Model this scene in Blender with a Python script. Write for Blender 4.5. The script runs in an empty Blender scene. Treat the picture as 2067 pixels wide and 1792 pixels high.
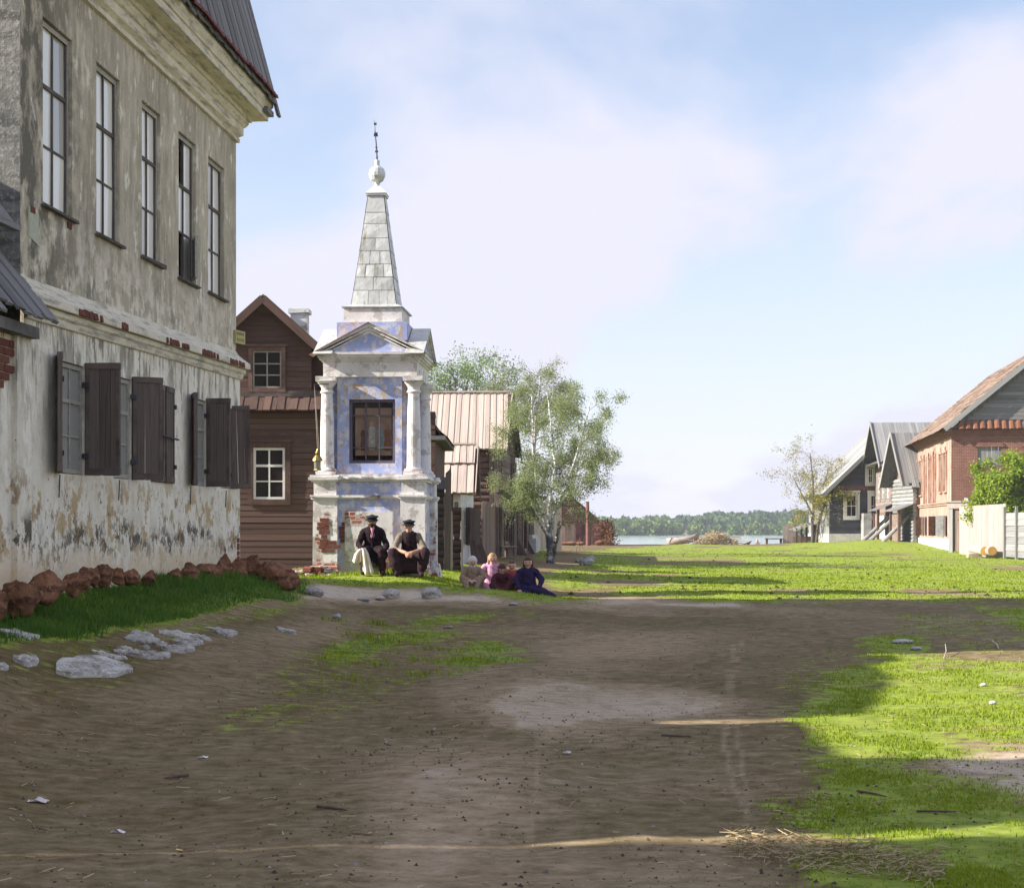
import bpy, bmesh, math, random
import numpy as np
from mathutils import Vector, Matrix, noise as mnoise
R = math.radians
random.seed(7); np.random.seed(7)
SC = bpy.context.scene
COL = SC.collection

# ------------------------------------------------------------ camera, sky, sun, exposure
FPX, UC, VH, ZC = 3000.0, 1033.5, 1064.0, 1.5      # focal length, principal column and horizon row in photo units (2067 wide)
cam_data = bpy.data.cameras.new('camera'); cam = bpy.data.objects.new('camera', cam_data); COL.objects.link(cam)
cam.location = (0, 0, ZC); cam.rotation_euler = (R(90), 0, 0)
cam_data.sensor_width = 36; cam_data.lens = 36 * FPX / 2067.0
cam_data.shift_y = (VH - 896.0) / 2067.0; cam_data.clip_start = 0.1; cam_data.clip_end = 6000
SC.camera = cam

SUN_AZ, SUN_EL = R(8), R(28)                        # the light travels towards +X, a little away from the camera
SUN_D = Vector((math.cos(SUN_AZ) * math.cos(SUN_EL), math.sin(SUN_AZ) * math.cos(SUN_EL), -math.sin(SUN_EL)))
sd = bpy.data.lights.new('sun', 'SUN'); sun = bpy.data.objects.new('sun', sd); COL.objects.link(sun)
sd.energy = 4.5; sd.angle = R(0.55); sd.color = (1.0, 0.93, 0.82)
sun.rotation_euler = SUN_D.to_track_quat('-Z', 'Y').to_euler()
sun.location = (-40, -5, 40)

world = bpy.data.worlds.new('World'); SC.world = world; world.use_nodes = True
wt = world.node_tree; wt.nodes.clear()
def wn(t, **k):
    n = wt.nodes.new(t)
    for a, b in k.items(): setattr(n, a, b)
    return n
w_out = wn('ShaderNodeOutputWorld'); w_bg = wn('ShaderNodeBackground'); w_bg.inputs['Strength'].default_value = 0.15
w_sky = wn('ShaderNodeTexSky', sky_type='NISHITA', sun_disc=False, sun_elevation=SUN_EL, sun_rotation=R(262), air_density=1.0, dust_density=0.1, ozone_density=1.8)
w_tc = wn('ShaderNodeTexCoord'); w_sep = wn('ShaderNodeSeparateXYZ'); wt.links.new(w_tc.outputs['Generated'], w_sep.inputs[0])
w_ad = wn('ShaderNodeMath', operation='ADD'); wt.links.new(w_sep.outputs['Z'], w_ad.inputs[0]); w_ad.inputs[1].default_value = 0.22
w_dx = wn('ShaderNodeMath', operation='DIVIDE'); wt.links.new(w_sep.outputs['X'], w_dx.inputs[0]); wt.links.new(w_ad.outputs[0], w_dx.inputs[1])
w_dy = wn('ShaderNodeMath', operation='DIVIDE'); wt.links.new(w_sep.outputs['Y'], w_dy.inputs[0]); wt.links.new(w_ad.outputs[0], w_dy.inputs[1])
w_cb = wn('ShaderNodeCombineXYZ'); wt.links.new(w_dx.outputs[0], w_cb.inputs[0]); wt.links.new(w_dy.outputs[0], w_cb.inputs[1])
w_mp = wn('ShaderNodeMapping'); w_mp.inputs['Location'].default_value = (3.1, 0.4, 0.0); w_mp.inputs['Scale'].default_value = (1.0, 0.55, 1.0)
wt.links.new(w_cb.outputs[0], w_mp.inputs[0])
w_no = wn('ShaderNodeTexNoise'); w_no.inputs['Scale'].default_value = 1.15; w_no.inputs['Detail'].default_value = 7; w_no.inputs['Roughness'].default_value = 0.5; w_no.inputs['Distortion'].default_value = 0.35
wt.links.new(w_mp.outputs[0], w_no.inputs['Vector'])
w_rp = wn('ShaderNodeValToRGB'); w_rp.color_ramp.elements[0].position = 0.43; w_rp.color_ramp.elements[1].position = 0.60
w_rp.color_ramp.elements[0].color = (0, 0, 0, 1); w_rp.color_ramp.elements[1].color = (1, 1, 1, 1); w_rp.color_ramp.interpolation = 'EASE'
wt.links.new(w_no.outputs[0], w_rp.inputs[0])
w_mu = wn('ShaderNodeMath', operation='MULTIPLY_ADD'); wt.links.new(w_rp.outputs[0], w_mu.inputs[0]); w_mu.inputs[1].default_value = 0.70; w_mu.inputs[2].default_value = 0.18
w_hz = wn('ShaderNodeMapRange', interpolation_type='SMOOTHSTEP'); wt.links.new(w_sep.outputs['Z'], w_hz.inputs[0]); w_hz.inputs[1].default_value = 0.0; w_hz.inputs[2].default_value = 0.40; w_hz.inputs[3].default_value = 0.62; w_hz.inputs[4].default_value = 0.0
w_mx = wn('ShaderNodeMath', operation='ADD', use_clamp=True); wt.links.new(w_mu.outputs[0], w_mx.inputs[0]); wt.links.new(w_hz.outputs[0], w_mx.inputs[1])
w_mix = wn('ShaderNodeMix', data_type='RGBA'); wt.links.new(w_mx.outputs[0], w_mix.inputs[0]); w_dim = wn('ShaderNodeVectorMath', operation='SCALE'); w_dim.inputs[3].default_value = 0.60; wt.links.new(w_sky.outputs[0], w_dim.inputs[0]); wt.links.new(w_dim.outputs[0], w_mix.inputs[6])
w_mix.inputs[7].default_value = (2.42, 2.42, 2.82, 1)                # thin white cloud, in the sky's own units
wt.links.new(w_mix.outputs[2], w_bg.inputs['Color']); wt.links.new(w_bg.outputs[0], w_out.inputs['Surface'])

SC.view_settings.view_transform = 'Standard'; SC.view_settings.look = 'None'
SC.view_settings.exposure = 1.27; SC.view_settings.gamma = 1.0; SC.view_settings.use_curve_mapping = False
SC.cycles.max_bounces = 6; SC.cycles.diffuse_bounces = 3; SC.cycles.glossy_bounces = 3; SC.cycles.transmission_bounces = 3; SC.cycles.transparent_max_bounces = 6
SC.cycles.use_denoising = True; SC.cycles.denoiser = 'OPENIMAGEDENOISE'; SC.cycles.denoising_input_passes = 'RGB_ALBEDO_NORMAL'; SC.cycles.denoising_prefilter = 'ACCURATE'
SC.cycles.caustics_reflective = False; SC.cycles.caustics_refractive = False

# ------------------------------------------------------------ helpers
def P(u, v, Y): return Vector(((u - UC) * Y / FPX, Y, ZC - (v - VH) * Y / FPX))
def XU(u, Y): return (u - UC) * Y / FPX
def ZV(v, Y): return ZC - (v - VH) * Y / FPX
WM = {}
def frame(ox, oy, oz, ang):
    """x to the right as seen from outside, y into the wall, z up; ang turns the frame about z"""
    return Matrix.Translation((ox, oy, oz)) @ Matrix.Rotation(ang, 4, 'Z')
def put(o, M, parent=None):
    COL.objects.link(o)
    WM[o] = M.copy()
    if parent is not None:
        o.parent = parent; o.matrix_local = WM[parent].inverted() @ M
    else: o.matrix_local = M
    return o
def tag(o, label=None, cat=None, group=None, kind=None):
    if label: o['label'] = label
    if cat: o['category'] = cat
    if group: o['group'] = group
    if kind: o['kind'] = kind
    return o
def thing(name, label, cat, loc, group=None):
    o = bpy.data.objects.new(name, None); o.empty_display_size = 0.2
    put(o, Matrix.Translation(loc)); return tag(o, label, cat, group)
class MB:
    """collects shapes in a local frame; build() makes one mesh object"""
    def __init__(s, M=None): s.v = []; s.f = []; s.mi = []; s.M = M or Matrix(); s.m = 0
    def add(s, vs, fs):
        b = len(s.v); s.v.extend([tuple(p) for p in vs]); s.f.extend([tuple(i + b for i in f) for f in fs]); s.mi.extend([s.m] * len(fs)); return s
    def box(s, x0, x1, y0, y1, z0, z1, j=0.0):
        q = [(x, y, z) for z in (z0, z1) for y in (y0, y1) for x in (x0, x1)]
        if j: q = [tuple(c + random.uniform(-j, j) for c in p) for p in q]
        return s.add(q, [(0, 2, 3, 1), (4, 5, 7, 6), (0, 1, 5, 4), (2, 6, 7, 3), (0, 4, 6, 2), (1, 3, 7, 5)])
    def beam(s, a, b, w, t, up=(0, 0, 1)):
        a = Vector(a); b = Vector(b); d = (b - a).normalized(); side = d.cross(Vector(up))
        if side.length < 1e-4: side = d.cross(Vector((1, 0, 0)))
        side.normalize(); n = side.cross(d)
        q = [p + side * (i * w / 2) + n * (k * t / 2) for p in (a, b) for k in (-1, 1) for i in (-1, 1)]
        return s.add(q, [(0, 2, 3, 1), (4, 5, 7, 6), (0, 1, 5, 4), (2, 6, 7, 3), (0, 4, 6, 2), (1, 3, 7, 5)])
    def tube(s, pts, rad, seg=8, cap=True):
        pts = [Vector(p) for p in pts]; n = len(pts)
        if not hasattr(rad, '__len__'): rad = [rad] * n
        vs = []; up = None
        for i in range(n):
            d = (pts[min(i + 1, n - 1)] - pts[max(i - 1, 0)])
            d = d.normalized() if d.length > 1e-9 else Vector((0, 0, 1))
            if up is None:
                up = Vector((0, 0, 1)) if abs(d.z) < 0.9 else Vector((1, 0, 0))
            sx = d.cross(up)
            if sx.length < 1e-6: sx = d.cross(Vector((0, 1, 0)))
            sx.normalize(); up = sx.cross(d)
            for k in range(seg):
                a = 2 * math.pi * k / seg
                vs.append(pts[i] + (sx * math.cos(a) + up * math.sin(a)) * rad[i])
        fs = []
        for i in range(n - 1):
            for k in range(seg):
                k2 = (k + 1) % seg
                fs.append((i * seg + k, i * seg + k2, (i + 1) * seg + k2, (i + 1) * seg + k))
        if cap:
            fs.append(tuple(range(seg))[::-1]); fs.append(tuple((n - 1) * seg + k for k in range(seg)))
        return s.add(vs, fs)
    def lathe(s, prof, seg=20, c=(0, 0, 0)):
        vs = []; fs = []; n = len(prof)
        for (r, z) in prof:
            for k in range(seg):
                a = 2 * math.pi * k / seg; vs.append((c[0] + r * math.cos(a), c[1] + r * math.sin(a), c[2] + z))
        for i in range(n - 1):
            for k in range(seg):
                k2 = (k + 1) % seg; fs.append((i * seg + k, i * seg + k2, (i + 1) * seg + k2, (i + 1) * seg + k))
        fs.append(tuple(range(seg))[::-1]); fs.append(tuple((n - 1) * seg + k for k in range(seg)))
        return s.add(vs, fs)
    def frustum(s, h0, z0, h1, z1, c=(0, 0)):
        q = [(c[0] + sx * h, c[1] + sy * h, z) for (h, z) in ((h0, z0), (h1, z1)) for (sx, sy) in ((-1, -1), (1, -1), (1, 1), (-1, 1))]
        return s.add(q, [(3, 2, 1, 0), (4, 5, 6, 7), (0, 1, 5, 4), (1, 2, 6, 5), (2, 3, 7, 6), (3, 0, 4, 7)])
    def prism(s, poly, y0, y1):
        """poly in (x,z), counter-clockwise seen from -y"""
        n = len(poly); q = [(x, y0, z) for x, z in poly] + [(x, y1, z) for x, z in poly]
        fs = [tuple(range(n)), tuple(range(2 * n - 1, n - 1, -1))] + [(i, i + n, (i + 1) % n + n, (i + 1) % n) for i in range(n)]
        return s.add(q, fs)
    def holed(s, x0, x1, z0, z1, holes, y=0.0, depth=0.25, back=True, div=0):
        """wall face in the plane y with rectangular openings and their reveals"""
        xs = sorted(set([x0, x1] + [h[0] for h in holes] + [h[1] for h in holes])); zs = sorted(set([z0, z1] + [h[2] for h in holes] + [h[3] for h in holes]))
        for i in range(len(xs) - 1):
            for k in range(len(zs) - 1):
                cx = (xs[i] + xs[i + 1]) / 2; cz = (zs[k] + zs[k + 1]) / 2
                if any(h[0] < cx < h[1] and h[2] < cz < h[3] for h in holes): continue
                s.add([(xs[i], y, zs[k]), (xs[i + 1], y, zs[k]), (xs[i + 1], y, zs[k + 1]), (xs[i], y, zs[k + 1])], [(0, 1, 2, 3)])
        for (a, b, c, d) in holes:
            e = y + depth
            s.add([(a, y, c), (b, y, c), (b, y, d), (a, y, d), (a, e, c), (b, e, c), (b, e, d), (a, e, d)], [(0, 4, 5, 1), (1, 5, 6, 2), (2, 6, 7, 3), (3, 7, 4, 0)])
        return s
    def build(s, name, mats, parent=None, smooth=False, M=None):
        me = bpy.data.meshes.new(name)
        me.from_pydata(s.v, [], s.f); me.update()
        if not isinstance(mats, (list, tuple)): mats = [mats]
        for m in mats: me.materials.append(m)
        if len(mats) > 1: me.polygons.foreach_set('material_index', s.mi)
        if smooth: me.polygons.foreach_set('use_smooth', [True] * len(me.polygons))
        o = bpy.data.objects.new(name, me)
        return put(o, M if M is not None else s.M, parent)
_UB = {}
def unit_box(mat, k=0):
    """shared unit box, slightly uneven, five variants"""
    key = (mat.name, k)
    if key not in _UB:
        rr = random.Random(k * 13 + 1); me = bpy.data.meshes.new('plank'); j = 0.035 if k else 0.0
        q = [(x + rr.uniform(-.004, .004) * (k > 0), y * (1 + rr.uniform(-j, j) * 1.5), z * (1 + rr.uniform(-j, j) * 2)) for z in (-.5, .5) for y in (-.5, .5) for x in (-.5, .5)]
        me.from_pydata(q, [], [(0, 2, 3, 1), (4, 5, 7, 6), (0, 1, 5, 4), (2, 6, 7, 3), (0, 4, 6, 2), (1, 3, 7, 5)]); me.update()
        me.materials.append(mat); _UB[key] = me
    return _UB[key]
def plank(name, parent, a, b, w, t, normal, mat, M=None, k=None):
    """a board from a to b (frame coordinates), w wide, t thick along the normal; shares a unit mesh whose x is the grain"""
    a = Vector(a); b = Vector(b); d = b - a; L = d.length; d = d / L; n = Vector(normal); n = (n - d * n.dot(d)).normalized(); wv = n.cross(d)
    c = (a + b) / 2
    T = Matrix(((d.x * L, wv.x * w, n.x * t, c.x), (d.y * L, wv.y * w, n.y * t, c.y), (d.z * L, wv.z * w, n.z * t, c.z), (0, 0, 0, 1)))
    if M is not None: T = M @ T
    o = bpy.data.objects.new(name, unit_box(mat, random.randint(1, 5) if k is None else k))
    return put(o, T, parent)
def siding(parent, M, x0, x1, z0, z1, pitch, mat, holes=(), y=0.0, t=0.03, name='plank', top=None, jit=0.006, lap=0.012):
    """horizontal boards one by one, cut at openings; top(x-range) clips to a gable by zmax(x)"""
    z = z0
    while z < z1 - 0.02:
        h = min(pitch * random.uniform(.92, 1.08), z1 - z); zc = z + h / 2
        a, b = x0, x1
        if top is not None:
            a, b = top(z + h * 0.9)
            if b - a < 0.1: break
        iv = [(a, b)]
        for (ha, hb, hc, hd) in holes:
            if hc < zc < hd:
                nv = []
                for (p, q) in iv:
                    if hb <= p or ha >= q: nv.append((p, q)); continue
                    if ha - p > .02: nv.append((p, ha))
                    if q - hb > .02: nv.append((hb, q))
                iv = nv
        for (p, q) in iv:
            j = random.uniform(-jit, jit)
            tl = 0.02
            plank(name, parent, (p, y - t / 2 + j, zc), (q, y - t / 2 + j, zc), h - lap * .5, t, (0, -1, random.uniform(.02, .10)), mat, M)
        z += h
def vboards(parent, M, x0, x1, z0, z1, w, mat, y=0.0, t=0.03, name='board', jz=0.0, gap=0.008, lean=0.01, ztop=None, jy=0.006):
    x = x0
    while x < x1 - 0.03:
        ww = min(w * random.uniform(.8, 1.2), x1 - x)
        zt = (ztop(x + ww / 2) if ztop else z1) + random.uniform(-jz, jz * .4)
        xc = x + ww / 2; l = random.uniform(-lean, lean); yy = y - t / 2 + random.uniform(-jy, jy)
        plank(name, parent, (xc, yy, z0), (xc + l, yy, zt), ww - gap, t, (0, -1, 0), mat, M)
        x += ww
def roof_boards(parent, M, x0, x1, p_low, p_high, w, mat, t=0.03, name='roof_board', jl=0.06, n=None, gap=0.006):
    """boards down a roof slope: p_low, p_high are (y,z) of eave and ridge"""
    d = Vector((0, p_high[0] - p_low[0], p_high[1] - p_low[1])); L = d.length; d.normalize(); nn = Vector((0, -d.z, d.y))
    if nn.z < 0: nn = -nn
    x = x0; i = 0
    while x < x1 - 0.03:
        ww = min(w * random.uniform(.75, 1.25), x1 - x); off = nn * (t / 2 + (t * .55 if i % 2 else 0) + random.uniform(0, .006))
        a = Vector((x + ww / 2 + random.uniform(-.018, .018), p_low[0], p_low[1])) - d * random.uniform(0, jl) + off; b = Vector((x + ww / 2, p_high[0], p_high[1])) + off
        plank(name, parent, a, b, ww * (1.12 if i % 2 else 1.0) - gap, t, nn, mat, M); x += ww; i += 1
def window(parent, M, x0, x1, z0, z1, fm, gm, y=0.08, cols=2, rows=3, fw=0.05, mw=0.022, dp=0.05, transom=None, name='window', heavy=0.03, rowz=None, open_panes=(), outer=None):
    """frame and bars as one mesh, each pane a child of it"""
    b = MB(M)
    b.box(x0, x0 + fw, y, y + dp, z0, z1); b.box(x1 - fw, x1, y, y + dp, z0, z1)
    b.box(x0 + fw, x1 - fw, y, y + dp, z0, z0 + fw); b.box(x0 + fw, x1 - fw, y, y + dp, z1 - fw, z1)
    xi0, xi1, zi0, zi1 = x0 + fw, x1 - fw, z0 + fw, z1 - fw
    xs = [xi0 + (xi1 - xi0) * i / cols for i in range(cols + 1)]
    zs = rowz and [z0 + (z1 - z0) * q for q in rowz] or [zi0 + (zi1 - zi0) * i / rows for i in range(rows + 1)]
    zs[0] = zi0; zs[-1] = zi1
    for i in range(1, len(xs) - 1):
        w = heavy if cols == 2 else mw
        b.box(xs[i] - w / 2, xs[i] + w / 2, y + .006, y + dp - .006, zi0, zi1)
    for k in range(1, len(zs) - 1):
        w = heavy * 1.5 if transom == k else mw
        b.box(xi0, xi1, y + (.001 if transom == k else .009), y + dp - .009, zs[k] - w / 2, zs[k] + w / 2)
    o = b.build(name, fm, parent)
    if outer is not None:
        q = MB(M); e = .03; q.box(x0, x0 + e, y - .012, y - .001, z0, z1); q.box(x1 - e, x1, y - .012, y - .001, z0, z1); q.box(x0 + e, x1 - e, y - .012, y - .001, z1 - e * 2, z1); q.build('outer_frame', outer, o)
    for i in range(cols):
        for k in range(len(zs) - 1):
            if (i, k) in open_panes: continue
            cx, cz = (xs[i] + xs[i + 1]) / 2, (zs[k] + zs[k + 1]) / 2; hw, hh = (xs[i + 1] - xs[i]) / 2 - .004, (zs[k + 1] - zs[k]) / 2 - .004
            ty, tz = random.uniform(-.012, .012), random.uniform(-.010, .010)
            g = MB(M @ Matrix.Translation((cx, y + dp * .55, cz)) @ Matrix.Rotation(tz, 4, 'Z') @ Matrix.Rotation(ty, 4, 'X'))
            g.box(-hw, hw, -.0015, .0015, -hh, hh); g.build('pane', gm if not isinstance(gm, list) else random.choice(gm), o)
    return o
# ------------------------------------------------------------ materials
class NT:
    def __init__(s, name):
        s.mat = bpy.data.materials.new(name); s.mat.use_nodes = True; s.t = s.mat.node_tree; s.t.nodes.clear()
        s.out = s.n('ShaderNodeOutputMaterial'); s.b = s.n('ShaderNodeBsdfPrincipled'); s.l(s.b.outputs[0], s.out.inputs[0])
        s.b.inputs['Roughness'].default_value = .85; s.b.inputs['Specular IOR Level'].default_value = .25
    def n(s, t, **k):
        q = s.t.nodes.new(t)
        for a, b in k.items(): setattr(q, a, b)
        return q
    def l(s, a, b): s.t.links.new(a, b)
    def set(s, sock, val):
        if hasattr(val, 'is_linked') or isinstance(val, bpy.types.NodeSocket): s.l(val, sock)
        else: sock.default_value = val
    def obj(s): return s.n('ShaderNodeTexCoord').outputs['Object']
    def pos(s): return s.n('ShaderNodeNewGeometry').outputs['Position']
    def rnd(s): return s.n('ShaderNodeObjectInfo').outputs['Random']
    def vec(s, v, scale=(1, 1, 1), loc=(0, 0, 0), rot=(0, 0, 0)):
        m = s.n('ShaderNodeMapping'); s.set(m.inputs[0], v); s.set(m.inputs['Location'], loc); m.inputs['Scale'].default_value = scale; m.inputs['Rotation'].default_value = rot; return m.outputs[0]
    def noise(s, v, scale=5, detail=5, rough=.55, dist=0.0):
        q = s.n('ShaderNodeTexNoise'); s.l(v, q.inputs['Vector']); q.inputs['Scale'].default_value = scale; q.inputs['Detail'].default_value = detail; q.inputs['Roughness'].default_value = rough; q.inputs['Distortion'].default_value = dist; return q.outputs[0]
    def vor(s, v, scale=5, feature='F1', out=0):
        q = s.n('ShaderNodeTexVoronoi', feature=feature); s.l(v, q.inputs['Vector']); q.inputs['Scale'].default_value = scale; return q.outputs[out]
    def ramp(s, f, stops, ease=False):
        q = s.n('ShaderNodeValToRGB'); s.set(q.inputs[0], f); e = q.color_ramp.elements
        while len(e) < len(stops): e.new(.5)
        for i, (p, c) in enumerate(stops):
            e[i].position = p; c = (c, c, c) if not hasattr(c, '__len__') else c; e[i].color = tuple(c)[:3] + (1,)
        if ease: q.color_ramp.interpolation = 'EASE'
        return q.outputs[0]
    def th(s, f, a, b): return s.ramp(f, [(a, 0.0), (b, 1.0)] if a < b else [(b, 1.0), (a, 0.0)])
    def mix(s, f, a, b, blend='MIX'):
        q = s.n('ShaderNodeMix', data_type='RGBA', blend_type=blend); s.set(q.inputs[0], f)
        for i, c in ((6, a), (7, b)):
            if isinstance(c, (tuple, list)): c = tuple(c)[:3] + (1,)
            s.set(q.inputs[i], c)
        return q.outputs[2]
    def m(s, op, a, b=0.0, c=None):
        q = s.n('ShaderNodeMath', operation=op); s.set(q.inputs[0], a); s.set(q.inputs[1], b)
        if c is not None: s.set(q.inputs[2], c)
        return q.outputs[0]
    def xyz(s, v):
        q = s.n('ShaderNodeSeparateXYZ'); s.l(v, q.inputs[0]); return q.outputs
    def hsv(s, c, h=.5, sat=1., val=1.):
        q = s.n('ShaderNodeHueSaturation'); s.set(q.inputs['Hue'], h); s.set(q.inputs['Saturation'], sat); s.set(q.inputs['Value'], val); s.set(q.inputs['Color'], c if not isinstance(c, tuple) else c + (1,)); return q.outputs[0]
    def bump(s, h, strength=.4, dist=.01):
        q = s.n('ShaderNodeBump'); q.inputs['Strength'].default_value = strength; q.inputs['Distance'].default_value = dist; s.l(h, q.inputs['Height']); s.l(q.outputs[0], s.b.inputs['Normal'])
    def col(s, c): s.set(s.b.inputs['Base Color'], c if not isinstance(c, tuple) else c + (1,)); return s
    def rough(s, r): s.set(s.b.inputs['Roughness'], r); return s

def wood(name, dark, light, rough=.85, vert=1.0, var=.25, knots=True, grain=1.0):
    t = NT(name); o = t.obj(); r = t.rnd()
    off = t.n('ShaderNodeCombineXYZ'); t.set(off.inputs[0], t.m('MULTIPLY', r, 37.0)); t.set(off.inputs[1], t.m('MULTIPLY', r, 11.0))
    v = t.vec(o, (1.3, 3.5, 1.5), off.outputs[0]); g = t.noise(t.vec(v, (.8, 6 * grain, 1)), 3, 6, .6, .3)
    w = t.noise(v, 1.7, 4, .6)
    c = t.mix(t.th(g, .25, .75), dark, light)
    c = t.mix(t.m('MULTIPLY', t.th(w, .5, .72), .55), c, tuple(x * .45 for x in dark))
    c = t.hsv(c, .5, 1.0, t.m('MULTIPLY_ADD', r, var * 2, 1 - var))
    if knots:
        kn = t.vor(t.vec(o, (2.6, 1.2, .5), off.outputs[0]), 2.2); c = t.mix(t.m('MULTIPLY', t.ramp(kn, [(.03, 1.0), (.07, 0.0)]), .6), c, tuple(x * .35 for x in dark))
    t.col(c).rough(rough); t.bump(g, .35, .006); return t.mat
def plain(name, c, rough=.8, metal=0.0, spec=.25, nscale=0, namt=.25, bump=0.0):
    t = NT(name); t.b.inputs['Metallic'].default_value = metal; t.b.inputs['Specular IOR Level'].default_value = spec
    if nscale:
        n = t.noise(t.obj(), nscale, 6, .6); cc = t.mix(t.th(n, .3, .7), tuple(x * (1 - namt) for x in c), tuple(min(1, x * (1 + namt)) for x in c))
        cc = t.hsv(cc, .5, 1., t.m('MULTIPLY_ADD', t.rnd(), .3, .85)); t.col(cc)
        if bump: t.bump(n, bump, .02)
    else: t.col(c)
    t.rough(rough); return t.mat

M_ = {}
# --- aged plaster of the big house: object space x along the wall, z up in metres
def house_plaster(name, lower):
    t = NT(name); o = t.obj(); x, y, z = t.xyz(o)
    big = t.noise(o, .8, 5, .6); mid = t.noise(o, 3.2, 6, .65); fine = t.noise(o, 26, 5, .7)
    streak = t.noise(t.vec(o, (3.4, 3.4, .8)), 1.3, 7, .68); streak2 = t.noise(t.vec(o, (9, 9, 1.5), (4, 2, 1)), 1, 6, .66)
    blot = t.noise(t.vec(o, (4.5, 4.5, 2.1), (3, 1, 7)), 1, 5, .6)
    mott = t.noise(t.vec(o, (1, 1, .75), (2, 6, 1)), 4.6, 9, .76); zt = t.m('MULTIPLY', z, .1)
    if not lower:
        c = t.mix(t.th(big, .36, .64), (.43, .375, .28), (.62, .55, .425))
        c = t.mix(t.m('MULTIPLY', t.th(mott, .42, .62), .5), c, (.37, .33, .255))
        c = t.mix(t.m('MULTIPLY', t.th(streak, .47, .62), .55), c, (.27, .245, .195))
        c = t.mix(t.m('MULTIPLY', t.th(streak2, .52, .60), .5), c, (.74, .68, .55))
        c = t.mix(t.m('MULTIPLY', t.th(blot, .585, .615), .8), c, (.82, .77, .66))                                       # flaked pale patches
        low = t.ramp(zt, [(.42, 1.0), (.54, 0.0)])                                                                        # below the upper sills the coat is patchier
        c = t.mix(t.m('MULTIPLY', low, t.th(mid, .47, .56)), c, (.76, .70, .585))
        c = t.mix(t.m('MULTIPLY', low, t.th(t.noise(t.vec(o, (3.0, 3.0, 1.3), (9, 5, 2)), 1, 7, .68), .55, .61)), c, (.23, .21, .165))
        near = t.ramp(t.m('MULTIPLY', x, .1), [(.05, 1.0), (.26, 0.0)])                                                    # damp, blackened end by the outbuilding
        c = t.mix(t.m('MULTIPLY', near, t.th(t.noise(t.vec(o, (1, 1, .6)), 2.6, 7, .68), .44, .54)), c, (.165, .148, .115))
    else:
        c = t.mix(t.th(big, .36, .64), (.80, .735, .60), (.90, .86, .75))
        c = t.mix(t.m('MULTIPLY', t.th(mott, .48, .64), .5), c, (.52, .46, .35))
        top = t.ramp(zt, [(.24, 0.15), (.37, 1.0)])
        c = t.mix(t.m('MULTIPLY', top, t.th(streak, .50, .60)), c, (.36, .33, .27)); c = t.mix(t.m('MULTIPLY', top, t.th(streak2, .55, .60)), c, (.27, .25, .20))
        base = t.ramp(zt, [(.185, 1.0), (.235, 0.0)])
        st = t.noise(t.vec(o, (2.6, 2.6, 1.9), (1, 8, 3)), 1, 8, .72)
        c = t.mix(t.m('MULTIPLY', base, t.th(st, .535, .56)), c, (.52, .385, .22))                                           # ochre where the coat has gone
        c = t.mix(t.m('MULTIPLY', base, t.th(t.noise(t.vec(o, (4.2, 4.2, 2.4), (5, 0, 9)), 1, 8, .74), .57, .60)), c, (.36, .27, .18))
        wob = t.m('ADD', z, t.m('MULTIPLY_ADD', t.noise(o, .9, 4, .6), 1.5, -.55))
        band = t.ramp(t.m('MULTIPLY', wob, .1), [(.122, 0.0), (.138, 1.0), (.158, .9), (.178, 0.0)])
        c = t.mix(t.m('MULTIPLY', band, t.th(t.noise(t.vec(o, (4.2, 4.2, 3.4), (2, 2, 2)), 1, 8, .78), .505, .53)), c, (.10, .08, .06))     # old dark crust
        c = t.mix(t.m('MULTIPLY', t.ramp(zt, [(.10, 1.0), (.135, 0.0)]), t.th(mid, .40, .52)), c, (.74, .60, .42))
    c = t.mix(t.m('MULTIPLY', t.th(t.vor(t.vec(o, (1, 1, .6)), 5.2), .06, .045), 1.0), c, (.20, .075, .05))      # chips down to the brick
    c = t.mix(t.th(fine, .62, .75), c, (.72, .69, .62)); c = t.hsv(c, .5, 1.0, t.m('MULTIPLY_ADD', fine, .35, .82))
    t.col(c).rough(.92); t.bump(t.m('ADD', t.m('MULTIPLY', mid, .6), t.m('MULTIPLY', fine, .35)), .55, .03); return t.mat
M_['plaster_up'] = house_plaster('plaster_upper', False); M_['plaster_low'] = house_plaster('plaster_lower', True)
def trim_plaster(name, a, b, dirt=(.20, .19, .17)):
    t = NT(name); o = t.obj(); n = t.noise(o, 4, 6, .65); s = t.noise(t.vec(o, (1.6, 9, 9)), 1.6, 6, .62); f = t.noise(o, 30, 4, .6)
    c = t.mix(t.th(n, .3, .7), a, b); c = t.mix(t.m('MULTIPLY', t.th(s, .5, .64), .6), c, dirt); c = t.hsv(c, .5, 1, t.m('MULTIPLY_ADD', f, .4, .8))
    t.col(c).rough(.9); t.bump(f, .5, .012); return t.mat

M_['trim'] = trim_plaster('plaster_trim', (.62, .565, .45), (.80, .745, .61))
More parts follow.
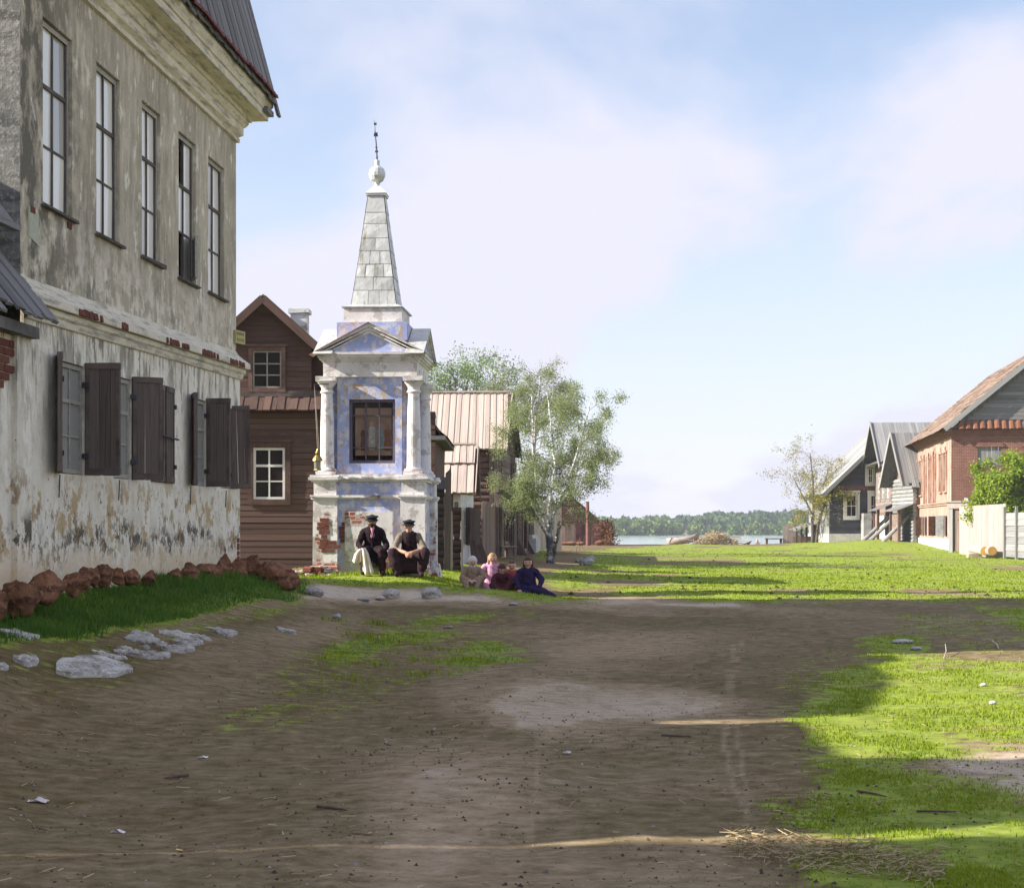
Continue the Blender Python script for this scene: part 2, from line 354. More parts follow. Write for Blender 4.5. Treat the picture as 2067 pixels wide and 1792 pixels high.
# --- shrine plaster
def shrine_white():
    t = NT('whitewash_worn'); o = t.obj(); x, y, z = t.xyz(o)
    n = t.noise(o, 2.2, 6, .62); m2 = t.noise(t.vec(o, (1, 1, 1), (4, 7, 2)), 4.6, 7, .68); f = t.noise(o, 34, 4, .65)
    c = t.mix(t.th(n, .3, .7), (.66, .63, .62), (.82, .80, .79))
    c = t.mix(t.m('MULTIPLY', t.th(m2, .52, .58), .8), c, (.47, .42, .40))
    low = t.ramp(t.m('MULTIPLY', z, .1), [(.03, 1.0), (.19, .35), (.24, .0)])
    br = t.n('ShaderNodeTexBrick'); br.offset = .5; t.l(t.vec(o, (1, 1, 1), (0, 0, 0), (R(90), 0, 0)), br.inputs['Vector'])
    br.inputs['Scale'].default_value = 1.0; br.inputs['Brick Width'].default_value = .26; br.inputs['Row Height'].default_value = .082; br.inputs['Mortar Size'].default_value = .011
    br.inputs['Color1'].default_value = (.26, .085, .06, 1); br.inputs['Color2'].default_value = (.33, .13, .09, 1); br.inputs['Mortar'].default_value = (.5, .44, .40, 1)
    pk = t.noise(t.vec(o, (1, 1, 1.15), (8, 3, 5)), 2.3, 6, .6)
    gone = t.m('MULTIPLY', t.m('GREATER_THAN', t.m('ADD', pk, t.m('MULTIPLY', low, .16)), .665), 1.0)
    c = t.mix(gone, c, br.outputs[0])
    edge = t.ramp(t.m('ADD', pk, t.m('MULTIPLY', low, .16)), [(.60, 0.0), (.635, .8), (.66, .8), (.67, 0.0)])
    c = t.mix(edge, c, (.42, .36, .33)); c = t.mix(t.m('MULTIPLY', t.th(t.vor(o, 9), .10, .05), .8), c, (.38, .28, .24))
    c = t.hsv(c, .5, 1, t.m('MULTIPLY_ADD', f, .3, .85)); t.col(c).rough(.92)
    t.bump(t.m('SUBTRACT', t.m('MULTIPLY_ADD', f, .25, t.m('MULTIPLY', m2, .4)), gone), .7, .02); return t.mat
M_['white'] = shrine_white()
def shrine_blue():
    t = NT('blue_wash_worn'); o = t.obj(); x, y, z = t.xyz(o)
    n = t.noise(o, 2.5, 6, .65); m2 = t.noise(t.vec(o, (1, 1, 1), (2, 7, 9)), 5.0, 8, .72); f = t.noise(o, 30, 4, .6); k = t.noise(t.vec(o, (1, 1, .8), (7, 7, 1)), 6.0, 8, .72)
    c = t.mix(t.th(n, .3, .7), (.30, .37, .68), (.46, .51, .76)); c = t.mix(t.m('MULTIPLY', t.th(m2, .49, .56), .85), c, (.68, .66, .70))
    top = t.ramp(t.m('MULTIPLY', z, .1), [(.20, .0), (.36, .45), (.42, 1.0), (.45, .0)])
    c = t.mix(t.th(t.m('ADD', k, t.m('MULTIPLY', top, .07)), .585, .60), c, (.50, .38, .27))      # ochre undercoat
    low = t.ramp(t.m('MULTIPLY', z, .1), [(.10, 1.0), (.24, 0.0)])
    c = t.mix(t.m('MULTIPLY', low, t.th(t.noise(t.vec(o, (1, 1, 1), (5, 1, 3)), 2.6, 6, .6), .50, .53)), c, (.52, .45, .42))
    t.col(t.hsv(c, .5, 1, t.m('MULTIPLY_ADD', f, .3, .85))).rough(.92); t.bump(t.m('ADD', m2, t.m('MULTIPLY', f, .3)), .5, .012); return t.mat
M_['blue'] = shrine_blue()
# --- metals
def zinc():
    t = NT('sheet_zinc'); o = t.pos(); n = t.noise(o, 5, 5, .6); s = t.noise(t.vec(o, (9, 9, 1.4)), 1.2, 5, .6)
    c = t.mix(t.th(n, .3, .7), (.48, .49, .48), (.68, .69, .67)); c = t.mix(t.m('MULTIPLY', t.th(s, .58, .68), .75), c, (.30, .24, .14))
    c = t.hsv(c, .5, 1, t.m('MULTIPLY_ADD', t.rnd(), .35, .82)); t.col(c); t.b.inputs['Metallic'].default_value = .25; t.b.inputs['Specular IOR Level'].default_value = .4; t.rough(.52)
    t.bump(t.noise(o, 7, 3, .5), .35, .03); return t.mat
M_['zinc'] = zinc(); M_['dark_metal'] = plain('weathered_iron', (.06, .065, .08), .6, .4); M_['rust_sheet'] = plain('rusty_roof_sheet', (.30, .13, .09), .7, .2, .3, 6, .4)
M_['brass'] = plain('tarnished_brass', (.32, .24, .07), .4, .7, .5)
# --- wood
M_['w_brown'] = wood('brown_weathered_boards', (.072, .042, .034), (.185, .118, .096), var=.22)
M_['w_dark'] = wood('dark_log_boards', (.035, .036, .050), (.085, .085, .105), var=.2)
M_['w_shutter'] = wood('purple_grey_shutter_boards', (.085, .065, .056), (.225, .18, .16), var=.2)
M_['w_pink'] = wood('sun_bleached_boards', (.42, .33, .28), (.64, .54, .465), var=.16)
M_['w_fence'] = wood('fence_boards', (.16, .115, .095), (.31, .235, .20), var=.25)
M_['w_red'] = wood('reddish_barn_boards', (.13, .055, .05), (.24, .12, .105), var=.2)
M_['w_grey'] = wood('silver_grey_boards', (.18, .18, .18), (.37, .365, .36), var=.2)
M_['w_roofdark'] = wood('old_roof_boards', (.12, .115, .12), (.27, .26, .26), var=.25)
M_['w_new'] = wood('pale_planed_boards', (.33, .27, .25), (.46, .39, .365), var=.10)
M_['w_yellow'] = plain('cut_log_end', (.52, .30, .09), .85, nscale=20, namt=.2)
M_['w_white'] = plain('white_painted_wood', (.74, .73, .70), .6, nscale=14, namt=.08)
M_['w_cream'] = plain('greyed_window_paint', (.36, .345, .30), .75, nscale=16, namt=.22)
M_['w_frame'] = wood('dark_window_wood', (.075, .065, .06), (.16, .14, .125), var=.1)
# --- glass
def glass(name, c, rough=.04, spec=.5):
    t = NT(name); t.col(c); t.b.inputs['IOR'].default_value = 1.5; t.b.inputs['Specular IOR Level'].default_value = spec
    n = t.noise(t.pos(), 2.2, 3, .5); t.bump(n, .12, .02); t.rough(rough); return t.mat
M_['glass'] = glass('window_glass', (.03, .032, .036)); M_['glass_dusty'] = glass('dusty_window_glass', (.34, .335, .31), .10); M_['glass_clear'] = glass('dark_room_glass', (.022, .016, .016), .06, .3)
M_['glass_grey'] = glass('grey_window_glass', (.50, .48, .44), .05, .9)
M_['glass_pale'] = glass('sky_pale_window_glass', (.86, .83, .75), .06, .9)  # pale base colour stands in for the sky reflected in the panes
M_['black'] = plain('unlit_room_black', (.012, .011, .011), 1.0, 0, 0)  # near-black colour stands in for the darkness of unlit rooms
# --- brick, tile, stone
def brickmat(name, c1, c2, mo, scale=1.0, pale=0.0):
    t = NT(name); o = t.obj(); br = t.n('ShaderNodeTexBrick'); t.l(t.vec(o, (1, 1, 1), (0, 0, 0), (R(90), 0, 0)), br.inputs['Vector'])
    br.inputs['Scale'].default_value = scale; br.inputs['Brick Width'].default_value = .27; br.inputs['Row Height'].default_value = .09; br.inputs['Mortar Size'].default_value = .010; br.inputs['Bias'].default_value = 0
    br.inputs['Color1'].default_value = c1 + (1,); br.inputs['Color2'].default_value = c2 + (1,); br.inputs['Mortar'].default_value = mo + (1,)
    n = t.noise(o, 1.3, 6, .65); c = t.mix(t.m('MULTIPLY', t.th(n, .4, .7), .5), br.outputs[0], tuple(q * .55 for q in c1))
    if pale: c = t.mix(t.m('MULTIPLY', t.th(t.noise(t.vec(o, (3, 3, .7)), 1, 6, .65), .46, .58), pale), c, (.52, .42, .37))
    t.col(c).rough(.92); t.bump(br.outputs[1], -.4, .01); return t.mat
M_['brick'] = brickmat('red_brickwork', (.205, .078, .055), (.275, .115, .082), (.32, .24, .205)); M_['brick_street'] = brickmat('limewashed_brickwork', (.33, .165, .115), (.40, .22, .16), (.46, .35, .29), pale=.6)
M_['brick_one'] = plain('single_red_brick', (.17, .062, .045), .92, nscale=9, namt=.35, bump=.4)
M_['tile'] = plain('red_clay_tile', (.17, .045, .04), .8, nscale=8, namt=.3)
M_['tile_or'] = plain('orange_clay_tile', (.20, .085, .05), .8, nscale=8, namt=.3)
def stone(name, a, b, dark, s=1.0, bump=.9):
    t = NT(name); o = t.obj(); n = t.noise(o, 2.5 * s, 7, .65); f = t.noise(o, 22 * s, 5, .7); l = t.noise(t.vec(o, (2, 2, 9)), 1 * s, 5, .6)
    c = t.mix(t.th(n, .36, .64), a, b); c = t.mix(t.m('MULTIPLY', t.th(l, .48, .60), .8), c, dark); c = t.mix(t.m('MULTIPLY', t.th(f, .52, .62), .6), c, tuple(min(1, q * 1.5) for q in b))
    c = t.hsv(c, .5, 1, t.m('MULTIPLY_ADD', t.rnd(), .3, .85)); t.col(c).rough(.93); t.bump(t.m('ADD', n, t.m('MULTIPLY', f, .5)), bump, .04); return t.mat
M_['boulder'] = stone('brown_granite', (.12, .052, .03), (.30, .15, .085), (.05, .024, .018)); M_['slab'] = stone('pale_limestone', (.40, .38, .35), (.60, .58, .54), (.16, .13, .10), 1.4); M_['greystone'] = stone('grey_fieldstone', (.30, .29, .28), (.44, .43, .42), (.14, .13, .12), 1.2)
M_['lime'] = stone('limewashed_base', (.50, .48, .47), (.64, .62, .60), (.48, .45, .43), .6, .4)
# --- plants
def leaf(name, c1, c2, tr=.35, var=.5):
    t = NT(name); t.t.nodes.remove(t.b); a = t.n('ShaderNodeAttribute', attribute_name='tint'); n = t.noise(t.pos(), 1.1, 3, .5)
    f = t.m('MULTIPLY_ADD', a.outputs['Fac'], .75, t.m('MULTIPLY', n, .25)); c = t.mix(f, c1, c2)
    d = t.n('ShaderNodeBsdfDiffuse'); q = t.n('ShaderNodeBsdfTranslucent'); mx = t.n('ShaderNodeMixShader'); mx.inputs[0].default_value = tr
    t.l(c, d.inputs[0]); t.l(t.hsv(c, .49, 1.1, 1.25), q.inputs[0]); t.l(d.outputs[0], mx.inputs[1]); t.l(q.outputs[0], mx.inputs[2]); t.l(mx.outputs[0], t.out.inputs[0]); return t.mat
M_['lf_birch'] = leaf('birch_leaves', (.16, .205, .095), (.32, .36, .17), .45); M_['lf_green'] = leaf('spring_leaves', (.15, .23, .11), (.28, .37, .17), .4)
M_['lf_willow'] = leaf('bright_shrub_leaves', (.15, .23, .03), (.33, .41, .07), .35); M_['lf_yellow'] = leaf('young_yellow_leaves', (.20, .19, .05), (.34, .32, .09)); M_['lf_far'] = leaf('far_wood_leaves', (.030, .075, .038), (.10, .17, .065), .15)
M_['lf_far_light'] = leaf('far_willow_leaves', (.10, .17, .055), (.19, .26, .08), .15); M_['grass'] = leaf('short_grass_blades', (.12, .19, .016), (.34, .41, .055), .3)
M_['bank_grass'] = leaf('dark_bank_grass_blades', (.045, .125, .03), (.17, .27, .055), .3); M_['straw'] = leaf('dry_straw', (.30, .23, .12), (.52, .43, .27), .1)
def barkb():
    t = NT('birch_bark'); o = t.pos(); x, y, z = t.xyz(o); n = t.noise(t.vec(o, (2.5, 2.5, 7)), 1.6, 6, .7); c = t.mix(t.th(n, .5, .6), (.66, .65, .63), (.07, .065, .065))
    low = t.ramp(t.m('MULTIPLY', z, .1), [(.10, 1.0), (.2, 0.0)]); c = t.mix(t.m('MULTIPLY', low, t.th(t.noise(o, 5, 6, .7), .36, .52)), c, (.10, .10, .115)); t.col(c).rough(.85); t.bump(n, .4, .02); return t.mat
M_['bark_birch'] = barkb(); M_['bark'] = plain('grey_brown_bark', (.11, .095, .085), .9, nscale=14, namt=.35, bump=.5); M_['bark_thin'] = plain('purple_grey_twig_bark', (.17, .14, .14), .9, nscale=10, namt=.4); M_['bark_pale'] = plain('pale_branch_bark', (.46, .45, .44), .85, nscale=10, namt=.4)
# --- ground
def groundmat():
    t = NT('street_earth_and_grass'); o = t.pos()
    ag = t.n('ShaderNodeAttribute', attribute_name='grass').outputs['Fac']; ap = t.n('ShaderNodeAttribute', attribute_name='pale').outputs['Fac']
    n1 = t.noise(o, .9, 6, .62); n2 = t.noise(t.vec(o, (1, 1.6, 1)), 5.5, 7, .68); n3 = t.noise(o, 34, 5, .7); cl = t.noise(t.vec(o, (1, 1, 1), (3, 9, 1)), 15, 6, .7)
    d = t.mix(t.th(n2, .24, .80), (.108, .077, .034), (.25, .182, .096)); d = t.mix(t.m('MULTIPLY', t.th(n1, .42, .62), .6), d, (.098, .086, .030)); pal = t.mix(t.th(n2, .22, .78), (.31, .225, .135), (.47, .36, .245))
    pf = t.m('ADD', ap, t.m('MULTIPLY_ADD', n2, .9, -.45)); pf = t.m('ADD', pf, t.m('MULTIPLY_ADD', n1, .5, -.25))
    c = t.mix(t.th(pf, .10, .80), d, pal); c = t.mix(t.m('MULTIPLY', t.th(ap, .62, .9), t.th(n2, .3, .5)), c, (.56, .47, .375)); c = t.mix(t.m('MULTIPLY', t.m('MULTIPLY', t.th(cl, .57, .66), t.th(t.noise(o, 1.7, 4, .6), .46, .62)), .85), c, (.065, .044, .02)); c = t.mix(t.m('MULTIPLY', t.th(n3, .63, .72), .5), c, (.44, .36, .28))
    g = t.mix(t.th(n2, .32, .66), (.12, .175, .02), (.30, .36, .06)); g = t.mix(t.m('MULTIPLY', t.th(n1, .5, .68), .45), g, (.31, .31, .075))
    gf = t.m('ADD', ag, t.m('MULTIPLY_ADD', n2, 1.3, -.65)); gf = t.m('ADD', gf, t.m('MULTIPLY_ADD', cl, .5, -.25)); far = t.m('GREATER_THAN', ag, .02)
    c = t.mix(t.m('MULTIPLY', t.th(gf, .38, .62), far), c, g); c = t.hsv(c, .5, 1, t.m('MULTIPLY_ADD', n3, .5, .75)); t.col(c).rough(.95); t.b.inputs['Specular IOR Level'].default_value = .1
    t.bump(t.m('ADD', t.m('MULTIPLY', n2, .35), t.m('ADD', t.m('MULTIPLY', cl, .6), t.m('MULTIPLY', n3, .5))), .55, .012); return t.mat
M_['ground'] = groundmat()
def watermat():
    t = NT('lake_water'); o = t.pos(); n = t.noise(t.vec(o, (.25, .9, 1)), 2.0, 4, .6); t.col((.30, .40, .36)); t.rough(.12); t.b.inputs['IOR'].default_value = 1.33; t.b.inputs['Specular IOR Level'].default_value = .5; t.bump(n, .15, .1); return t.mat
M_['water'] = watermat()
# --- people
M_['skin'] = plain('skin', (.50, .27, .19), .55, spec=.3); M_['skin_pale'] = plain('child_skin', (.60, .35, .26), .55, spec=.3)
def cloth(name, c, s=60): return plain(name, c, .95, 0, .1, s, .18, .25)
M_['c_black'] = cloth('black_wool', (.022, .014, .018)); M_['c_vest'] = cloth('dark_vest_wool', (.028, .018, .020)); M_['c_shirt'] = cloth('grey_olive_shirt', (.20, .165, .13)); M_['c_trouser'] = cloth('dark_plum_trousers', (.035, .020, .025)); M_['c_pink'] = cloth('pink_shirt', (.62, .30, .38))
M_['c_white'] = cloth('white_linen', (.66, .58, .48)); M_['c_scarf'] = cloth('white_headscarf', (.76, .70, .68)); M_['c_tan'] = cloth('tan_jacket', (.36, .26, .19)); M_['c_navy'] = cloth('navy_cloth', (.035, .026, .075)); M_['c_mauve'] = cloth('mauve_dress', (.56, .29, .41)); M_['c_plaid'] = cloth('red_brown_plaid', (.36, .07, .075), 30); M_['c_maroon'] = cloth('dark_maroon_cloth', (.085, .028, .032)); M_['c_cap'] = plain('black_peaked_cap', (.015, .017, .022), .6, 0, .3)
M_['h_dark'] = plain('dark_hair', (.030, .016, .012), .6, nscale=30, namt=.3); M_['h_blond'] = plain('blond_hair', (.42, .24, .12), .6, nscale=30, namt=.3); M_['h_brown'] = plain('brown_hair', (.10, .045, .03), .6, nscale=30, namt=.3); M_['eye'] = plain('dark_eye', (.10, .05, .04), .5); M_['lip'] = plain('lip', (.34, .15, .115), .6)
# ------------------------------------------------------------ terrain: heights read off where things meet the ground
_cp = []                                              # (u, Y, z)
def cp(u, v, Y): _cp.append((u, Y, ZV(v, Y)))
def cz(u, Y, z): _cp.append((u, Y, z))
for Y in (3.0, 5.0, 7.0, 9.0):
    for u in (-900, 100, 700, 1300, 1900, 2900): cz(u, Y, 0.0)
for Y in (12.0, 16.0):
    for u in (700, 1000, 1400, 1800, 2300, 3000): cz(u, Y, 0.02)
for u in (1000, 1400, 1800): cz(u, 20.5, .06)
cz(2200, 20.5, .08); cz(3000, 20.5, .05); cz(1250, 23, .10)
cz(-600, 12, .62); cz(-250, 12, .55); cz(-60, 12.5, .42); cz(40, 12.0, .22); cz(250, 12.5, .15); cz(-900, 16, .75); cz(-100, 15.5, .72)
cp(30, 1248, 15.3); cp(190, 1190, 18.0); cp(350, 1165, 20.6); cp(470, 1168, 22.5); cp(560, 1195, 23.5)
cz(60, 16.6, .78); cz(260, 19.4, .80); cz(420, 22.2, .82); cz(490, 24.6, .80); cz(300, 24, .85); cz(0, 24, .85)
cp(0, 1275, 14.0); cp(170, 1345, 13.2); cp(240, 1300, 15.2); cp(440, 1278, 17.0); cp(480, 1235, 19.4); cp(330, 1230, 18.2); cp(200, 1255, 16.4)
cp(600, 1225, 21.2); cp(680, 1245, 21.2); cp(660, 1200, 24.2); cp(740, 1211, 24.6); cp(870, 1211, 24.6); cp(1000, 1216, 24.8); cp(780, 1195, 25.8); cp(900, 1196, 25.8)
cp(690, 1166, 27.2); cp(780, 1168, 27.2); cp(860, 1172, 27.0); cp(1110, 1204, 25.8); cp(1180, 1212, 25.7); cp(1260, 1217, 25.7)
cp(620, 1170, 29.0); cp(745, 1158, 29.2); cp(880, 1168, 29.4); cp(740, 1159, 28.1); cp(830, 1162, 28.1); cz(950, 27.2, .31); cz(1010, 26.95, .27); cz(1065, 26.6, .21); cp(950, 1178, 26.1); cp(1000, 1184, 25.95); cp(1050, 1191, 25.8); cp(1090, 1199, 25.7); cz(1150, 27.5, .17); cz(760, 32, .52); cz(600, 33, .52)
cp(560, 1146, 36.0); cp(400, 1146, 36.0); cp(700, 1146, 36.0); cp(895, 1152, 36.0); cz(960, 32, .34)
cp(960, 1138, 45.0); cp(1000, 1130, 50.0); cp(1040, 1121, 58.0); cp(1078, 1106, 76.0); cp(1113, 1138, 55.0); cp(1000, 1142, 44.0); cp(1060, 1155, 40.0); cz(1100, 33, .15)
cp(1125, 1112, 80.0); cp(1140, 1100, 118.0); cp(1225, 1100, 120.0); cp(1183, 1140, 55.0); cp(1080, 1120, 66.0); cz(900, 60, .5); cz(700, 60, .5); cz(900, 90, .5); cz(1000, 118, .3)
cp(1500, 1219, 25.9); cp(2067, 1217, 26.7); cp(2800, 1217, 27.4); cp(1600, 1197, 31.0); cp(2067, 1195, 32.0); cp(1300, 1190, 33.0); cp(1350, 1160, 44.0); cp(1600, 1153, 50.0); cp(2067, 1160, 46.0); cp(2700, 1160, 46.0)
cp(1350, 1124, 72.0); cp(1600, 1120, 78.0); [cp(u_, 1111, 100.0) for u_ in (1250, 1400, 1550, 1680)]; [cp(u_, 1106, 112.0) for u_ in (1300, 1450, 1580)]; [cp(u_, 1100, 134.0) for u_ in (1250, 1400, 1550)]; cp(1850, 1128, 70.0); cp(2067, 1134, 66.0); cp(1935, 1120, 82.0); cp(2400, 1130, 70.0); cp(1918, 1111, 90.0); cp(2300, 1111, 90.0)
cp(1845, 1093, 107.0); cp(1770, 1087, 108.0); cp(1700, 1094, 116.0); cp(1640, 1095, 120.0); cp(1560, 1097, 122.0); cp(1450, 1099, 125.0); cp(1350, 1098, 125.0); cp(1250, 1099, 125.0); cz(2000, 120, .5); cz(2600, 120, .3)
for u in (900, 1150, 1350, 1550, 1800, 2400): cz(u, 142, -.1 if u < 1700 else .2); cz(u, 165, -1.3); cz(u, 190, -2.4); cz(u, 260, -3.0)
for u in (-900, -200, 300, 700): cz(u, 142, .2); cz(u, 190, -2.4); cz(u, 70, .5); cz(u, 44, .6)
cz(3500, 60, 0); cz(3500, 110, .2); cz(4500, 30, 0); cz(-2500, 10, .7); cz(-2500, 30, .8); cz(4500, 8, 0)
CP = np.array(_cp, float)
def _key(u, Y): return np.stack([np.asarray(u, float) / 420.0, 3.2 * np.log(np.asarray(Y, float))], -1)
_kp = _key(CP[:, 0], CP[:, 1])
def _phi(d2): return 0.5 * d2 * np.log(d2 + 1e-9)
_n = len(CP); _d2 = ((_kp[:, None] - _kp[None]) ** 2).sum(-1)
_A = np.zeros((_n + 3, _n + 3)); _A[:_n, :_n] = _phi(_d2) + np.eye(_n) * 0.02; _A[:_n, _n] = 1; _A[:_n, _n + 1:] = _kp; _A[_n:, :_n] = _A[:_n, _n:].T
_w = np.linalg.solve(_A, np.concatenate([CP[:, 2], [0, 0, 0]]))
def vnoise(x, y, seed=0):
    """smooth value noise in numpy"""
    xi = np.floor(x).astype(np.int64); yi = np.floor(y).astype(np.int64); fx = x - xi; fy = y - yi; fx = fx * fx * (3 - 2 * fx); fy = fy * fy * (3 - 2 * fy)
    def h(a, b):
        n = (a * 374761393 + b * 668265263 + seed * 1442695041) & 0x7fffffff; n = ((n ^ (n >> 13)) * 1274126177) & 0x7fffffff; return ((n ^ (n >> 16)) & 0xffff) / 65535.0
    return (h(xi, yi) * (1 - fx) + h(xi + 1, yi) * fx) * (1 - fy) + (h(xi, yi + 1) * (1 - fx) + h(xi + 1, yi + 1) * fx) * fy
def fbm(x, y, seed=0, o=4):
    r = 0; a = .5
    for i in range(o): r = r + a * vnoise(x * 2 ** i, y * 2 ** i, seed + i); a *= .5
    return r / (1 - .5 ** o)
def ground_z(X, Y):
    X = np.atleast_1d(np.asarray(X, float)); Y = np.atleast_1d(np.asarray(Y, float))
    Yc = np.clip(Y, 3.0, 230.0); u = np.clip(X / np.maximum(Yc, 5.0) * FPX + UC, -2600, 4600)
    k = _key(u.ravel(), Yc.ravel()); z = np.empty(len(k))
    for i in range(0, len(k), 20000):
        kk = k[i:i + 20000]; z[i:i + 20000] = _phi(((kk[:, None] - _kp[None]) ** 2).sum(-1)) @ _w[:_n] + _w[_n] + kk @ _w[_n + 1:]
    z = z.reshape(X.shape); z = np.clip(z, -3.2, 1.1)
    far = np.clip((Y - 20) / 60, 0, 1)
    z = z + (fbm(X * .9, Y * .9, 3) - .5) * .10 * (1 - .4 * far) + (fbm(X * 4, Y * 4, 9, 3) - .5) * .014 * (1 - far) + (fbm(X * 11, Y * 11, 5, 3) - .5) * .010 * np.clip(1 - Y / 30, 0, 1)
    z = np.where(Y > 230, -3.0, z)
    s = np.clip((Y - 560) / 160, 0, 1); z = z + s * (3.0 + 4 * np.clip((X - 40) / 200, 0, 1) * np.clip((Y - 640) / 300, 0, 1) + 2.0 * np.clip((Y - 640) / 400, 0, 1))
    return z
def gz(x, y): return float(ground_z(np.array([x]), np.array([y]))[0])
# --- what grows or is worn where, as shapes on the ground given by their outline in the photograph
def inpoly(u, v, poly):
    c = np.zeros(u.shape, bool); n = len(poly)
    for i in range(n):
        x0, y0 = poly[i]; x1, y1 = poly[(i + 1) % n]
        if y0 == y1: continue
        t = ((y0 > v) != (y1 > v)) & (u < (x1 - x0) * (v - y0) / (y1 - y0) + x0); c ^= t
    return c
GRASS = [([(-400, 1200), (0, 1190), (300, 1150), (480, 1150), (600, 1160), (650, 1204), (560, 1212), (430, 1232), (350, 1262), (200, 1285), (0, 1295), (-400, 1330)], 1.0),
 ([(300, 1287), (480, 1236), (620, 1216), (600, 1236), (450, 1262), (400, 1290)], .62), ([(640, 1335), (720, 1290), (850, 1252), (1000, 1233), (990, 1258), (850, 1290), (720, 1345), (650, 1352)], .80),
 ([(865, 1345), (940, 1300), (1045, 1294), (1000, 1350), (930, 1372)], .84), ([(395, 1458), (480, 1412), (620, 1373), (648, 1385), (540, 1440), (430, 1464)], .62), ([(1040, 1236), (1090, 1230), (1090, 1250), (1050, 1256)], .6),
 ([(600, 1140), (900, 1140), (930, 1170), (1000, 1179), (1150, 1203), (1240, 1215), (1100, 1212), (960, 1193), (800, 1186), (680, 1183), (630, 1176)], .95),
 ([(1130, 1212), (1240, 1205), (1420, 1208), (1400, 1216), (1200, 1218)], .35),
 ([(1640, 1400), (1690, 1345), (1760, 1318), (1900, 1322), (2067, 1340), (2700, 1340), (2700, 1900), (1650, 1900), (1590, 1700), (1640, 1600), (1690, 1540), (1690, 1490), (1650, 1450)], .86),
 ([(1690, 1300), (1760, 1275), (1860, 1290), (1900, 1325), (1760, 1325)], .8), ([(1930, 1222), (2400, 1215), (2400, 1290), (2067, 1285)], .7), ([(1880, 1290), (2400, 1290), (2400, 1345), (2000, 1335)], .35),
 ([(1800, 1216), (3000, 1216), (3000, 1090), (1560, 1090), (1380, 1098), (1180, 1128), (1190, 1150), (1250, 1170), (1230, 1196), (1480, 1212)], .95),
 ([(1080, 1128), (1090, 1100), (1130, 1104), (1118, 1122), (1100, 1130)], .9), ([(900, 1172), (890, 1140), (990, 1138), (1010, 1150), (1000, 1160)], .9), ([(1080, 1160), (1180, 1140), (1260, 1160), (1250, 1195), (1120, 1190)], .7), ([(1160, 1116), (1250, 1104), (1400, 1098), (1400, 1112), (1220, 1125)], .7)]
GRASS += [([(380, 1470), (560, 1330), (700, 1240), (1010, 1225), (1060, 1260), (900, 1380), (700, 1440), (560, 1500), (420, 1520)], .36), ([(0, 1290), (200, 1290), (420, 1270), (300, 1330), (330, 1400), (120, 1430), (0, 1420)], .36), ([(1540, 1640), (1600, 1480), (1560, 1330), (1700, 1280), (1720, 1700), (1600, 1760)], .38), ([(1780, 1225), (2067, 1222), (2067, 1330), (1820, 1290)], .40)]
BARE = [([(1890, 1510), (2067, 1485), (2500, 1480), (2500, 1640), (2067, 1625), (1960, 1590)], .55), ([(1470, 1690), (1600, 1676), (1800, 1700), (1900, 1745), (1700, 1752), (1560, 1720)], .6), ([(1240, 1122), (1480, 1118), (1500, 1132), (1280, 1140)], .45), ([(1200, 1165), (1420, 1172), (1400, 1180), (1220, 1180)], .35), ([(1480, 1218), (1800, 1206), (2067, 1213), (2067, 1222), (1480, 1230)], .5)]
PALE = [([(980, 1400), (1120, 1365), (1420, 1380), (1560, 1440), (1300, 1480), (1050, 1480)], .75), ([(820, 1560), (1050, 1480), (1080, 1620), (1000, 1800), (700, 1800)], .55), ([(1050, 1320), (1200, 1290), (1420, 1300), (1380, 1330), (1150, 1350)], .55), ([(620, 1180), (700, 1183), (960, 1196), (1110, 1212), (1300, 1208), (1300, 1222), (600, 1214)], .95),
 ([(1100, 1216), (1500, 1205), (1500, 1228), (1100, 1228)], .8), ([(430, 1290), (620, 1250), (720, 1240), (700, 1290), (560, 1360), (420, 1420), (200, 1440)], .42), ([(220, 1290), (480, 1226), (640, 1208), (640, 1216), (460, 1246), (330, 1285)], .6), ([(1890, 1510), (2067, 1485), (2500, 1480), (2500, 1640), (2067, 1625), (1960, 1590)], .8), ([(900, 1700), (1500, 1720), (1500, 1850), (700, 1850)], .4), ([(880, 1372), (1040, 1350), (1060, 1420), (900, 1440)], .5)]
TRACKS = [[(1500, 1290), (1485, 1345), (1474, 1420), (1462, 1500), (1480, 1580), (1514, 1650)], [(1482, 1300), (1468, 1400), (1490, 1480), (1498, 1560), (1515, 1620)], [(1090, 1480), (1083, 1580), (1070, 1700)]]
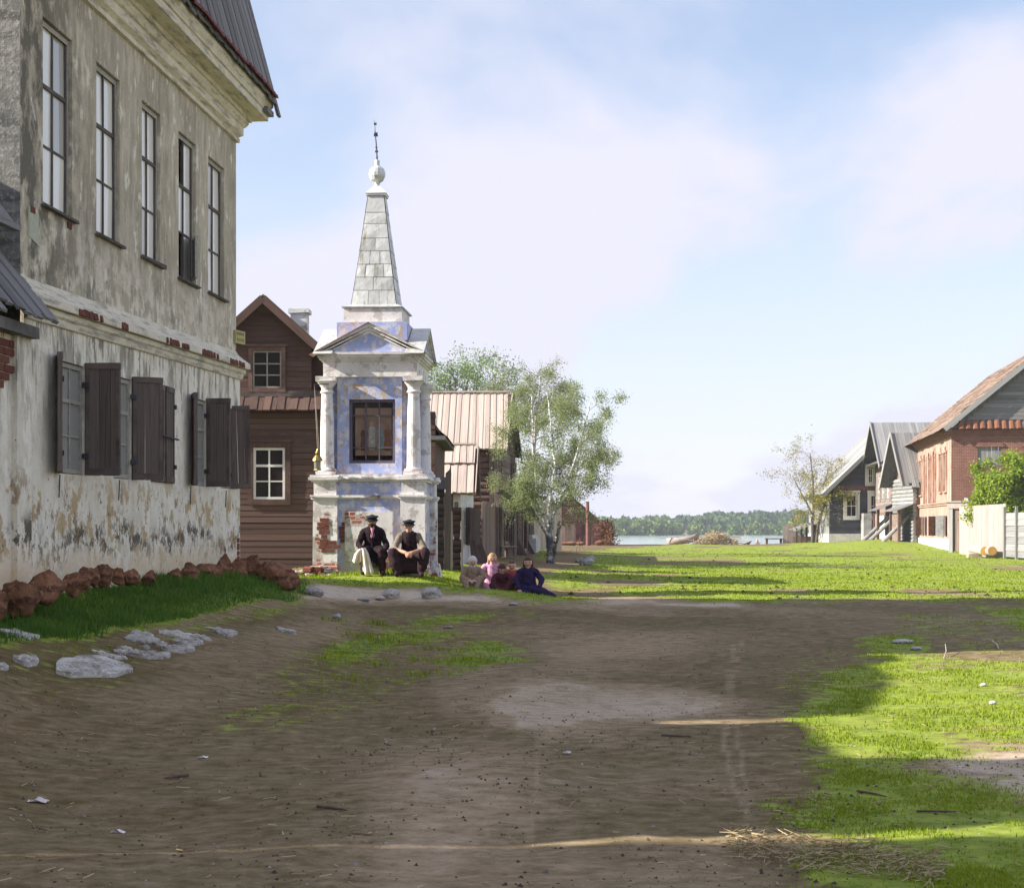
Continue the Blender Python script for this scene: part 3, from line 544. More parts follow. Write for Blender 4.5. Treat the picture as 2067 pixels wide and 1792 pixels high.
def masks(X, Y, Z):
    Yc = np.maximum(Y, 3.0); u = X / Yc * FPX + UC; v = VH + (ZC - Z) / Yc * FPX
    s = np.clip((v - 1064) / 300, .12, 1.6)
    u2 = u + (fbm(X * .9, Y * .9, 21) - .5) * 150 * s + (fbm(X * 3.7, Y * 3.7, 27, 3) - .5) * 50 * s; v2 = v + (fbm(X * .9 + 50, Y * .9, 31) - .5) * 52 * s
    g = np.full(X.shape, .12)
    g = np.where((v < 1100) | (Y < 4), .5, g)
    JT = [(0, 0), (38, 5), (-38, -5), (14, 16), (-14, -16), (26, -12), (-26, 12)]
    def soft(poly): return sum(inpoly(u2 + ju * s, v2 + jv * s, poly).astype(float) for ju, jv in JT) / len(JT)
    for poly, a in GRASS: g = np.maximum(g, .12 + (a - .12) * soft(poly))
    for poly, a in BARE: g = g * (1 - a * soft(poly))
    p = np.full(X.shape, .20)
    for poly, a in PALE: p = np.maximum(p, .2 + (a - .2) * soft(poly))
    for tr in TRACKS:
        for (a, b) in zip(tr[:-1], tr[1:]):
            t = np.clip((v - a[1]) / (b[1] - a[1]), 0, 1); du = np.abs(u - (a[0] + (b[0] - a[0]) * t)) + (fbm(X * 5, Y * 5, 44, 3) - .5) * 10; w = 2.5 + 4 * np.clip((v - 1290) / 300, 0, 1)
            p = np.where((v >= a[1]) & (v < b[1]) & (du < w), np.maximum(p, .46), p)
    p = p + (fbm(X * .45, Y * .45, 61) - .5) * .5
    g = g * (1 - .75 * np.clip((fbm(X * .33, Y * .22, 83) - .54) * 6, 0, 1) * np.clip((Y - 26) / 6, 0, 1)); g = g * (1 - .5 * np.clip((fbm(X * 1.5, Y * 1.5, 87) - .55) * 5, 0, 1) * (Y < 26))
    return np.clip(g, 0, 1), np.clip(p, 0, 1)
rows = np.concatenate([np.linspace(-70, 2, 20), np.linspace(3, 5.6, 8), np.geomspace(5.8, 30, 250), np.geomspace(30.3, 135, 150), np.geomspace(137, 240, 24), np.geomspace(300, 540, 4), np.geomspace(560, 2600, 22)])
ss = np.concatenate([-np.geomspace(14, .62, 14), np.linspace(-.55, .55, 360), np.geomspace(.62, 14, 14)])
GY, GS = np.meshgrid(rows, ss, indexing='ij'); GX = GS * np.maximum(GY, 5.0) ; GX = np.where(np.abs(GS) > .56, GS * np.clip(GY, 9.0, 400.0), GX)
GZ = ground_z(GX, GY)
gm, pm = masks(GX, GY, GZ)
nr, ncol = GX.shape
me = bpy.data.meshes.new('ground'); idx = np.arange(nr * ncol).reshape(nr, ncol)
quads = np.stack([idx[:-1, :-1], idx[:-1, 1:], idx[1:, 1:], idx[1:, :-1]], -1).reshape(-1, 4)
def mesh_np(me, co, faces, k):
    me.vertices.add(len(co)); me.vertices.foreach_set('co', np.ascontiguousarray(co, dtype=np.float32).ravel())
    me.loops.add(faces.size); me.loops.foreach_set('vertex_index', np.ascontiguousarray(faces, dtype=np.int32).ravel())
    me.polygons.add(len(faces)); me.polygons.foreach_set('loop_start', np.arange(0, faces.size, k, dtype=np.int32)); me.update(calc_edges=True)
mesh_np(me, np.stack([GX, GY, GZ], -1).reshape(-1, 3), quads, 4)
for nm, arr in (('grass', gm), ('pale', pm)):
    a = me.attributes.new(nm, 'FLOAT', 'POINT'); a.data.foreach_set('value', np.ascontiguousarray(arr, dtype=np.float32).ravel())
me.polygons.foreach_set('use_smooth', [True] * len(me.polygons)); me.materials.append(M_['ground'])
ground = put(bpy.data.objects.new('ground', me), Matrix()); tag(ground, kind='structure')
# lake
b = MB(); b.add([(-1500, 140, -1.6), (1500, 140, -1.6), (1500, 760, -1.6), (-1500, 760, -1.6)], [(0, 1, 2, 3)]); tag(b.build('lake', M_['water']), kind='structure')

def blades_mesh(name, X, Y, h, w, tint, mat, label, cat, lift=0.0, lean=.6, parent=None, quad=False):
    n = len(X); Z = ground_z(X, Y) + lift; a = np.random.rand(n) * 2 * np.pi; la = np.random.rand(n) * 2 * np.pi; ln = np.random.rand(n) * lean * h
    co = np.empty((n, 3, 3), np.float32)
    co[:, 0] = np.stack([X - np.cos(a) * w / 2, Y - np.sin(a) * w / 2, Z - .004], -1); co[:, 1] = np.stack([X + np.cos(a) * w / 2, Y + np.sin(a) * w / 2, Z - .004], -1); co[:, 2] = np.stack([X + np.cos(la) * ln, Y + np.sin(la) * ln, Z + h], -1)
    me = bpy.data.meshes.new(name); mesh_np(me, co.reshape(-1, 3), np.arange(n * 3).reshape(-1, 3), 3)
    t = me.attributes.new('tint', 'FLOAT', 'POINT'); t.data.foreach_set('value', np.repeat(tint, 3).astype(np.float32)); me.materials.append(mat)
    return tag(put(bpy.data.objects.new(name, me), Matrix()), label, cat, kind='stuff')
def scatter(n, y0, y1, u0, u1, bias=1.0):
    Y = np.exp(np.random.rand(n) ** bias * math.log(y1 / y0)) * y0; u = u0 + (u1 - u0) * np.random.rand(n); return (u - UC) * Y / FPX, Y
X, Y = scatter(900000, 5.9, 125, -120, 2250, 1.0); Z = ground_z(X, Y); g, p = masks(X, Y, Z)
cl = fbm(X * 2.6, Y * 2.6, 71, 4); keep = (np.random.rand(len(X)) < np.clip((g - .30) * 1.5, 0, 1) * np.clip((cl - .34) * 3.6, .02, 1) * np.clip(1.7 - Y / 45, .12, 1)); X, Y = X[keep], Y[keep]; g = g[keep]
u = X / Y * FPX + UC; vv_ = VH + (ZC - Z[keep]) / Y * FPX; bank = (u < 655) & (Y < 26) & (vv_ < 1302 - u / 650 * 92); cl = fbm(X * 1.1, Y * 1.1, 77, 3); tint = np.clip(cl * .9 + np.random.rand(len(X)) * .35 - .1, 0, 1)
hh = (.007 + .015 * np.random.rand(len(X))) * (1 + np.clip(Y / 35, 0, 1.8)); ww = .004 + .0009 * Y
blades_mesh('grass', X[~bank], Y[~bank], hh[~bank], ww[~bank], tint[~bank], M_['grass'], 'short bright green grass growing in patches over the street and lawn', 'grass')
Xb, Yb = scatter(130000, 12.0, 26, -60, 700, 1.0); Zb = ground_z(Xb, Yb); gb, _p = masks(Xb, Yb, Zb); ub = Xb / Yb * FPX + UC; vb_ = VH + (ZC - Zb) / Yb * FPX; kb = (np.random.rand(len(Xb)) < np.clip((gb - .5) * 2.2, 0, 1)) & (vb_ < 1302 - ub / 650 * 92); Xb, Yb = Xb[kb], Yb[kb]
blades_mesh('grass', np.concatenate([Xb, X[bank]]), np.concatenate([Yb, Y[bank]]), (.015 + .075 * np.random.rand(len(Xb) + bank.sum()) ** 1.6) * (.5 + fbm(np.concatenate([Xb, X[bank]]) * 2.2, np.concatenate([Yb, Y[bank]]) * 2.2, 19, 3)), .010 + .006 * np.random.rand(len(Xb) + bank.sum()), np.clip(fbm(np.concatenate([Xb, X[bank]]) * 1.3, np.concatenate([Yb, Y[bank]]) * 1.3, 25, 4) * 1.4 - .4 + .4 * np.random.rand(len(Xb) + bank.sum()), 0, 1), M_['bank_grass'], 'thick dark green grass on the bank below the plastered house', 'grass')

# longer tufts against walls, stones and fences, and dry blades through the lawn
def tufts(name, pts, hmin, hmax, mat, label, n=40, spread=.09):
    A = np.repeat(np.array(pts, float), n, 0); A = A + np.random.normal(size=A.shape) * spread; k = len(A); blades_mesh(name, A[:, 0], A[:, 1], hmin + (hmax - hmin) * np.random.rand(k) ** 1.5, .006 + .0006 * A[:, 1], np.random.rand(k), mat, label, 'grass', 0, .8)
_t = []
for i in range(150):
    y = np.random.uniform(14.5, 24.6); _t.append((-6.82 + .0927 * y + np.random.uniform(.25, 1.0), y))
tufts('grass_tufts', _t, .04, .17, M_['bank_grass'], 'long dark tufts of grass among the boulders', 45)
_t = [((u - UC) * y / FPX, y) for u, y in [(np.random.uniform(605, 900), np.random.uniform(28.2, 29.1)) for i in range(34)] + [(np.random.uniform(1930, 2200), np.random.uniform(70, 84)) for i in range(30)] + [(np.random.uniform(640, 1000), np.random.uniform(14.5, 21)) for i in range(14)]]
tufts('grass_tufts', _t, .03, .12, M_['grass'], 'bright tufts of grass at the shrine foot and along the fences', 40, .12)
X, Y = scatter(16000, 6, 60, 1150, 2200, 1.0); Z = ground_z(X, Y); g, p = masks(X, Y, Z); k = (g > .45) & (np.random.rand(len(X)) < np.clip((fbm(X * .8, Y * .8, 57, 3) - .42) * 4, 0, 1)); X, Y = X[k], Y[k]
blades_mesh('dry_grass', X, Y, (.010 + .02 * np.random.rand(len(X))) * (1 + np.clip(Y / 60, 0, 1)), .003 + .0003 * Y, np.random.rand(len(X)), M_['straw'], 'dry straw-coloured blades mixed through the lawn', 'grass', 0, 1.2)
# ------------------------------------------------------------ the big plastered house on the left
TH = math.atan(278 / FPX); FX0 = 835 * 24.5
HX0 = -FX0 / FPX
def facade_Y(u): return FX0 / (1312.0 - u)
Y_N, Y_F = 16.1, 24.5; HL = (Y_F - Y_N) / math.cos(TH)
def su(u): return (facade_Y(u) - Y_N) / math.cos(TH)
HM = frame(HX0 + Y_N * math.tan(TH), Y_N, 0, math.pi / 2 - TH)
hb = HM @ Vector((HL / 2, 2, .6))
house = thing('plastered_house', 'tall two-storey house of stained grey-white plaster with heavy cornice', 'house', (hb.x, hb.y, .6))
UPW = [(87, 146), (195, 242), (287, 324), (361, 396), (421, 453)]
LOW = [(112, 163), (222, 258), (298, 342), (383, 410), (440, 463)]
up_h = [(su(a), su(b), 5.14 + random.uniform(-.02, .02), 7.24) for a, b in UPW]; lo_h = [(su(a), su(b), 2.12, 3.42) for a, b in LOW]
def zbelt(x): return 3.93 + .17 * x / HL
b = MB(HM); b.holed(0, HL, 4.0, 8.3, up_h, 0.0, .24)
b.add([(HL, 0, 4.0), (HL, 9, 4.0), (HL, 9, 8.3), (HL, 0, 8.3)], [(0, 1, 2, 3)]); q = MB(HM); q.add([(0, 9, 1.0), (0, 0, 1.0), (0, 0, 8.3), (0, 9, 8.3)], [(0, 1, 2, 3)]); q.build('end_wall', stone('soot_shade_plaster', (.15, .145, .135), (.27, .26, .235), (.09, .088, .08), .8, .6), house)  # dark sooty plaster; the shade missing on this end is also in its colour
b.build('upper_wall', M_['plaster_up'], house)
b = MB(HM); b.holed(-.02, HL + .06, .1, 4.08, lo_h, -.05, .24); b.add([(HL + .06, -.05, .1), (HL + .06, 9, .1), (HL + .06, 9, 4.08), (HL + .06, -.05, 4.08)], [(0, 1, 2, 3)])
b.build('lower_wall', M_['plaster_low'], house)
for h in up_h + lo_h:                                                # black boxes stand in for the unlit rooms behind the windows
    b = MB(HM); b.box(h[0] - .05, h[1] + .05, .26, .9, h[2] - .05, h[3] + .05); b.build('room_dark_box', M_['black'], house)
def sweep(b, prof, x0, x1, yend, dz=lambda x: 0.0):
    """profile of (out, z) along the front with a mitred return round the far corner"""
    st = [[(x0, -n, z + dz(x0)) for n, z in prof], [(x1 + n, -n, z + dz(x1)) for n, z in prof], [(x1 + n, yend, z + dz(x1)) for n, z in prof]]
    k = len(prof); vs = sum(st, [])
    b.add(vs, [(s * k + i, (s + 1) * k + i, (s + 1) * k + i + 1, s * k + i + 1) for s in range(2) for i in range(k - 1)] + [tuple(range(k - 1, -1, -1))])
b = MB(HM)
sweep(b, [(.0, 7.84), (.05, 7.84), (.05, 7.90), (.03, 7.92), (.10, 7.97), (.10, 8.09), (.13, 8.11), (.17, 8.17), (.17, 8.20), (.21, 8.21), (.21, 8.28), (.43, 8.29), (.43, 8.40), (.46, 8.41), (.45, 8.44), (.47, 8.49), (.50, 8.54), (.50, 8.62), (0, 8.64)], -.45, HL, 4)
b.build('cornice', M_['trim'], house)
b = MB(HM)
sweep(b, [(.05, -.17), (.085, -.16), (.10, -.10), (.10, -.085), (.13, -.06), (.13, 0.0), (.115, .01)], -.02, HL, 3, lambda x: zbelt(max(0, x)))
b.build('belt_moulding', M_['trim'], house)
b = MB(HM); sweep(b, [(.10, .012), (.19, .012), (.19, .10), (.10, .17), (.03, .24), (0, .30)], -.02, HL, 3, lambda x: zbelt(max(0, x))); b.build('belt_ledge', M_['trim'], house)
for (a, c) in ((112, 176), (216, 233), (309, 354), (383, 416), (441, 472)):
    x = su(a); e = su(c)
    while x < e:
        w = .075 * random.uniform(.9, 1.1); z = zbelt(x) + .056
        if random.random() > .14: plank('brick', house, (x + w / 2, -.186 - random.uniform(0, .018), z - .046), (x + w / 2 + random.uniform(-.008, .008), -.186, z + random.uniform(.02, .044)), w - .014, .03, (0, -1, .1), M_['brick_one'], HM)
        x += w
# chips where bricks show
for (u, v, n) in ((68, 425, 1), (138, 455, 1), (488, 1105, 4), (487, 1090, 2)):
    Yq = facade_Y(u)
    for k in range(n):
        x = su(u) + random.uniform(-.05, .05); z = ZV(v, Yq) - .085 * k; yy = 0.0 if z > 4.2 else -.05
        if x > HL - .1: x = HL - .06
        plank('brick', house, (x - .06, yy - .002, z), (x + .06, yy - .002, z), .07, .02, (0, -1, 0), M_['brick_one'], HM)
for i, h in enumerate(up_h):
    op = [(0, 0), (0, 2)] if i == 3 else []
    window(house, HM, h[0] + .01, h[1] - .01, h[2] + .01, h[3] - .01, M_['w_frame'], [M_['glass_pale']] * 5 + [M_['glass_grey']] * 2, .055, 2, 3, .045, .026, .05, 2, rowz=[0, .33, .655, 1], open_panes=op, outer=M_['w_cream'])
    b = MB(HM); b.box(h[0] - .05, h[1] + .06, -.07, .10, h[2] - .045, h[2] - .005, .012); b.build('window_sill', M_['w_frame'], house)
    if i == 3:                                                       # the one casement standing ajar
        A = HM @ Matrix.Translation((h[1] - .07, .04, 0)) @ Matrix.Rotation(R(28), 4, 'Z')
        b = MB(A); z0, z1 = h[2] + .06, h[2] + .68
        for (p, q, r, s2) in ((-.36, -.32, z0, z1), (-.04, 0, z0, z1), (-.32, -.04, z0, z0 + .04), (-.32, -.04, z1 - .04, z1)): b.box(p, q, -.02, .02, r, s2)
        cs = b.build('casement', M_['w_cream'], house); g = MB(A); g.box(-.318, -.042, -.002, .002, z0 + .042, z1 - .042); g.build('pane', M_['glass'], cs)
for i, h in enumerate(lo_h):
    window(house, HM, h[0] + .012, h[1] - .012, h[2] + .012, h[3] - .012, M_['w_cream'], M_['glass_dusty'], -.025, 2, 3, .05, .022, .05, 2, rowz=[0, .34, .66, 1])
def shutter(h, side, ang, w=.42, zz=None, tilt=0.0):
    """hinged at the left (-1) or right (+1) jamb, opened by ang degrees from closed"""
    hx = h[0] - .01 if side < 0 else h[1] + .01; z0, z1 = (h[2] - .02, h[3] + .03) if zz is None else zz
    A = HM @ Matrix.Translation((hx, -.055, 0)) @ Matrix.Rotation(R(-ang if side < 0 else ang), 4, 'Z') @ Matrix.Rotation(R(tilt), 4, 'Y')
    sg = 1 if side < 0 else -1                                        # leaf extends over the opening when closed
    b = MB(A)
    for z in (z0 + .03, z1 - .06): b.box(min(0.01 * sg, w * sg), max(0.01 * sg, w * sg), -.030, .030, z, z + .075)
    for xx in (.012, w - .05): b.box(min(xx * sg, (xx + .045) * sg), max(xx * sg, (xx + .045) * sg), -.026, .026, z0 + .106, z1 - .061)
    s = b.build('shutter', M_['w_shutter'], house)
    xs = [0.0, w * .42, w * .72, w]
    for k in range(3):
        xc = (xs[k] + xs[k + 1]) / 2 * sg; plank('plank', s, (xc, 0, z0 + .02), (xc, 0, z1 + .012), xs[k + 1] - xs[k] - .008, .032, (0, -1, 0), M_['w_shutter'], A)
    for z in (z0 + .25, z1 - .25):
        hb_ = MB(A); hb_.box(min(-.02 * sg, .05 * sg), max(-.02 * sg, .05 * sg), -.05, .05, z - .03, z + .03); hb_.build('hinge', M_['dark_metal'], s)
    return s
shutter(lo_h[0], -1, 157); shutter(lo_h[0], 1, 92, .43); shutter(lo_h[1], 1, 118, .40); shutter(lo_h[2], -1, 2, .46); shutter(lo_h[2], 1, 3, .44); shutter(lo_h[3], -1, 156, .38); shutter(lo_h[3], 1, 90, .37); shutter(lo_h[4], 1, 104, .36, tilt=1.5)
b = MB(HM); h = lo_h[2]; b.beam((h[0] + .02, -.115, 2.78), (h[1] + .06, -.115, 2.74), .03, .02); b.build('shutter_bar', M_['dark_metal'], house)
for u, zz in ((106, 2.1), (228, 2.1), (374, 2.1), (446, 2.08)):        # hooks hanging from the shutters
    b = MB(HM); x = su(u); b.tube([(x, -.09, zz), (x + .01, -.075, zz - .26)], .008, 6); b.build('shutter_hook', M_['dark_metal'], house)
# roof: one steep boarded slope over a row of clay tiles, a flatter slope behind it
PB = (-.54, 8.60); PT = (.22, 11.3)
roof = MB(HM); roof.add([(-.4, PB[0] + .02, PB[1] - .02), (HL + .46, PB[0] + .02, PB[1] - .02), (HL + .46, PT[0], PT[1] - .03), (-.4, PT[0], PT[1] - .03)], [(0, 1, 2, 3)])
roof.add([(-.4, PT[0], PT[1] - .03), (HL + .46, PT[0], PT[1] - .03), (HL + .46, 4.6, 12.6), (-.4, 4.6, 12.6)], [(0, 1, 2, 3)]); roof.add([(-.4, 4.6, 12.6), (HL + .46, 4.6, 12.6), (HL + .46, 9.5, 8.4), (-.4, 9.5, 8.4)], [(0, 1, 2, 3)])
roof.box(HL + .05, HL + .44, -.52, 9.4, 8.36, 8.44)
roof.add([(HL + .02, 0, 8.4), (HL + .02, 9.4, 8.4), (HL + .02, 4.6, 12.55), (HL + .02, .3, 11.2)], [(0, 1, 2, 3)]); roof.add([(.0, 0, 8.3), (0, 9.4, 8.3), (.0, 4.6, 12.55), (0, .3, 11.2)], [(0, 1, 2, 3)])
rf = roof.build('roof', M_['w_roofdark'], house)
roof_boards(rf, HM, -.4, HL + .45, PB, PT, .21, M_['w_roofdark'], .025, jl=.08)
b = MB(HM); b.beam((HL + .47, PB[0] - .06, PB[1] - .22), (HL + .47, PT[0] - .03, PT[1]), .045, .16, (1, 0, 0)); b.build('barge_board', M_['w_roofdark'], house)
tm = MB(); vs = []; n = 5
for k in range(n + 1):
    a = math.pi * k / n; vs += [(.085 * math.cos(a), -.10, .055 * math.sin(a)), (.075 * math.cos(a), .14, .05 * math.sin(a) + .07)]
tm.add(vs, [(2 * k, 2 * k + 2, 2 * k + 3, 2 * k + 1) for k in range(n)] + [tuple(range(0, 2 * n + 2, 2))])
TILE = bpy.data.meshes.new('tile'); TILE.from_pydata(tm.v, [], tm.f); TILE.update(); TILE.materials.append(M_['tile'])
x = -.2
while x < HL + .38:
    put(bpy.data.objects.new('tile', TILE), HM @ Matrix.Translation((x, -.53 + random.uniform(-.012, .012), 8.635 + random.uniform(-.01, .02))) @ Matrix.Rotation(random.uniform(-.12, .12), 4, 'Y'), house); x += .165 * random.uniform(.95, 1.05)
# pasted notice and corner plate
b = MB(HM); b.add([(su(56), -.004, 4.70), (su(77), -.012, 4.63), (su(77) + .01, -.006, 4.98), (su(57), -.004, 5.04)], [(0, 1, 2, 3)]); b.add([(su(56) + .004, -.012, 4.72), (su(56) + .008, -.02, 4.72), (su(57), -.02, 5.03), (su(57) - .004, -.012, 5.03)], [(0, 1, 2, 3)])
tag(b.build('paper_notice', plain('old_paper', (.50, .52, .40), .9, nscale=12, namt=.1)), 'curling pale paper notice pasted beside the house corner', 'notice')
SM = HM @ Matrix.Translation((HL - .03, -.05, 4.62)) @ Matrix.Rotation(R(-16), 4, 'Z')
sg = thing('street_sign', 'small yellow lettered plate on the far corner of the plastered house', 'sign', HM @ Vector((HL, -.05, 4.6)))
b = MB(SM); b.box(-.13, .15, -.035, .01, -.10, .11); b.build('board', plain('yellow_sign_paint', (.42, .38, .16), .6, nscale=8, namt=.1), sg)
b = MB(SM)
for k in range(7): b.box(-.11 + k * .034, -.11 + k * .034 + .016, -.037, -.034, .035, .08)
for k in range(6): b.box(-.10 + k * .038, -.10 + k * .038 + .014, -.037, -.034, -.065, -.015)
b.build('lettering', M_['dark_metal'], sg)

# ------------------------------------------------------------ low brick-and-plaster outbuilding at the near end, running past the camera on the left
ob = HM @ Vector((-3, 1, .5)); out = thing('low_outbuilding', 'low plastered brick outbuilding with steep board roof against the tall house', 'outbuilding', (ob.x, ob.y, .5))
b = MB(HM); b.box(-7.9, -.06, -.10, 3.6, .0, 3.66); b.box(-.44, -.075, -.16, -.098, .0, 3.62); b.build('wall', M_['plaster_low'], out)
for r in range(6):                                                   # bare brick under the eaves
    x = -1.6 + (.13 if r % 2 else 0)
    while x < -.52 - .04 * r + random.uniform(0, .06):
        plank('brick', out, (x, -.112, 3.42 - .088 * r), (x + .25, -.112, 3.42 - .088 * r), .072, .03, (0, -1, 0), M_['brick_one'], HM); x += .265
EV, RG = (-.34, 3.78), (1.30, 5.78)
b = MB(HM); b.add([(-3.2, EV[0], EV[1] - .03), (-.03, EV[0], EV[1] - .03), (-.03, RG[0], RG[1] - .03), (-3.2, RG[0], RG[1] - .03)], [(0, 1, 2, 3)]); b.add([(-3.2, RG[0], RG[1] - .03), (-.03, RG[0], RG[1] - .03), (-.03, 3.7, 3.6), (-3.2, 3.7, 3.6)], [(0, 1, 2, 3)])
b.add([(-3.15, 0, 3.6), (-3.15, 3.6, 3.6), (-3.15, RG[0], RG[1] - .05)], [(0, 1, 2)]); b.box(-3.1, -.10, -.26, -.08, 3.52, 3.64)
orf = b.build('roof', M_['w_roofdark'], out); roof_boards(orf, HM, -1.6, -.02, EV, RG, .17, M_['w_roofdark'], .03, jl=.25)
b = MB(HM); b.beam((-.0, EV[0] - .06, EV[1] - .07), (-.0, RG[0], RG[1]), .04, .12, (1, 0, 0)); b.build('barge_board', M_['w_roofdark'], out)
b = MB(HM); b.add([(-1.2, -.14, 4.68), (-.35, -.13, 4.68), (-.35, .6, 5.6), (-1.2, .6, 5.6)], [(0, 1, 2, 3), (3, 2, 1, 0)]); b.box(-1.2, -.36, -.16, -.08, 4.63, 4.69, .012); b.build('dormer_canopy', M_['w_roofdark'], out)
# unseen roof panels, sheds and fence, added to shape the shade on the street
b = MB(HM); b.box(-5.75, -3.2, -.1, 3.0, 3.6, 3.7); b.prism([(-5.75, 3.7), (-3.22, 3.7), (-3.22, 5.5), (-5.75, 5.15)], .9, 1.1); b.prism([(-7.9, 3.68), (-6.05, 3.68), (-6.05, 4.85), (-7.9, 4.9)], .9, 1.1); b.build('roof_shade_panels', M_['w_roofdark'], out)  # upright panels out of view, shaped to set the street's shadow edge
def shade_shed(s0, s1, zr, label):
    c = HM @ Vector(((s0 + s1) / 2, 1.5, .3)); t = thing('shade_shed', label, 'shed', (c.x, c.y, gz(c.x, c.y)))
    b = MB(HM); b.box(s0, s1, 0, 3.0, -.1, zr - 1.6); b.build('wall', M_['w_brown'], t)
    b = MB(HM); b.add([(s0, -.3, zr - 1.8), (s1, -.3, zr - 1.8), (s1, 1.5, zr), (s0, 1.5, zr), (s1, 3.3, zr - 1.8), (s0, 3.3, zr - 1.8)], [(0, 1, 2, 3), (3, 2, 4, 5), (1, 4, 2), (0, 3, 5)]); b.build('roof', M_['w_roofdark'], t)
shade_shed(-9.9, -8.15, 6.1, 'tall unseen board shed added beyond the low outbuilding to shade the street'); shade_shed(-24, -10.75, 6.8, 'long unseen board shed added to shade the near end of the street')  # unseen sheds added to cast shade across the street
c = HM @ Vector((-10.3, .2, 0)); t = thing('shade_fence', 'high unseen board fence added between the sheds to trim the sunlit strip', 'fence', (c.x, c.y, gz(c.x, c.y)))  # unseen fence added, its height set to trim the strip of sun
vboards(t, HM, -10.75, -9.9, -.1, 3.7, .16, M_['w_fence'], .2, .03, jz=.25)
# ------------------------------------------------------------ the wayside shrine
SA = R(-3.6); SX, SY = -2.735, 30.15
S = frame(SX, SY, 0, SA)
shrine = thing('wayside_shrine', 'white and blue brick shrine with corner columns, pediments and tall sheet-metal spire', 'shrine', (SX, SY, .5))
PR = 1.10                                                             # half width over the corner piers
for sx in (-1, 1):
    for sy in (-1, 1):
        b = MB(S); x0, x1 = sorted((sx * (PR - .47), sx * PR)); y0, y1 = sorted((sy * (PR - .47), sy * PR))
        b.box(x0, x1, y0, y1, .55, 2.06, .012); b.box(x0 + .012, x1 - .012, y0 + .012, y1 - .012, 2.13, 2.40, .006)
        e = .03
        b.box(x0 - e, x1 + e, y0 - e, y1 + e, 2.05, 2.09, .006); b.box(x0 - e * 1.6, x1 + e * 1.6, y0 - e * 1.6, y1 + e * 1.6, 2.088, 2.135, .006)
        b.box(x0 - .03, x1 + .03, y0 - .03, y1 + .03, 2.395, 2.435, .006); b.box(x0 - .075, x1 + .075, y0 - .075, y1 + .075, 2.432, 2.485, .01); b.box(x0 - .05, x1 + .05, y0 - .05, y1 + .05, 2.482, 2.53, .01)
        b.frustum(.36, .30, .27, .74, (sx * (PR - .22), sy * (PR - .22)))
        b.build('corner_pier', M_['white'], shrine)
b = MB(S)
b.box(-PR + .1, PR - .1, -PR + .10, PR - .10, .45, 2.40); b.build('pedestal', M_['blue'], shrine)
b = MB(S)
for a in range(4):
    Q = Matrix.Rotation(a * math.pi / 2, 4, 'Z'); w = PR - .47
    q = MB(); q.box(-w + .03, w - .03, -PR + .055, -PR + .12, 2.055, 2.085); q.box(-w + .05, w - .05, -PR + .03, -PR + .12, 2.083, 2.13); q.box(-w + .03, w - .03, -PR + .04, -PR + .12, 2.40, 2.44); q.box(-w + .076, w - .076, -PR + .0, -PR + .12, 2.438, 2.49, .008); q.box(-w + .052, w - .052, -PR + .03, -PR + .2, 2.488, 2.535, .008); q.box(-.86, .86, -.86, -.6, 2.3, 2.51)
    b.add([Q @ Vector(p) for p in q.v], q.f)
b.build('moulding', M_['white'], shrine)
b = MB(S); b.box(-.47, .47, -PR + .065, -PR + .105, .82, 1.82, .012); b.build('plaster_panel', M_['white'], shrine)
# upper core with the glazed niche in front
NX0, NX1, NZ0, NZ1 = -.43, .49, 2.76, 4.02
b = MB(S); b.holed(-.66, .62, 2.52, 4.46, [(NX0, NX1, NZ0, NZ1)], -.86, .34); b.add([(.62, -.86, 2.52), (.62, .86, 2.52), (.62, .86, 4.46), (.62, -.86, 4.46)], [(0, 1, 2, 3)]); b.add([(-.66, .86, 2.52), (-.66, -.86, 2.52), (-.66, -.86, 4.46), (-.66, .86, 4.46)], [(0, 1, 2, 3)]); b.add([(.62, .86, 2.52), (-.66, .86, 2.52), (-.66, .86, 4.46), (.62, .86, 4.46)], [(0, 1, 2, 3)])
b.box(-.80, -.662, -.74, .74, 2.52, 4.46); b.box(.622, .76, -.74, .74, 2.52, 4.46); b.build('core', M_['blue'], shrine)
b = MB(S); b.box(NX0 - .05, NX1 + .05, -.50, -.40, NZ0 - .05, NZ1 + .05); b.build('niche_back', plain('dark_niche_wall', (.09, .05, .055), .95), shrine)
o = window(shrine, S, NX0 + .004, NX1 - .004, NZ0 + .004, NZ1 - .004, plain('violet_grey_frame', (.13, .115, .145), .8, nscale=12, namt=.2), glass('niche_glass', (.10, .06, .06), .05, .35), -.80, 3, 3, .055, .022, .05, name='niche_window', rowz=[0, .245, .75, 1], open_panes=[(i, k) for i in range(3) for k in range(3)])
def glz():
    t = NT('clear_niche_glass'); t.t.nodes.remove(t.b); g = t.n('ShaderNodeBsdfGlossy'); g.inputs['Roughness'].default_value = .08; tr = t.n('ShaderNodeBsdfTransparent'); f = t.n('ShaderNodeFresnel'); f.inputs[0].default_value = 1.45; mx = t.n('ShaderNodeMixShader'); t.l(f.outputs[0], mx.inputs[0]); t.l(tr.outputs[0], mx.inputs[1]); t.l(g.outputs[0], mx.inputs[2]); t.l(mx.outputs[0], t.out.inputs[0]); return t.mat
GC = glz(); xs = [NX0 + .06, NX0 + .06 + .27, NX0 + .06 + .54, NX1 - .06]; zs = [NZ0 + .06, NZ0 + .31, NZ0 + .945, NZ1 - .06]
for i in range(3):
    for k in range(3):
        g = MB(S); g.box(xs[i] + .012, xs[i + 1] - .012, -.776, -.772, zs[k] + .012, zs[k + 1] - .012); g.build('pane', GC, o)
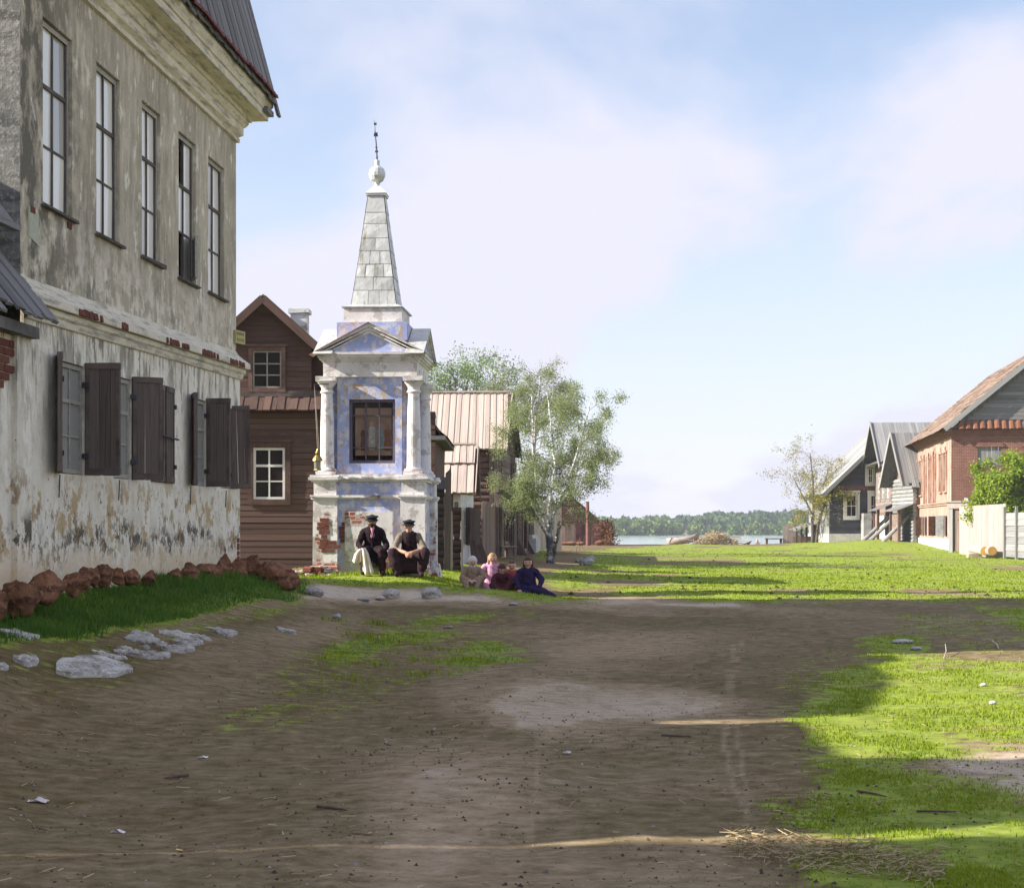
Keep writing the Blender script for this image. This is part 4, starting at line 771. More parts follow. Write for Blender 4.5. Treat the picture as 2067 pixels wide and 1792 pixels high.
# a painted panel inside: plain robed figures on a brown ground
icon = thing('painted_panel', 'dim brown painted panel of standing robed figures behind the niche glass', 'painting', S @ Vector((.03, -.55, 2.9)))
def panelmat():
    t = NT('brown_painted_ground'); q = t.obj(); n = t.noise(q, 3, 6, .65); t.col(t.mix(t.th(n, .3, .7), (.42, .25, .18), (.66, .46, .33))).rough(.6); return t.mat
b = MB(S); b.box(-.33, .40, -.70, -.66, 2.92, 3.86); b.build('board', panelmat(), icon)
for (fx, hh, c, c2) in ((-.16, .52, (.20, .08, .08), (.5, .3, .2)), (.0, .60, (.82, .74, .70), (.7, .48, .36)), (.17, .58, (.42, .52, .50), (.7, .48, .36)), (.31, .54, (.4, .18, .12), (.5, .3, .2))):
    m1 = plain('robe_paint', c, .7, nscale=14, namt=.35); m2 = plain('face_paint', c2, .7); b = MB(S); z0 = 3.0 + random.uniform(0, .03)
    pts = [(-.05, 0), (.055, 0), (.07, .12), (.06, .25), (.075, .36), (.05, .43), (-.045, .43), (-.07, .36), (-.05, .25), (-.065, .12)]
    b.prism([(fx + p, z0 + q * hh / .55) for p, q in pts], -.706, -.7005); b.m = 1; zt = z0 + .43 * hh / .55 + .05
    b.prism([(fx + .042 * math.cos(a * math.pi / 4), zt + .052 * math.sin(a * math.pi / 4)) for a in range(8)], -.708, -.7008); b.build('figure', [m1, m2], icon)
# columns
CXY = .86
for sx in (-1, 1):
    for sy in (-1, 1):
        c = (sx * CXY, sy * CXY, 0); b = MB(S)
        b.box(c[0] - .20, c[0] + .20, c[1] - .20, c[1] + .20, 2.528, 2.60, .006)
        b.lathe([(.185, 2.598), (.195, 2.62), (.185, 2.645), (.150, 2.66), (.140, 2.70), (.137, 3.0), (.136, 3.4), (.125, 3.8), (.112, 4.10), (.112, 4.13), (.138, 4.145), (.142, 4.165), (.125, 4.185), (.116, 4.20), (.120, 4.25), (.155, 4.30), (.185, 4.34), (.185, 4.37)], 20, c)
        b.box(c[0] - .20, c[0] + .20, c[1] - .20, c[1] + .20, 4.368, 4.46, .006); b.build('column', M_['white'], shrine, smooth=False)
# entablature, pediments on four sides
b = MB(S); e = .93
b.box(-e, e, -e, e, 4.458, 4.76); b.box(-e - .03, e + .03, -e - .03, e + .03, 4.758, 4.80); b.box(-e - .07, e + .07, -e - .07, e + .07, 4.798, 4.84); b.box(-e - .10, e + .10, -e - .10, e + .10, 4.838, 4.89, .006); b.box(-e - .13, e + .13, -e - .13, e + .13, 4.888, 4.935, .006)
b.build('entablature', M_['white'], shrine)
GA = e + .13; AP = 5.50; Z0 = 4.936
for a in range(4):
    Q = S @ Matrix.Rotation(a * math.pi / 2, 4, 'Z'); q = MB(Q); sl = (AP - Z0) / GA
    for (off, pr, th) in ((0.0, .0, .07), (.072, -.035, .06), (.134, -.06, .06)):
        zt = AP - off
        for s in (-1, 1): q.add([(0, -GA + .0 - pr, zt - th), (s * (GA - off / sl), -GA - pr, Z0 + .0), (s * (GA - off / sl), -GA - pr, Z0 + .0 + 0.012), (0, -GA - pr, zt), (0, -GA + .2, zt - th), (s * (GA - off / sl), -GA + .2, Z0), (s * (GA - off / sl), -GA + .2, Z0 + .012), (0, -GA + .2, zt)],
                  [(0, 1, 2, 3), (4, 7, 6, 5), (0, 4, 5, 1), (3, 2, 6, 7)] if s > 0 else [(3, 2, 1, 0), (5, 6, 7, 4), (1, 5, 4, 0), (7, 6, 2, 3)])
    q.build('pediment_moulding', M_['white'], shrine)
    q = MB(Q); q.prism([(-GA + .25, Z0 + .004), (GA - .25, Z0 + .004), (0, AP - .19)], -GA + .085, -GA + .3); q.build('tympanum', M_['blue'], shrine)
    for s in (-1, 1):                                                 # metal roof sheets over each arm, three to a slope
        for k in range(3):
            y0 = -GA - .03 + k * .37; y1 = y0 + .375; d = Vector((s, 0, -sl)).normalized()
            A = Vector((0, (y0 + y1) / 2, AP + .012 + .003 * k)); B = A + d * (GA + .12) * math.sqrt(1 + sl * sl)
            if k > 0: B = A + d * (GA * (1.0 - .28 * k)) * math.sqrt(1 + sl * sl)
            plank('roof_sheet', shrine, A, B, y1 - y0, .014, (s * sl, 0, 1), M_['rust_sheet'] if (k == 0 and a in (0,) and s < 0) or (a == 1 and k == 1) else M_['zinc'], Q, 0)
b = MB(S); b.frustum(.70, 5.2, .70, 5.56); b.build('lower_drum', M_['blue'], shrine)
b = MB(S); b.frustum(.585, 5.55, .58, 5.86); b.box(-.66, .66, -.66, .66, 5.555, 5.575, .012); b.build('upper_drum', M_['white'], shrine)
b = MB(S); b.box(-.625, .625, -.625, .625, 5.862, 5.885, .012); b.frustum(.6, 5.884, .47, 5.95); b.build('drum_flashing', M_['zinc'], shrine)
# spire of sheets
SZ0, SZ1, SR0, SR1 = 5.90, 8.20, .462, .160
VR = [629.5, 596, 569, 542.5, 515.5, 489, 459.5, 436, 400]; zr = [SZ0 + (629.5 - v) / 229.5 * (SZ1 - SZ0) for v in VR]; ncs = [3, 2, 4, 3, 2, 1, 1, 1]
def rad(z): return SR0 + (SR1 - SR0) * ((z - SZ0) / (SZ1 - SZ0)) ** .94
b = MB(S); b.frustum(SR0 - .02, SZ0 - .04, SR1 - .02, SZ1); sp = b.build('spire', M_['dark_metal'], shrine)
for a in range(4):
    Q = S @ Matrix.Rotation(a * math.pi / 2, 4, 'Z')
    for i in range(8):
        z0, z1 = zr[i], zr[i + 1]; r0, r1 = rad(z0), rad(z1); nc = ncs[i]; cut = [-1] + sorted((-1 + 2 * (k + 1) / nc + random.uniform(-.1, .1)) for k in range(nc - 1)) + [1]
        for k in range(nc):
            g = .004; q = MB(Q); o_ = random.uniform(0, .006); a0, a1 = cut[k], cut[k + 1]; bulge = random.uniform(-.004, .008)
            mid = ((a0 + a1) / 2 * (r0 + r1) / 2, -(r0 + r1) / 2 - .012 - bulge, (z0 + z1) / 2)
            q.add([(a0 * r0 + g, -r0 - .008 - o_, z0 + g), (a1 * r0 - g, -r0 - .008 - o_, z0 + g), (a1 * r1 - g, -r1 - .004 - o_, z1 - g), (a0 * r1 + g, -r1 - .004 - o_, z1 - g), mid, (a0 * r0 + g, -r0 + .01, z0 + g), (a1 * r0 - g, -r0 + .01, z0 + g)], [(0, 1, 4), (1, 2, 4), (2, 3, 4), (3, 0, 4), (5, 6, 1, 0)])
            q.build('metal_sheet', M_['zinc'], sp)
b = MB(S); b.box(-.20, .20, -.20, .20, SZ1 - .01, SZ1 + .035); b.frustum(.215, SZ1 + .034, .05, SZ1 + .22); b.build('spire_cap', M_['zinc'], shrine)
b = MB(S); zb = SZ1 + .20
b.lathe([(.075, zb), (.05, zb + .04), (.06, zb + .08), (.13, zb + .13), (.165, zb + .21), (.17, zb + .27), (.14, zb + .36), (.07, zb + .41), (.05, zb + .43), (.052, zb + .52), (.04, zb + .54)], 14); b.build('orb', M_['zinc'], shrine)
b = MB(S); zc = zb + .52; b.tube([(0, 0, zc), (-.02, 0, zc + .35), (-.045, 0, zc + .62)], [.017, .014, .011], 6); b.tube([(-.045, 0, zc + .62), (-.045, 0, zc + .72), (-.065, 0, zc + .84)], [.009, .006, .004], 6)
for (z, w) in ((.08, .02), (.20, .025), (.27, .02), (.52, .04), (.56, .035), (.76, .03)): b.box(-.05 * z - w, -.05 * z + w, -.012, .012, zc + z - .02, zc + z + .02, .006)
b.build('broken_cross', M_['dark_metal'], shrine)
# fallen plaster: bare bricks at the worn places, low on the piers
def brickpatch(cx, cz_, rx, rz, y, q=S):
    for r in range(int(-rz / .082), int(rz / .082) + 1):
        z = cz_ + r * .082; w = rx * math.sqrt(max(0, 1 - (r * .082 / rz) ** 2)) * random.uniform(.75, 1.1); x = cx - w + random.uniform(0, .1)
        while x < cx + w - .06:
            L = min(random.choice((.13, .24, .24)), cx + w - x)
            plank('brick', shrine, (x, y, z), (x + L - .014, y, z), .068, .03, (0, -1, 0), M_['brick_one'], q); x += L
brickpatch(-.90, 1.40, .17, .34, -PR + .006); brickpatch(-.80, 1.12, .28, .12, -PR + .004); brickpatch(-.53, 1.40, .12, .28, -PR + .09); brickpatch(.30, .70, .2, .1, -PR + .09)
for k in range(34):                                                   # crumbled footing
    x = random.choice((-1, -1, -1, 1)) * random.uniform(.78, 1.34); y = -PR - random.uniform(.0, .22); w = S @ Vector((x, y, 0)); z = gz(w.x, w.y) + random.uniform(.02, .20) * (1.3 - abs(abs(x) - 1.0) * 2.2)
    a = random.uniform(0, 3.1); plank('brick', shrine, (x - .1 * math.cos(a), y - .06 * math.sin(a), z), (x + .1 * math.cos(a), y + .06 * math.sin(a), z + random.uniform(-.03, .03)), .10, .07, (random.uniform(-.3, .3), -.3, 1), M_['white'] if random.random() < .55 else M_['brick_one'], S)
# hanging lantern at the left pier
LP = P(641, 935, 28.9); lan = thing('hanging_lantern', 'small brass lantern hanging on two wires beside the shrine', 'lantern', (LP.x, LP.y, LP.z - .2))
LM = Matrix.Translation(LP); b = MB(LM)
b.lathe([(.075, -.14), (.08, -.13), (.075, -.115), (.06, -.11)], 8); b.lathe([(.10, .05), (.09, .09), (.05, .15), (.03, .16), (.05, .20), (.02, .25), (.01, .28)], 10); b.build('cap', M_['brass'], lan)
b = MB(LM); b.lathe([(.058, -.112), (.062, .05)], 8); b.build('glass', M_['glass_dusty'], lan)
for k in range(6):
    a = k * math.pi / 3; b = MB(LM); b.tube([(.066 * math.cos(a), .066 * math.sin(a), -.12), (.072 * math.cos(a), .072 * math.sin(a), .055)], .006, 5); b.build('bar', M_['brass'], lan)
b = MB(LM); top = P(634.5, 776, 28.9) - LP; b.tube([(0, 0, .27), top], .006, 5); b.tube([(.035, 0, .2), top], .006, 5); b.build('wire', plain('pale_cord', (.5, .42, .33), .8), lan)
b = MB(LM); b.tube([top + Vector((-.02, 0, .0)), top + Vector((.28, .05, .01))], .012, 6); b.build('bracket', M_['dark_metal'], lan)
# ------------------------------------------------------------ brown board house behind the shrine
def casing(parent, M, x0, x1, z0, z1, w, mat, y=-.03, t=.04, hood=0.0, name='window_casing'):
    b = MB(M); b.box(x0 - w, x0, y - t, y, z0 - w, z1 + w); b.box(x1, x1 + w, y - t, y, z0 - w, z1 + w); b.box(x0, x1, y - t + .003, y, z1, z1 + w); b.box(x0, x1, y - t + .003, y, z0 - w, z0)
    if hood: b.box(x0 - w - .05, x1 + w + .05, y - t - .05, y - t + .002, z1 + w, z1 + w + hood)
    return b.build(name, mat, parent)
BH = frame(0, 36, 0, 0)
bh = thing('brown_board_house', 'brown board-clad house with gabled upper room and white chimney behind the shrine', 'house', (-5, 37, .5))
X0, X1 = -8.2, -1.86; UX0, UX1, RX, RZ = -7.1, -4.86, -5.98, 7.0
lw = (-6.27, -5.49, 2.17, 3.43); uw = (-6.28, -5.58, 4.87, 5.77)
b = MB(BH); b.holed(X0, X1, .2, 4.3, [lw], .03, .12); b.add([(X1, .03, .2), (X1, 5, .2), (X1, 5, 3.9), (X1, .03, 3.9)], [(0, 1, 2, 3)]); b.prism([(X0, 4.3), (X1, 4.0), (-4.6, 5.9), (X0, 5.9)], .5, 4.9); b.build('lower_frame', M_['w_brown'], bh)
siding(bh, BH, X0, X1, .45, 4.28, .14, M_['w_brown'], [(lw[0] - .1, lw[1] + .1, lw[2] - .1, lw[3] + .1)], .03, .035)
b = MB(BH); b.holed(UX0, UX1, 4.3, 6.05, [uw], .03, .12); b.add([(UX0, .03, 6.05), (UX1, .03, 6.05), (RX, .03, 7.0)], [(0, 1, 2)]); b.add([(UX1, .03, 4.3), (UX1, 5, 4.3), (UX1, 5, 6.05), (UX1, .03, 6.05)], [(0, 1, 2, 3)]); b.build('upper_frame', M_['w_brown'], bh)
siding(bh, BH, UX0, UX1, 4.62, 6.9, .125, M_['w_brown'], [(uw[0] - .09, uw[1] + .09, uw[2] - .09, uw[3] + .09)], .03, .03, top=lambda z: (UX0, UX1) if z < 6.0 else (RX - (7.0 - z) * 1.13, RX + (7.0 - z) * 1.13))
for w, fm, gm in ((lw, M_['w_white'], M_['glass_clear']), (uw, M_['w_cream'], M_['glass_clear'])):
    window(bh, BH, w[0] + .005, w[1] - .005, w[2] + .005, w[3] - .005, fm, gm, -.012, 2, 3, .06 if w is lw else .035, .03, .05, 2 if w is lw else None, heavy=.04 if w is lw else .03)
    casing(bh, BH, w[0], w[1], w[2], w[3], .13 if w is lw else .10, M_['w_brown'], -.02, .04, .05)
    q = MB(BH); q.box(w[0], w[1], .16, .8, w[2], w[3]); q.build('room_dark_box', M_['black'], bh)
b = MB(BH); b.box(-8.2, UX1 + .2, -.02, .03, 3.72, 3.80); b.box(-8.2, -4.4, -.03, .03, 3.52, 3.62); b.build('string_board', M_['w_brown'], bh)
for (p, q, x0, x1, wd) in (((-.34, 4.30), (.02, 4.66), -8.2, -4.4, .17),): roof_boards(bh, BH, x0, x1, p, q, wd, M_['w_brown'], .03, 'pent_roof_board', .04)
b = MB(BH); b.box(-8.2, -4.4, -.05, .02, 4.66, 4.80); b.build('apron_board', M_['w_shutter'], bh)
for s in (-1, 1):                                                     # upper roof slopes and barge boards
    e = Vector((RX + s * 1.40, 0, 5.80)); r = Vector((RX, 0, 7.06)); n = Vector((s * .67, 0, .74))
    for k in range(10): plank('roof_board', bh, e + Vector((0, -.32 + k * .5 + .25, .02)), r + Vector((0, -.32 + k * .5 + .25, .02)), .49, .035, n, M_['w_roofdark'], BH)
    plank('barge_board', bh, e + Vector((0, -.36, -.07)), r + Vector((0, -.36, -.07)), .19, .04, (0, -1, 0), M_['w_brown'], BH)
b = MB(BH); b.add([(-1.55, -.3, 3.68), (-1.55, 5.2, 3.68), (-4.6, 5.2, 5.98), (-4.6, -.3, 5.98)], [(0, 1, 2, 3)]); b.box(-1.95, -1.6, -.32, 5.1, 3.60, 3.70); b.build('side_roof', M_['w_roofdark'], bh)
b = MB(BH @ Matrix.Translation((-5.42, 2.0, 0))); b.box(-.21, .21, -.2, .2, 5.8, 6.95, .01); b.box(-.26, .26, -.25, .25, 6.95, 7.05, .012); b.box(-.2, .2, -.2, .2, 7.05, 7.07); b.build('chimney', M_['white'], bh)
# a pot plant leaf behind the lower pane
b = MB(BH); b.add([(-6.05, .11, 2.95), (-5.83, .10, 2.98), (-5.76, .11, 3.10), (-5.86, .12, 3.15), (-5.95, .11, 3.06)], [(0, 1, 2, 3, 4)]); b.add([(-5.83, .11, 2.4), (-5.80, .11, 2.4), (-5.79, .115, 2.98), (-5.81, .11, 2.98)], [(0, 1, 2, 3)])
b.build('house_plant', plain('houseplant_leaf', (.10, .16, .04), .6), bh)

# ------------------------------------------------------------ row of sheds and houses along the left side of the street
def log_stack(parent, M, x0, x1, z0, z1, h, mat, y=0.0, name='log'):
    z = z0
    while z < z1 - .03:
        hh = h * random.uniform(.9, 1.1); b = MB(M); j = random.uniform(-.02, .02); b.tube([(x0 - j, y, z + hh / 2), ((x0 + x1) / 2, y, z + hh / 2 + random.uniform(-.01, .01)), (x1 + j, y, z + hh / 2)], hh * .55, 9); b.build(name, mat, parent, smooth=False); z += hh
GF = frame(0, 36.6, 0, 0)
g = thing('log_wall_end', 'short end of grey horizontal logs right behind the shrine', 'log wall', (-1.85, 36.6, .45)); log_stack(g, GF, -2.6, -1.68, .42, 2.45, .165, M_['w_shutter'], .1)
b = MB(GF); b.add([(-2.7, -.15, 2.5), (-1.55, -.15, 2.42), (-1.62, .5, 2.75), (-2.7, .5, 2.8)], [(0, 1, 2, 3)]); b.build('cover_board', M_['w_roofdark'], g)
g = thing('gate_post', 'tall split grey board standing by the log wall behind the shrine', 'post', (XU(905, 36.4), 36.4, .42)); plank('board', g, (XU(903, 36.4), 36.4, .3), (XU(905, 36.4), 36.4, ZV(955, 36.4)), .14, .06, (0, -1, 0), M_['w_shutter'], None)
b = MB(); xx = XU(905, 36.4); b.add([(xx - .07, 36.37, 2.82), (xx + .07, 36.37, 2.82), (xx + .065, 36.37, 3.03), (xx + .02, 36.37, 2.90), (xx - .07, 36.43, 2.82), (xx + .07, 36.43, 2.82), (xx + .065, 36.43, 3.03), (xx + .02, 36.43, 2.90)], [(0, 1, 2, 3), (7, 6, 5, 4), (1, 5, 6, 2), (0, 3, 7, 4), (3, 2, 6, 7)]); b.build('splintered_top', M_['w_shutter'], g)
g = thing('log_gate_panel', 'narrow panel of stacked logs between two pale posts', 'gate', (XU(925, 37.2), 37.2, .42)); GQ = frame(0, 37.2, 0, 0)
log_stack(g, GQ, XU(914, 37.2), XU(930, 37.2), .4, 1.92, .16, M_['w_brown'], .05)
for u, v in ((912, 1032), (933, 1030), (921, 1012)): plank('post', g, (XU(u, 37.2), -.02 if u != 921 else .12, .3), (XU(u, 37.2), -.02 if u != 921 else .12, ZV(v, 37.2)), .045 if u != 921 else .10, .07, (0, -1, 0), M_['w_pink'] if u != 921 else M_['w_fence'], GQ)
# small house with the two-tier board roof
b2 = thing('small_white_house', 'small house with two-tier bleached board roof and whitewashed street corner', 'house', (-3, 45, .5)); BF = frame(0, 44, 0, 0)
W0, W1 = Vector((-1.53, 44, 0)), Vector((-1.22, 47.2, 0)); wa = math.atan2(W1.y - W0.y, W1.x - W0.x); BW = frame(W0.x, W0.y, 0, wa)
wl = (1.0, 1.75, 1.0, 2.05)
b = MB(BW); b.holed(0, 3.2, .2, 2.56, [wl], 0, .2); b.box(0, .25, .003, .5, .2, 2.5); b.build('street_wall', M_['lime'], b2)
b = MB(BF); b.box(-5, -1.55, .02, 3.2, .2, 2.55); b.build('front_wall', M_['w_shutter'], b2)
window(b2, BW, wl[0] + .01, wl[1] - .01, wl[2] + .01, wl[3] - .01, M_['w_white'], M_['glass_clear'], .04, 2, 2, .05, .025, .05); q = MB(BW); q.box(.95, 1.8, .21, .8, .95, 2.1); q.build('room_dark_box', M_['black'], b2)
for (hx, an, sd) in ((1.0, 150, 1), (1.75, -95, -1)):
    A = BW @ Matrix.Translation((hx, -.02, 0)) @ Matrix.Rotation(R(-an if sd > 0 else -an), 4, 'Z'); s = MB(A); s.box(min(0, .38 * sd), max(0, .38 * sd), -.012, .012, 1.0, 1.06); so = s.build('shutter', M_['w_shutter'], b2)
    for k in range(2): plank('plank', so, ((.095 + .19 * k) * sd, .02, .96), ((.095 + .19 * k) * sd, .02, 2.1), .185, .03, (0, -1, 0), M_['w_shutter'], A)
RE, RR = (-.25, 2.50), (1.9, 3.92)
b = MB(BF); b.add([(-5, RE[0], RE[1] - .03), (-1.16, RE[0], RE[1] - .03), (-1.10, RR[0], RR[1] - .03), (-5, RR[0], RR[1] - .03)], [(0, 1, 2, 3)]); b.add([(-5, RR[0], RR[1] - .03), (-1.1, RR[0], RR[1] - .03), (-1.0, 4.0, 2.5), (-5, 4.0, 2.5)], [(0, 1, 2, 3)]); b.add([(-1.45, 0, 2.5), (-1.2, 3.2, 2.5), (-1.3, 1.9, 3.85)], [(0, 1, 2)]); r2 = b.build('roof', M_['w_fence'], b2)
roof_boards(r2, BF, -5, -1.16, RE, RR, .12, M_['w_pink'], .03, jl=.04); mid = (RE[0] + (RR[0] - RE[0]) * .6, RE[1] + (RR[1] - RE[1]) * .6 + .09); roof_boards(r2, BF, -5, -1.12, mid, (RR[0], RR[1] + .09), .12, M_['w_pink'], .03, 'upper_roof_board', .05)
b = MB(BF); b.beam((-5, RR[0], RR[1] + .15), (-1.1, RR[0], RR[1] + .15), .16, .05); b.build('ridge_board', M_['w_pink'], b2)
plank('barge_board', b2, (-1.02, 4.05, 2.35), (-1.02, 1.9, 3.95), .12, .03, (1, 0, 0), M_['w_grey'], BF); plank('barge_board', b2, (-1.08, RE[0], RE[1]), (-1.05, 1.9, 3.95), .10, .03, (1, 0, 0), M_['w_pink'], BF)
# tall barn
bt = thing('tall_board_barn', 'tall barn with wide sun-bleached board roof and dark log walls', 'barn', (-2.5, 58, .4)); TF = frame(0, 56, 0, 0); TX1 = -.42
b = MB(TF); b.box(-7, TX1 - .04, .02, 5.9, .1, 4.5); b.build('frame', M_['w_brown'], bt)
log_stack(bt, TF, -3.6, TX1 - .1, .25, 4.4, .24, M_['w_brown'], .04)
vboards(bt, TF, XU(987, 55.9), XU(1012, 55.9), .2, 4.25, .2, M_['w_shutter'], -.10, .06, 'corner_board')
TW0 = Vector((TX1, 56, 0)); TWM = frame(TX1, 56, 0, math.atan2(6, .56)); tw = (1.0, 2.9, .85, 1.9)
b = MB(TWM); b.holed(0, 6.02, .1, 4.4, [tw], .0, .2); b.prism([(-.1, 4.4), (6.1, 4.4), (3.0, 6.6)], .02, .2); b.build('street_wall', M_['w_brown'], bt)
siding(bt, TWM, .05, 3.4, .4, 4.35, .2, M_['w_fence'], [(tw[0] - .1, tw[1] + .1, tw[2] - .1, tw[3] + .1)], 0, .04); siding(bt, TWM, .1, 5.9, 4.4, 6.4, .2, M_['w_brown'], (), .02, .04, top=lambda z: (.1 + (z - 4.4) * 1.4, 5.9 - (z - 4.4) * 1.4))
window(bt, TWM, tw[0], tw[1], tw[2], tw[3], M_['w_fence'], M_['glass_clear'], -.02, 2, 2, .1, .03, .06); casing(bt, TWM, tw[0], tw[1], tw[2], tw[3], .14, M_['w_shutter'], -.04)
q = MB(TWM); q.box(tw[0], tw[1], .2, .7, tw[2], tw[3]); q.build('room_dark_box', M_['black'], bt)
vboards(bt, TWM, 3.6, 4.6, .2, 4.1, .3, M_['w_shutter'], -.12, .06, 'pilaster_board')
TE, TR = (-.35, 4.42), (3.0, 6.78)
b = MB(TF); b.add([(-7, TE[0], TE[1] - .03), (-.24, TE[0], TE[1] - .03), (.06, TR[0], TR[1] - .03), (-7, TR[0], TR[1] - .03)], [(0, 1, 2, 3)]); b.add([(-7, TR[0], TR[1] - .03), (.06, TR[0], TR[1] - .03), (.42, 6.4, 4.4), (-7, 6.4, 4.4)], [(0, 1, 2, 3)]); r3 = b.build('roof', M_['w_fence'], bt)
roof_boards(r3, TF, -6.2, -.16, TE, TR, .125, M_['w_pink'], .035, jl=.03)
b = MB(TF); b.beam((-6.5, TR[0], TR[1] + .06), (.0, TR[0] - .02, TR[1] + .10), .22, .06); b.build('ridge_board', M_['w_pink'], bt)
plank('barge_board', bt, (-.22, TE[0] - .05, TE[1] - .1), (.02, TR[0], TR[1] + .02), .16, .04, (1, 0, 0), M_['w_pink'], TF); plank('barge_board', bt, (.42, 6.5, 4.25), (.08, TR[0], TR[1] + .02), .2, .04, (1, 0, 0), M_['w_brown'], TF)
# board fence between them, with leaning boards
f0, f1 = Vector((-1.1, 46.6, 0)), Vector((-.5, 55.2, 0)); FM = frame(f0.x, f0.y, 0, math.atan2(f1.y - f0.y, f1.x - f0.x))
fe = thing('board_fence', 'uneven fence of upright weathered boards between small house and tall barn', 'fence', (-.8, 51, .4)); vboards(fe, FM, 1.6, 8.6, .2, 2.35, .34, M_['w_fence'], 0, .04, jz=.14, lean=.03)
b = MB(FM); b.box(6.9, 7.08, -.12, -.02, .2, 2.75); b.box(8.3, 8.48, -.12, -.02, .2, 2.75); b.box(6.7, 8.7, -.16, -.03, 2.75, 2.87); b.build('gate_frame', M_['w_shutter'], fe)
for (u0, v0, u1, v1, Y, lab_) in ((972, 1128, 954, 1092, 45.6, 'slanting dark board propped below the shutter of the white house'), (982, 1127, 964, 1088, 46.4, 'slanting dark board propped on the first boards of the uneven fence'), (958, 1132, 953, 1092, 45.0, 'nearly upright dark board against the whitewashed wall')):
    a = P(u0, v0, Y); a.z = gz(a.x, a.y) - .03; c = P(u1, v1, Y + .5); t = thing('leaning_board', lab_, 'board', a, 'boards leaning by the white house'); plank('board', t, a, c, .16, .04, (0, -1, .3), M_['w_brown'])
# low house with doorway
lh = thing('low_doorway_house', 'low dark house with framed doorway next to the tall barn', 'house', (-1, 66.5, .4)); LH = frame(.20, 62.6, 0, math.atan2(9.5, .85)); dr = (2.6, 4.6, .35, 2.5)
b = MB(LH); b.holed(0, 9.5, .1, 3.0, [dr], 0, .3); b.box(0, 9.5, .31, 5, .1, 3.0); b.build('wall', M_['w_brown'], lh); siding(lh, LH, .05, 6.2, .4, 2.95, .2, M_['w_brown'], [dr], 0, .04); casing(lh, LH, dr[0], dr[1], dr[2] + .2, dr[3], .3, M_['w_fence'], -.04, .05, .1, 'door_frame')
q = MB(LH); q.box(dr[0] + .1, dr[1] - .1, .2, .24, dr[2], dr[3] - .7); q.build('door', M_['w_brown'], lh)
for k in range(6): plank('slat', lh, (6.5 + k * .45, -.06, 1.1), (6.5 + k * .45, -.06, 2.95), .13, .05, (0, -1, 0), M_['w_fence'], LH)
q = MB(LH); q.box(6.3, 9.4, -.03, -.005, 1.0, 2.98); q.build('opening_shade_panel', M_['black'], lh)  # black panel on the wall stands in for the shade of an opening
b = MB(LH); b.add([(-.4, -.6, 2.95), (9.8, -.6, 2.95), (9.8, 3, 4.3), (-.4, 3, 4.3)], [(0, 1, 2, 3), (3, 2, 1, 0)]); b.box(-.4, 9.8, -.62, -.5, 2.86, 2.96); b.build('roof', M_['w_roofdark'], lh)
b = MB(LH); b.box(6.1, 9.6, -.35, .3, .1, .95, .04); b.box(6.3, 9.3, -.2, .3, .95, 1.15, .03); b.build('stone_base', M_['lime'], lh)
for (u0, v0, u1, v1, Y, lab_) in ((1060, 1112, 1038, 1082, 62.0, 'long dark pole propped beside the framed doorway'), (1050, 1112, 1034, 1090, 61.5, 'short dark pole propped between barn corner and doorway'), (1076, 1113, 1056, 1080, 67.0, 'dark pole propped before the white stone base')):
    a = P(u0, v0, Y); a.z = gz(a.x, a.y) - .02; c = P(u1, v1, Y + .8); t = thing('wall_prop', lab_, 'pole', a, 'poles propped against the low house'); plank('pole', t, a, c, .16, .12, (0, -1, .3), M_['w_brown'])
# bench
bp = P(1027, 1120, 55.2); bp.z = gz(bp.x, bp.y); bn = thing('bench', 'simple plank bench on two posts outside the tall barn', 'bench', bp); bq = frame(bp.x, bp.y, bp.z, R(6)); b = MB(bq); b.box(-.3, .3, -.55, .55, .36, .41); b.build('seat', M_['w_fence'], bn)
for yy in (-.36, .36): b = MB(bq); b.box(-.10, .10, yy - .1, yy + .1, -.06, .36); b.build('leg', M_['w_fence'], bn)
# pale fence further on
f0, f1 = Vector((1.0, 75, 0)), Vector((2.1, 84, 0)); PM = frame(f0.x, f0.y, 0, math.atan2(f1.y - f0.y, f1.x - f0.x) - R(4)); pf = thing('pale_board_fence', 'tall fence of pale upright boards behind the birch trunk', 'fence', (1.5, 79, .4)); vboards(pf, PM, 0, 9.2, .2, 3.0, .42, M_['w_pink'], 0, .05, jz=.2, lean=.02)
# reddish barn near the water
rb = thing('reddish_barn', 'low reddish log barn with gable end near the water', 'barn', (5, 123, .1)); RF = frame(0, 120, 0, 0); ra, rbx, rap = 2.6, 7.2, 4.6; rz = 1.95; rap_z = 4.15
b = MB(RF); b.box(ra + .05, rbx - .05, .05, 9, -.2, rz); b.prism([(ra, rz), (rbx, rz), (rap, rap_z)], .06, 9); b.build('frame', M_['w_red'], rb)
siding(rb, RF, ra, rbx, .05, rap_z - .1, .27, M_['w_red'], [(5.6, 6.6, 0, 1.6)], 0.02, .06, 'log', top=lambda z: (ra, rbx) if z < rz else (rap - (rap_z - z) * .9, rap + (rap_z - z) * 1.15))
vboards(rb, RF, 5.6, 6.6, .05, 1.6, .25, M_['w_brown'], .02, .04, 'door_board')
for s, ex in ((-1, ra - .3), (1, rbx + .35)):
    for k in range(6): plank('roof_board', rb, (ex, -.4 + k * 1.6 + .8, rz - .3), (rap, -.4 + k * 1.6 + .8, rap_z + .06), 1.58, .06, (s * .6, 0, .8), M_['w_roofdark'], RF)
f = thing('picket_fence', 'low fence of upright boards before the reddish barn', 'fence', (4.3, 117, .1)); vboards(f, frame(0, 117, 0, 0), 2.9, 5.0, .0, 1.7, .3, M_['w_fence'], 0, .04, jz=.15)
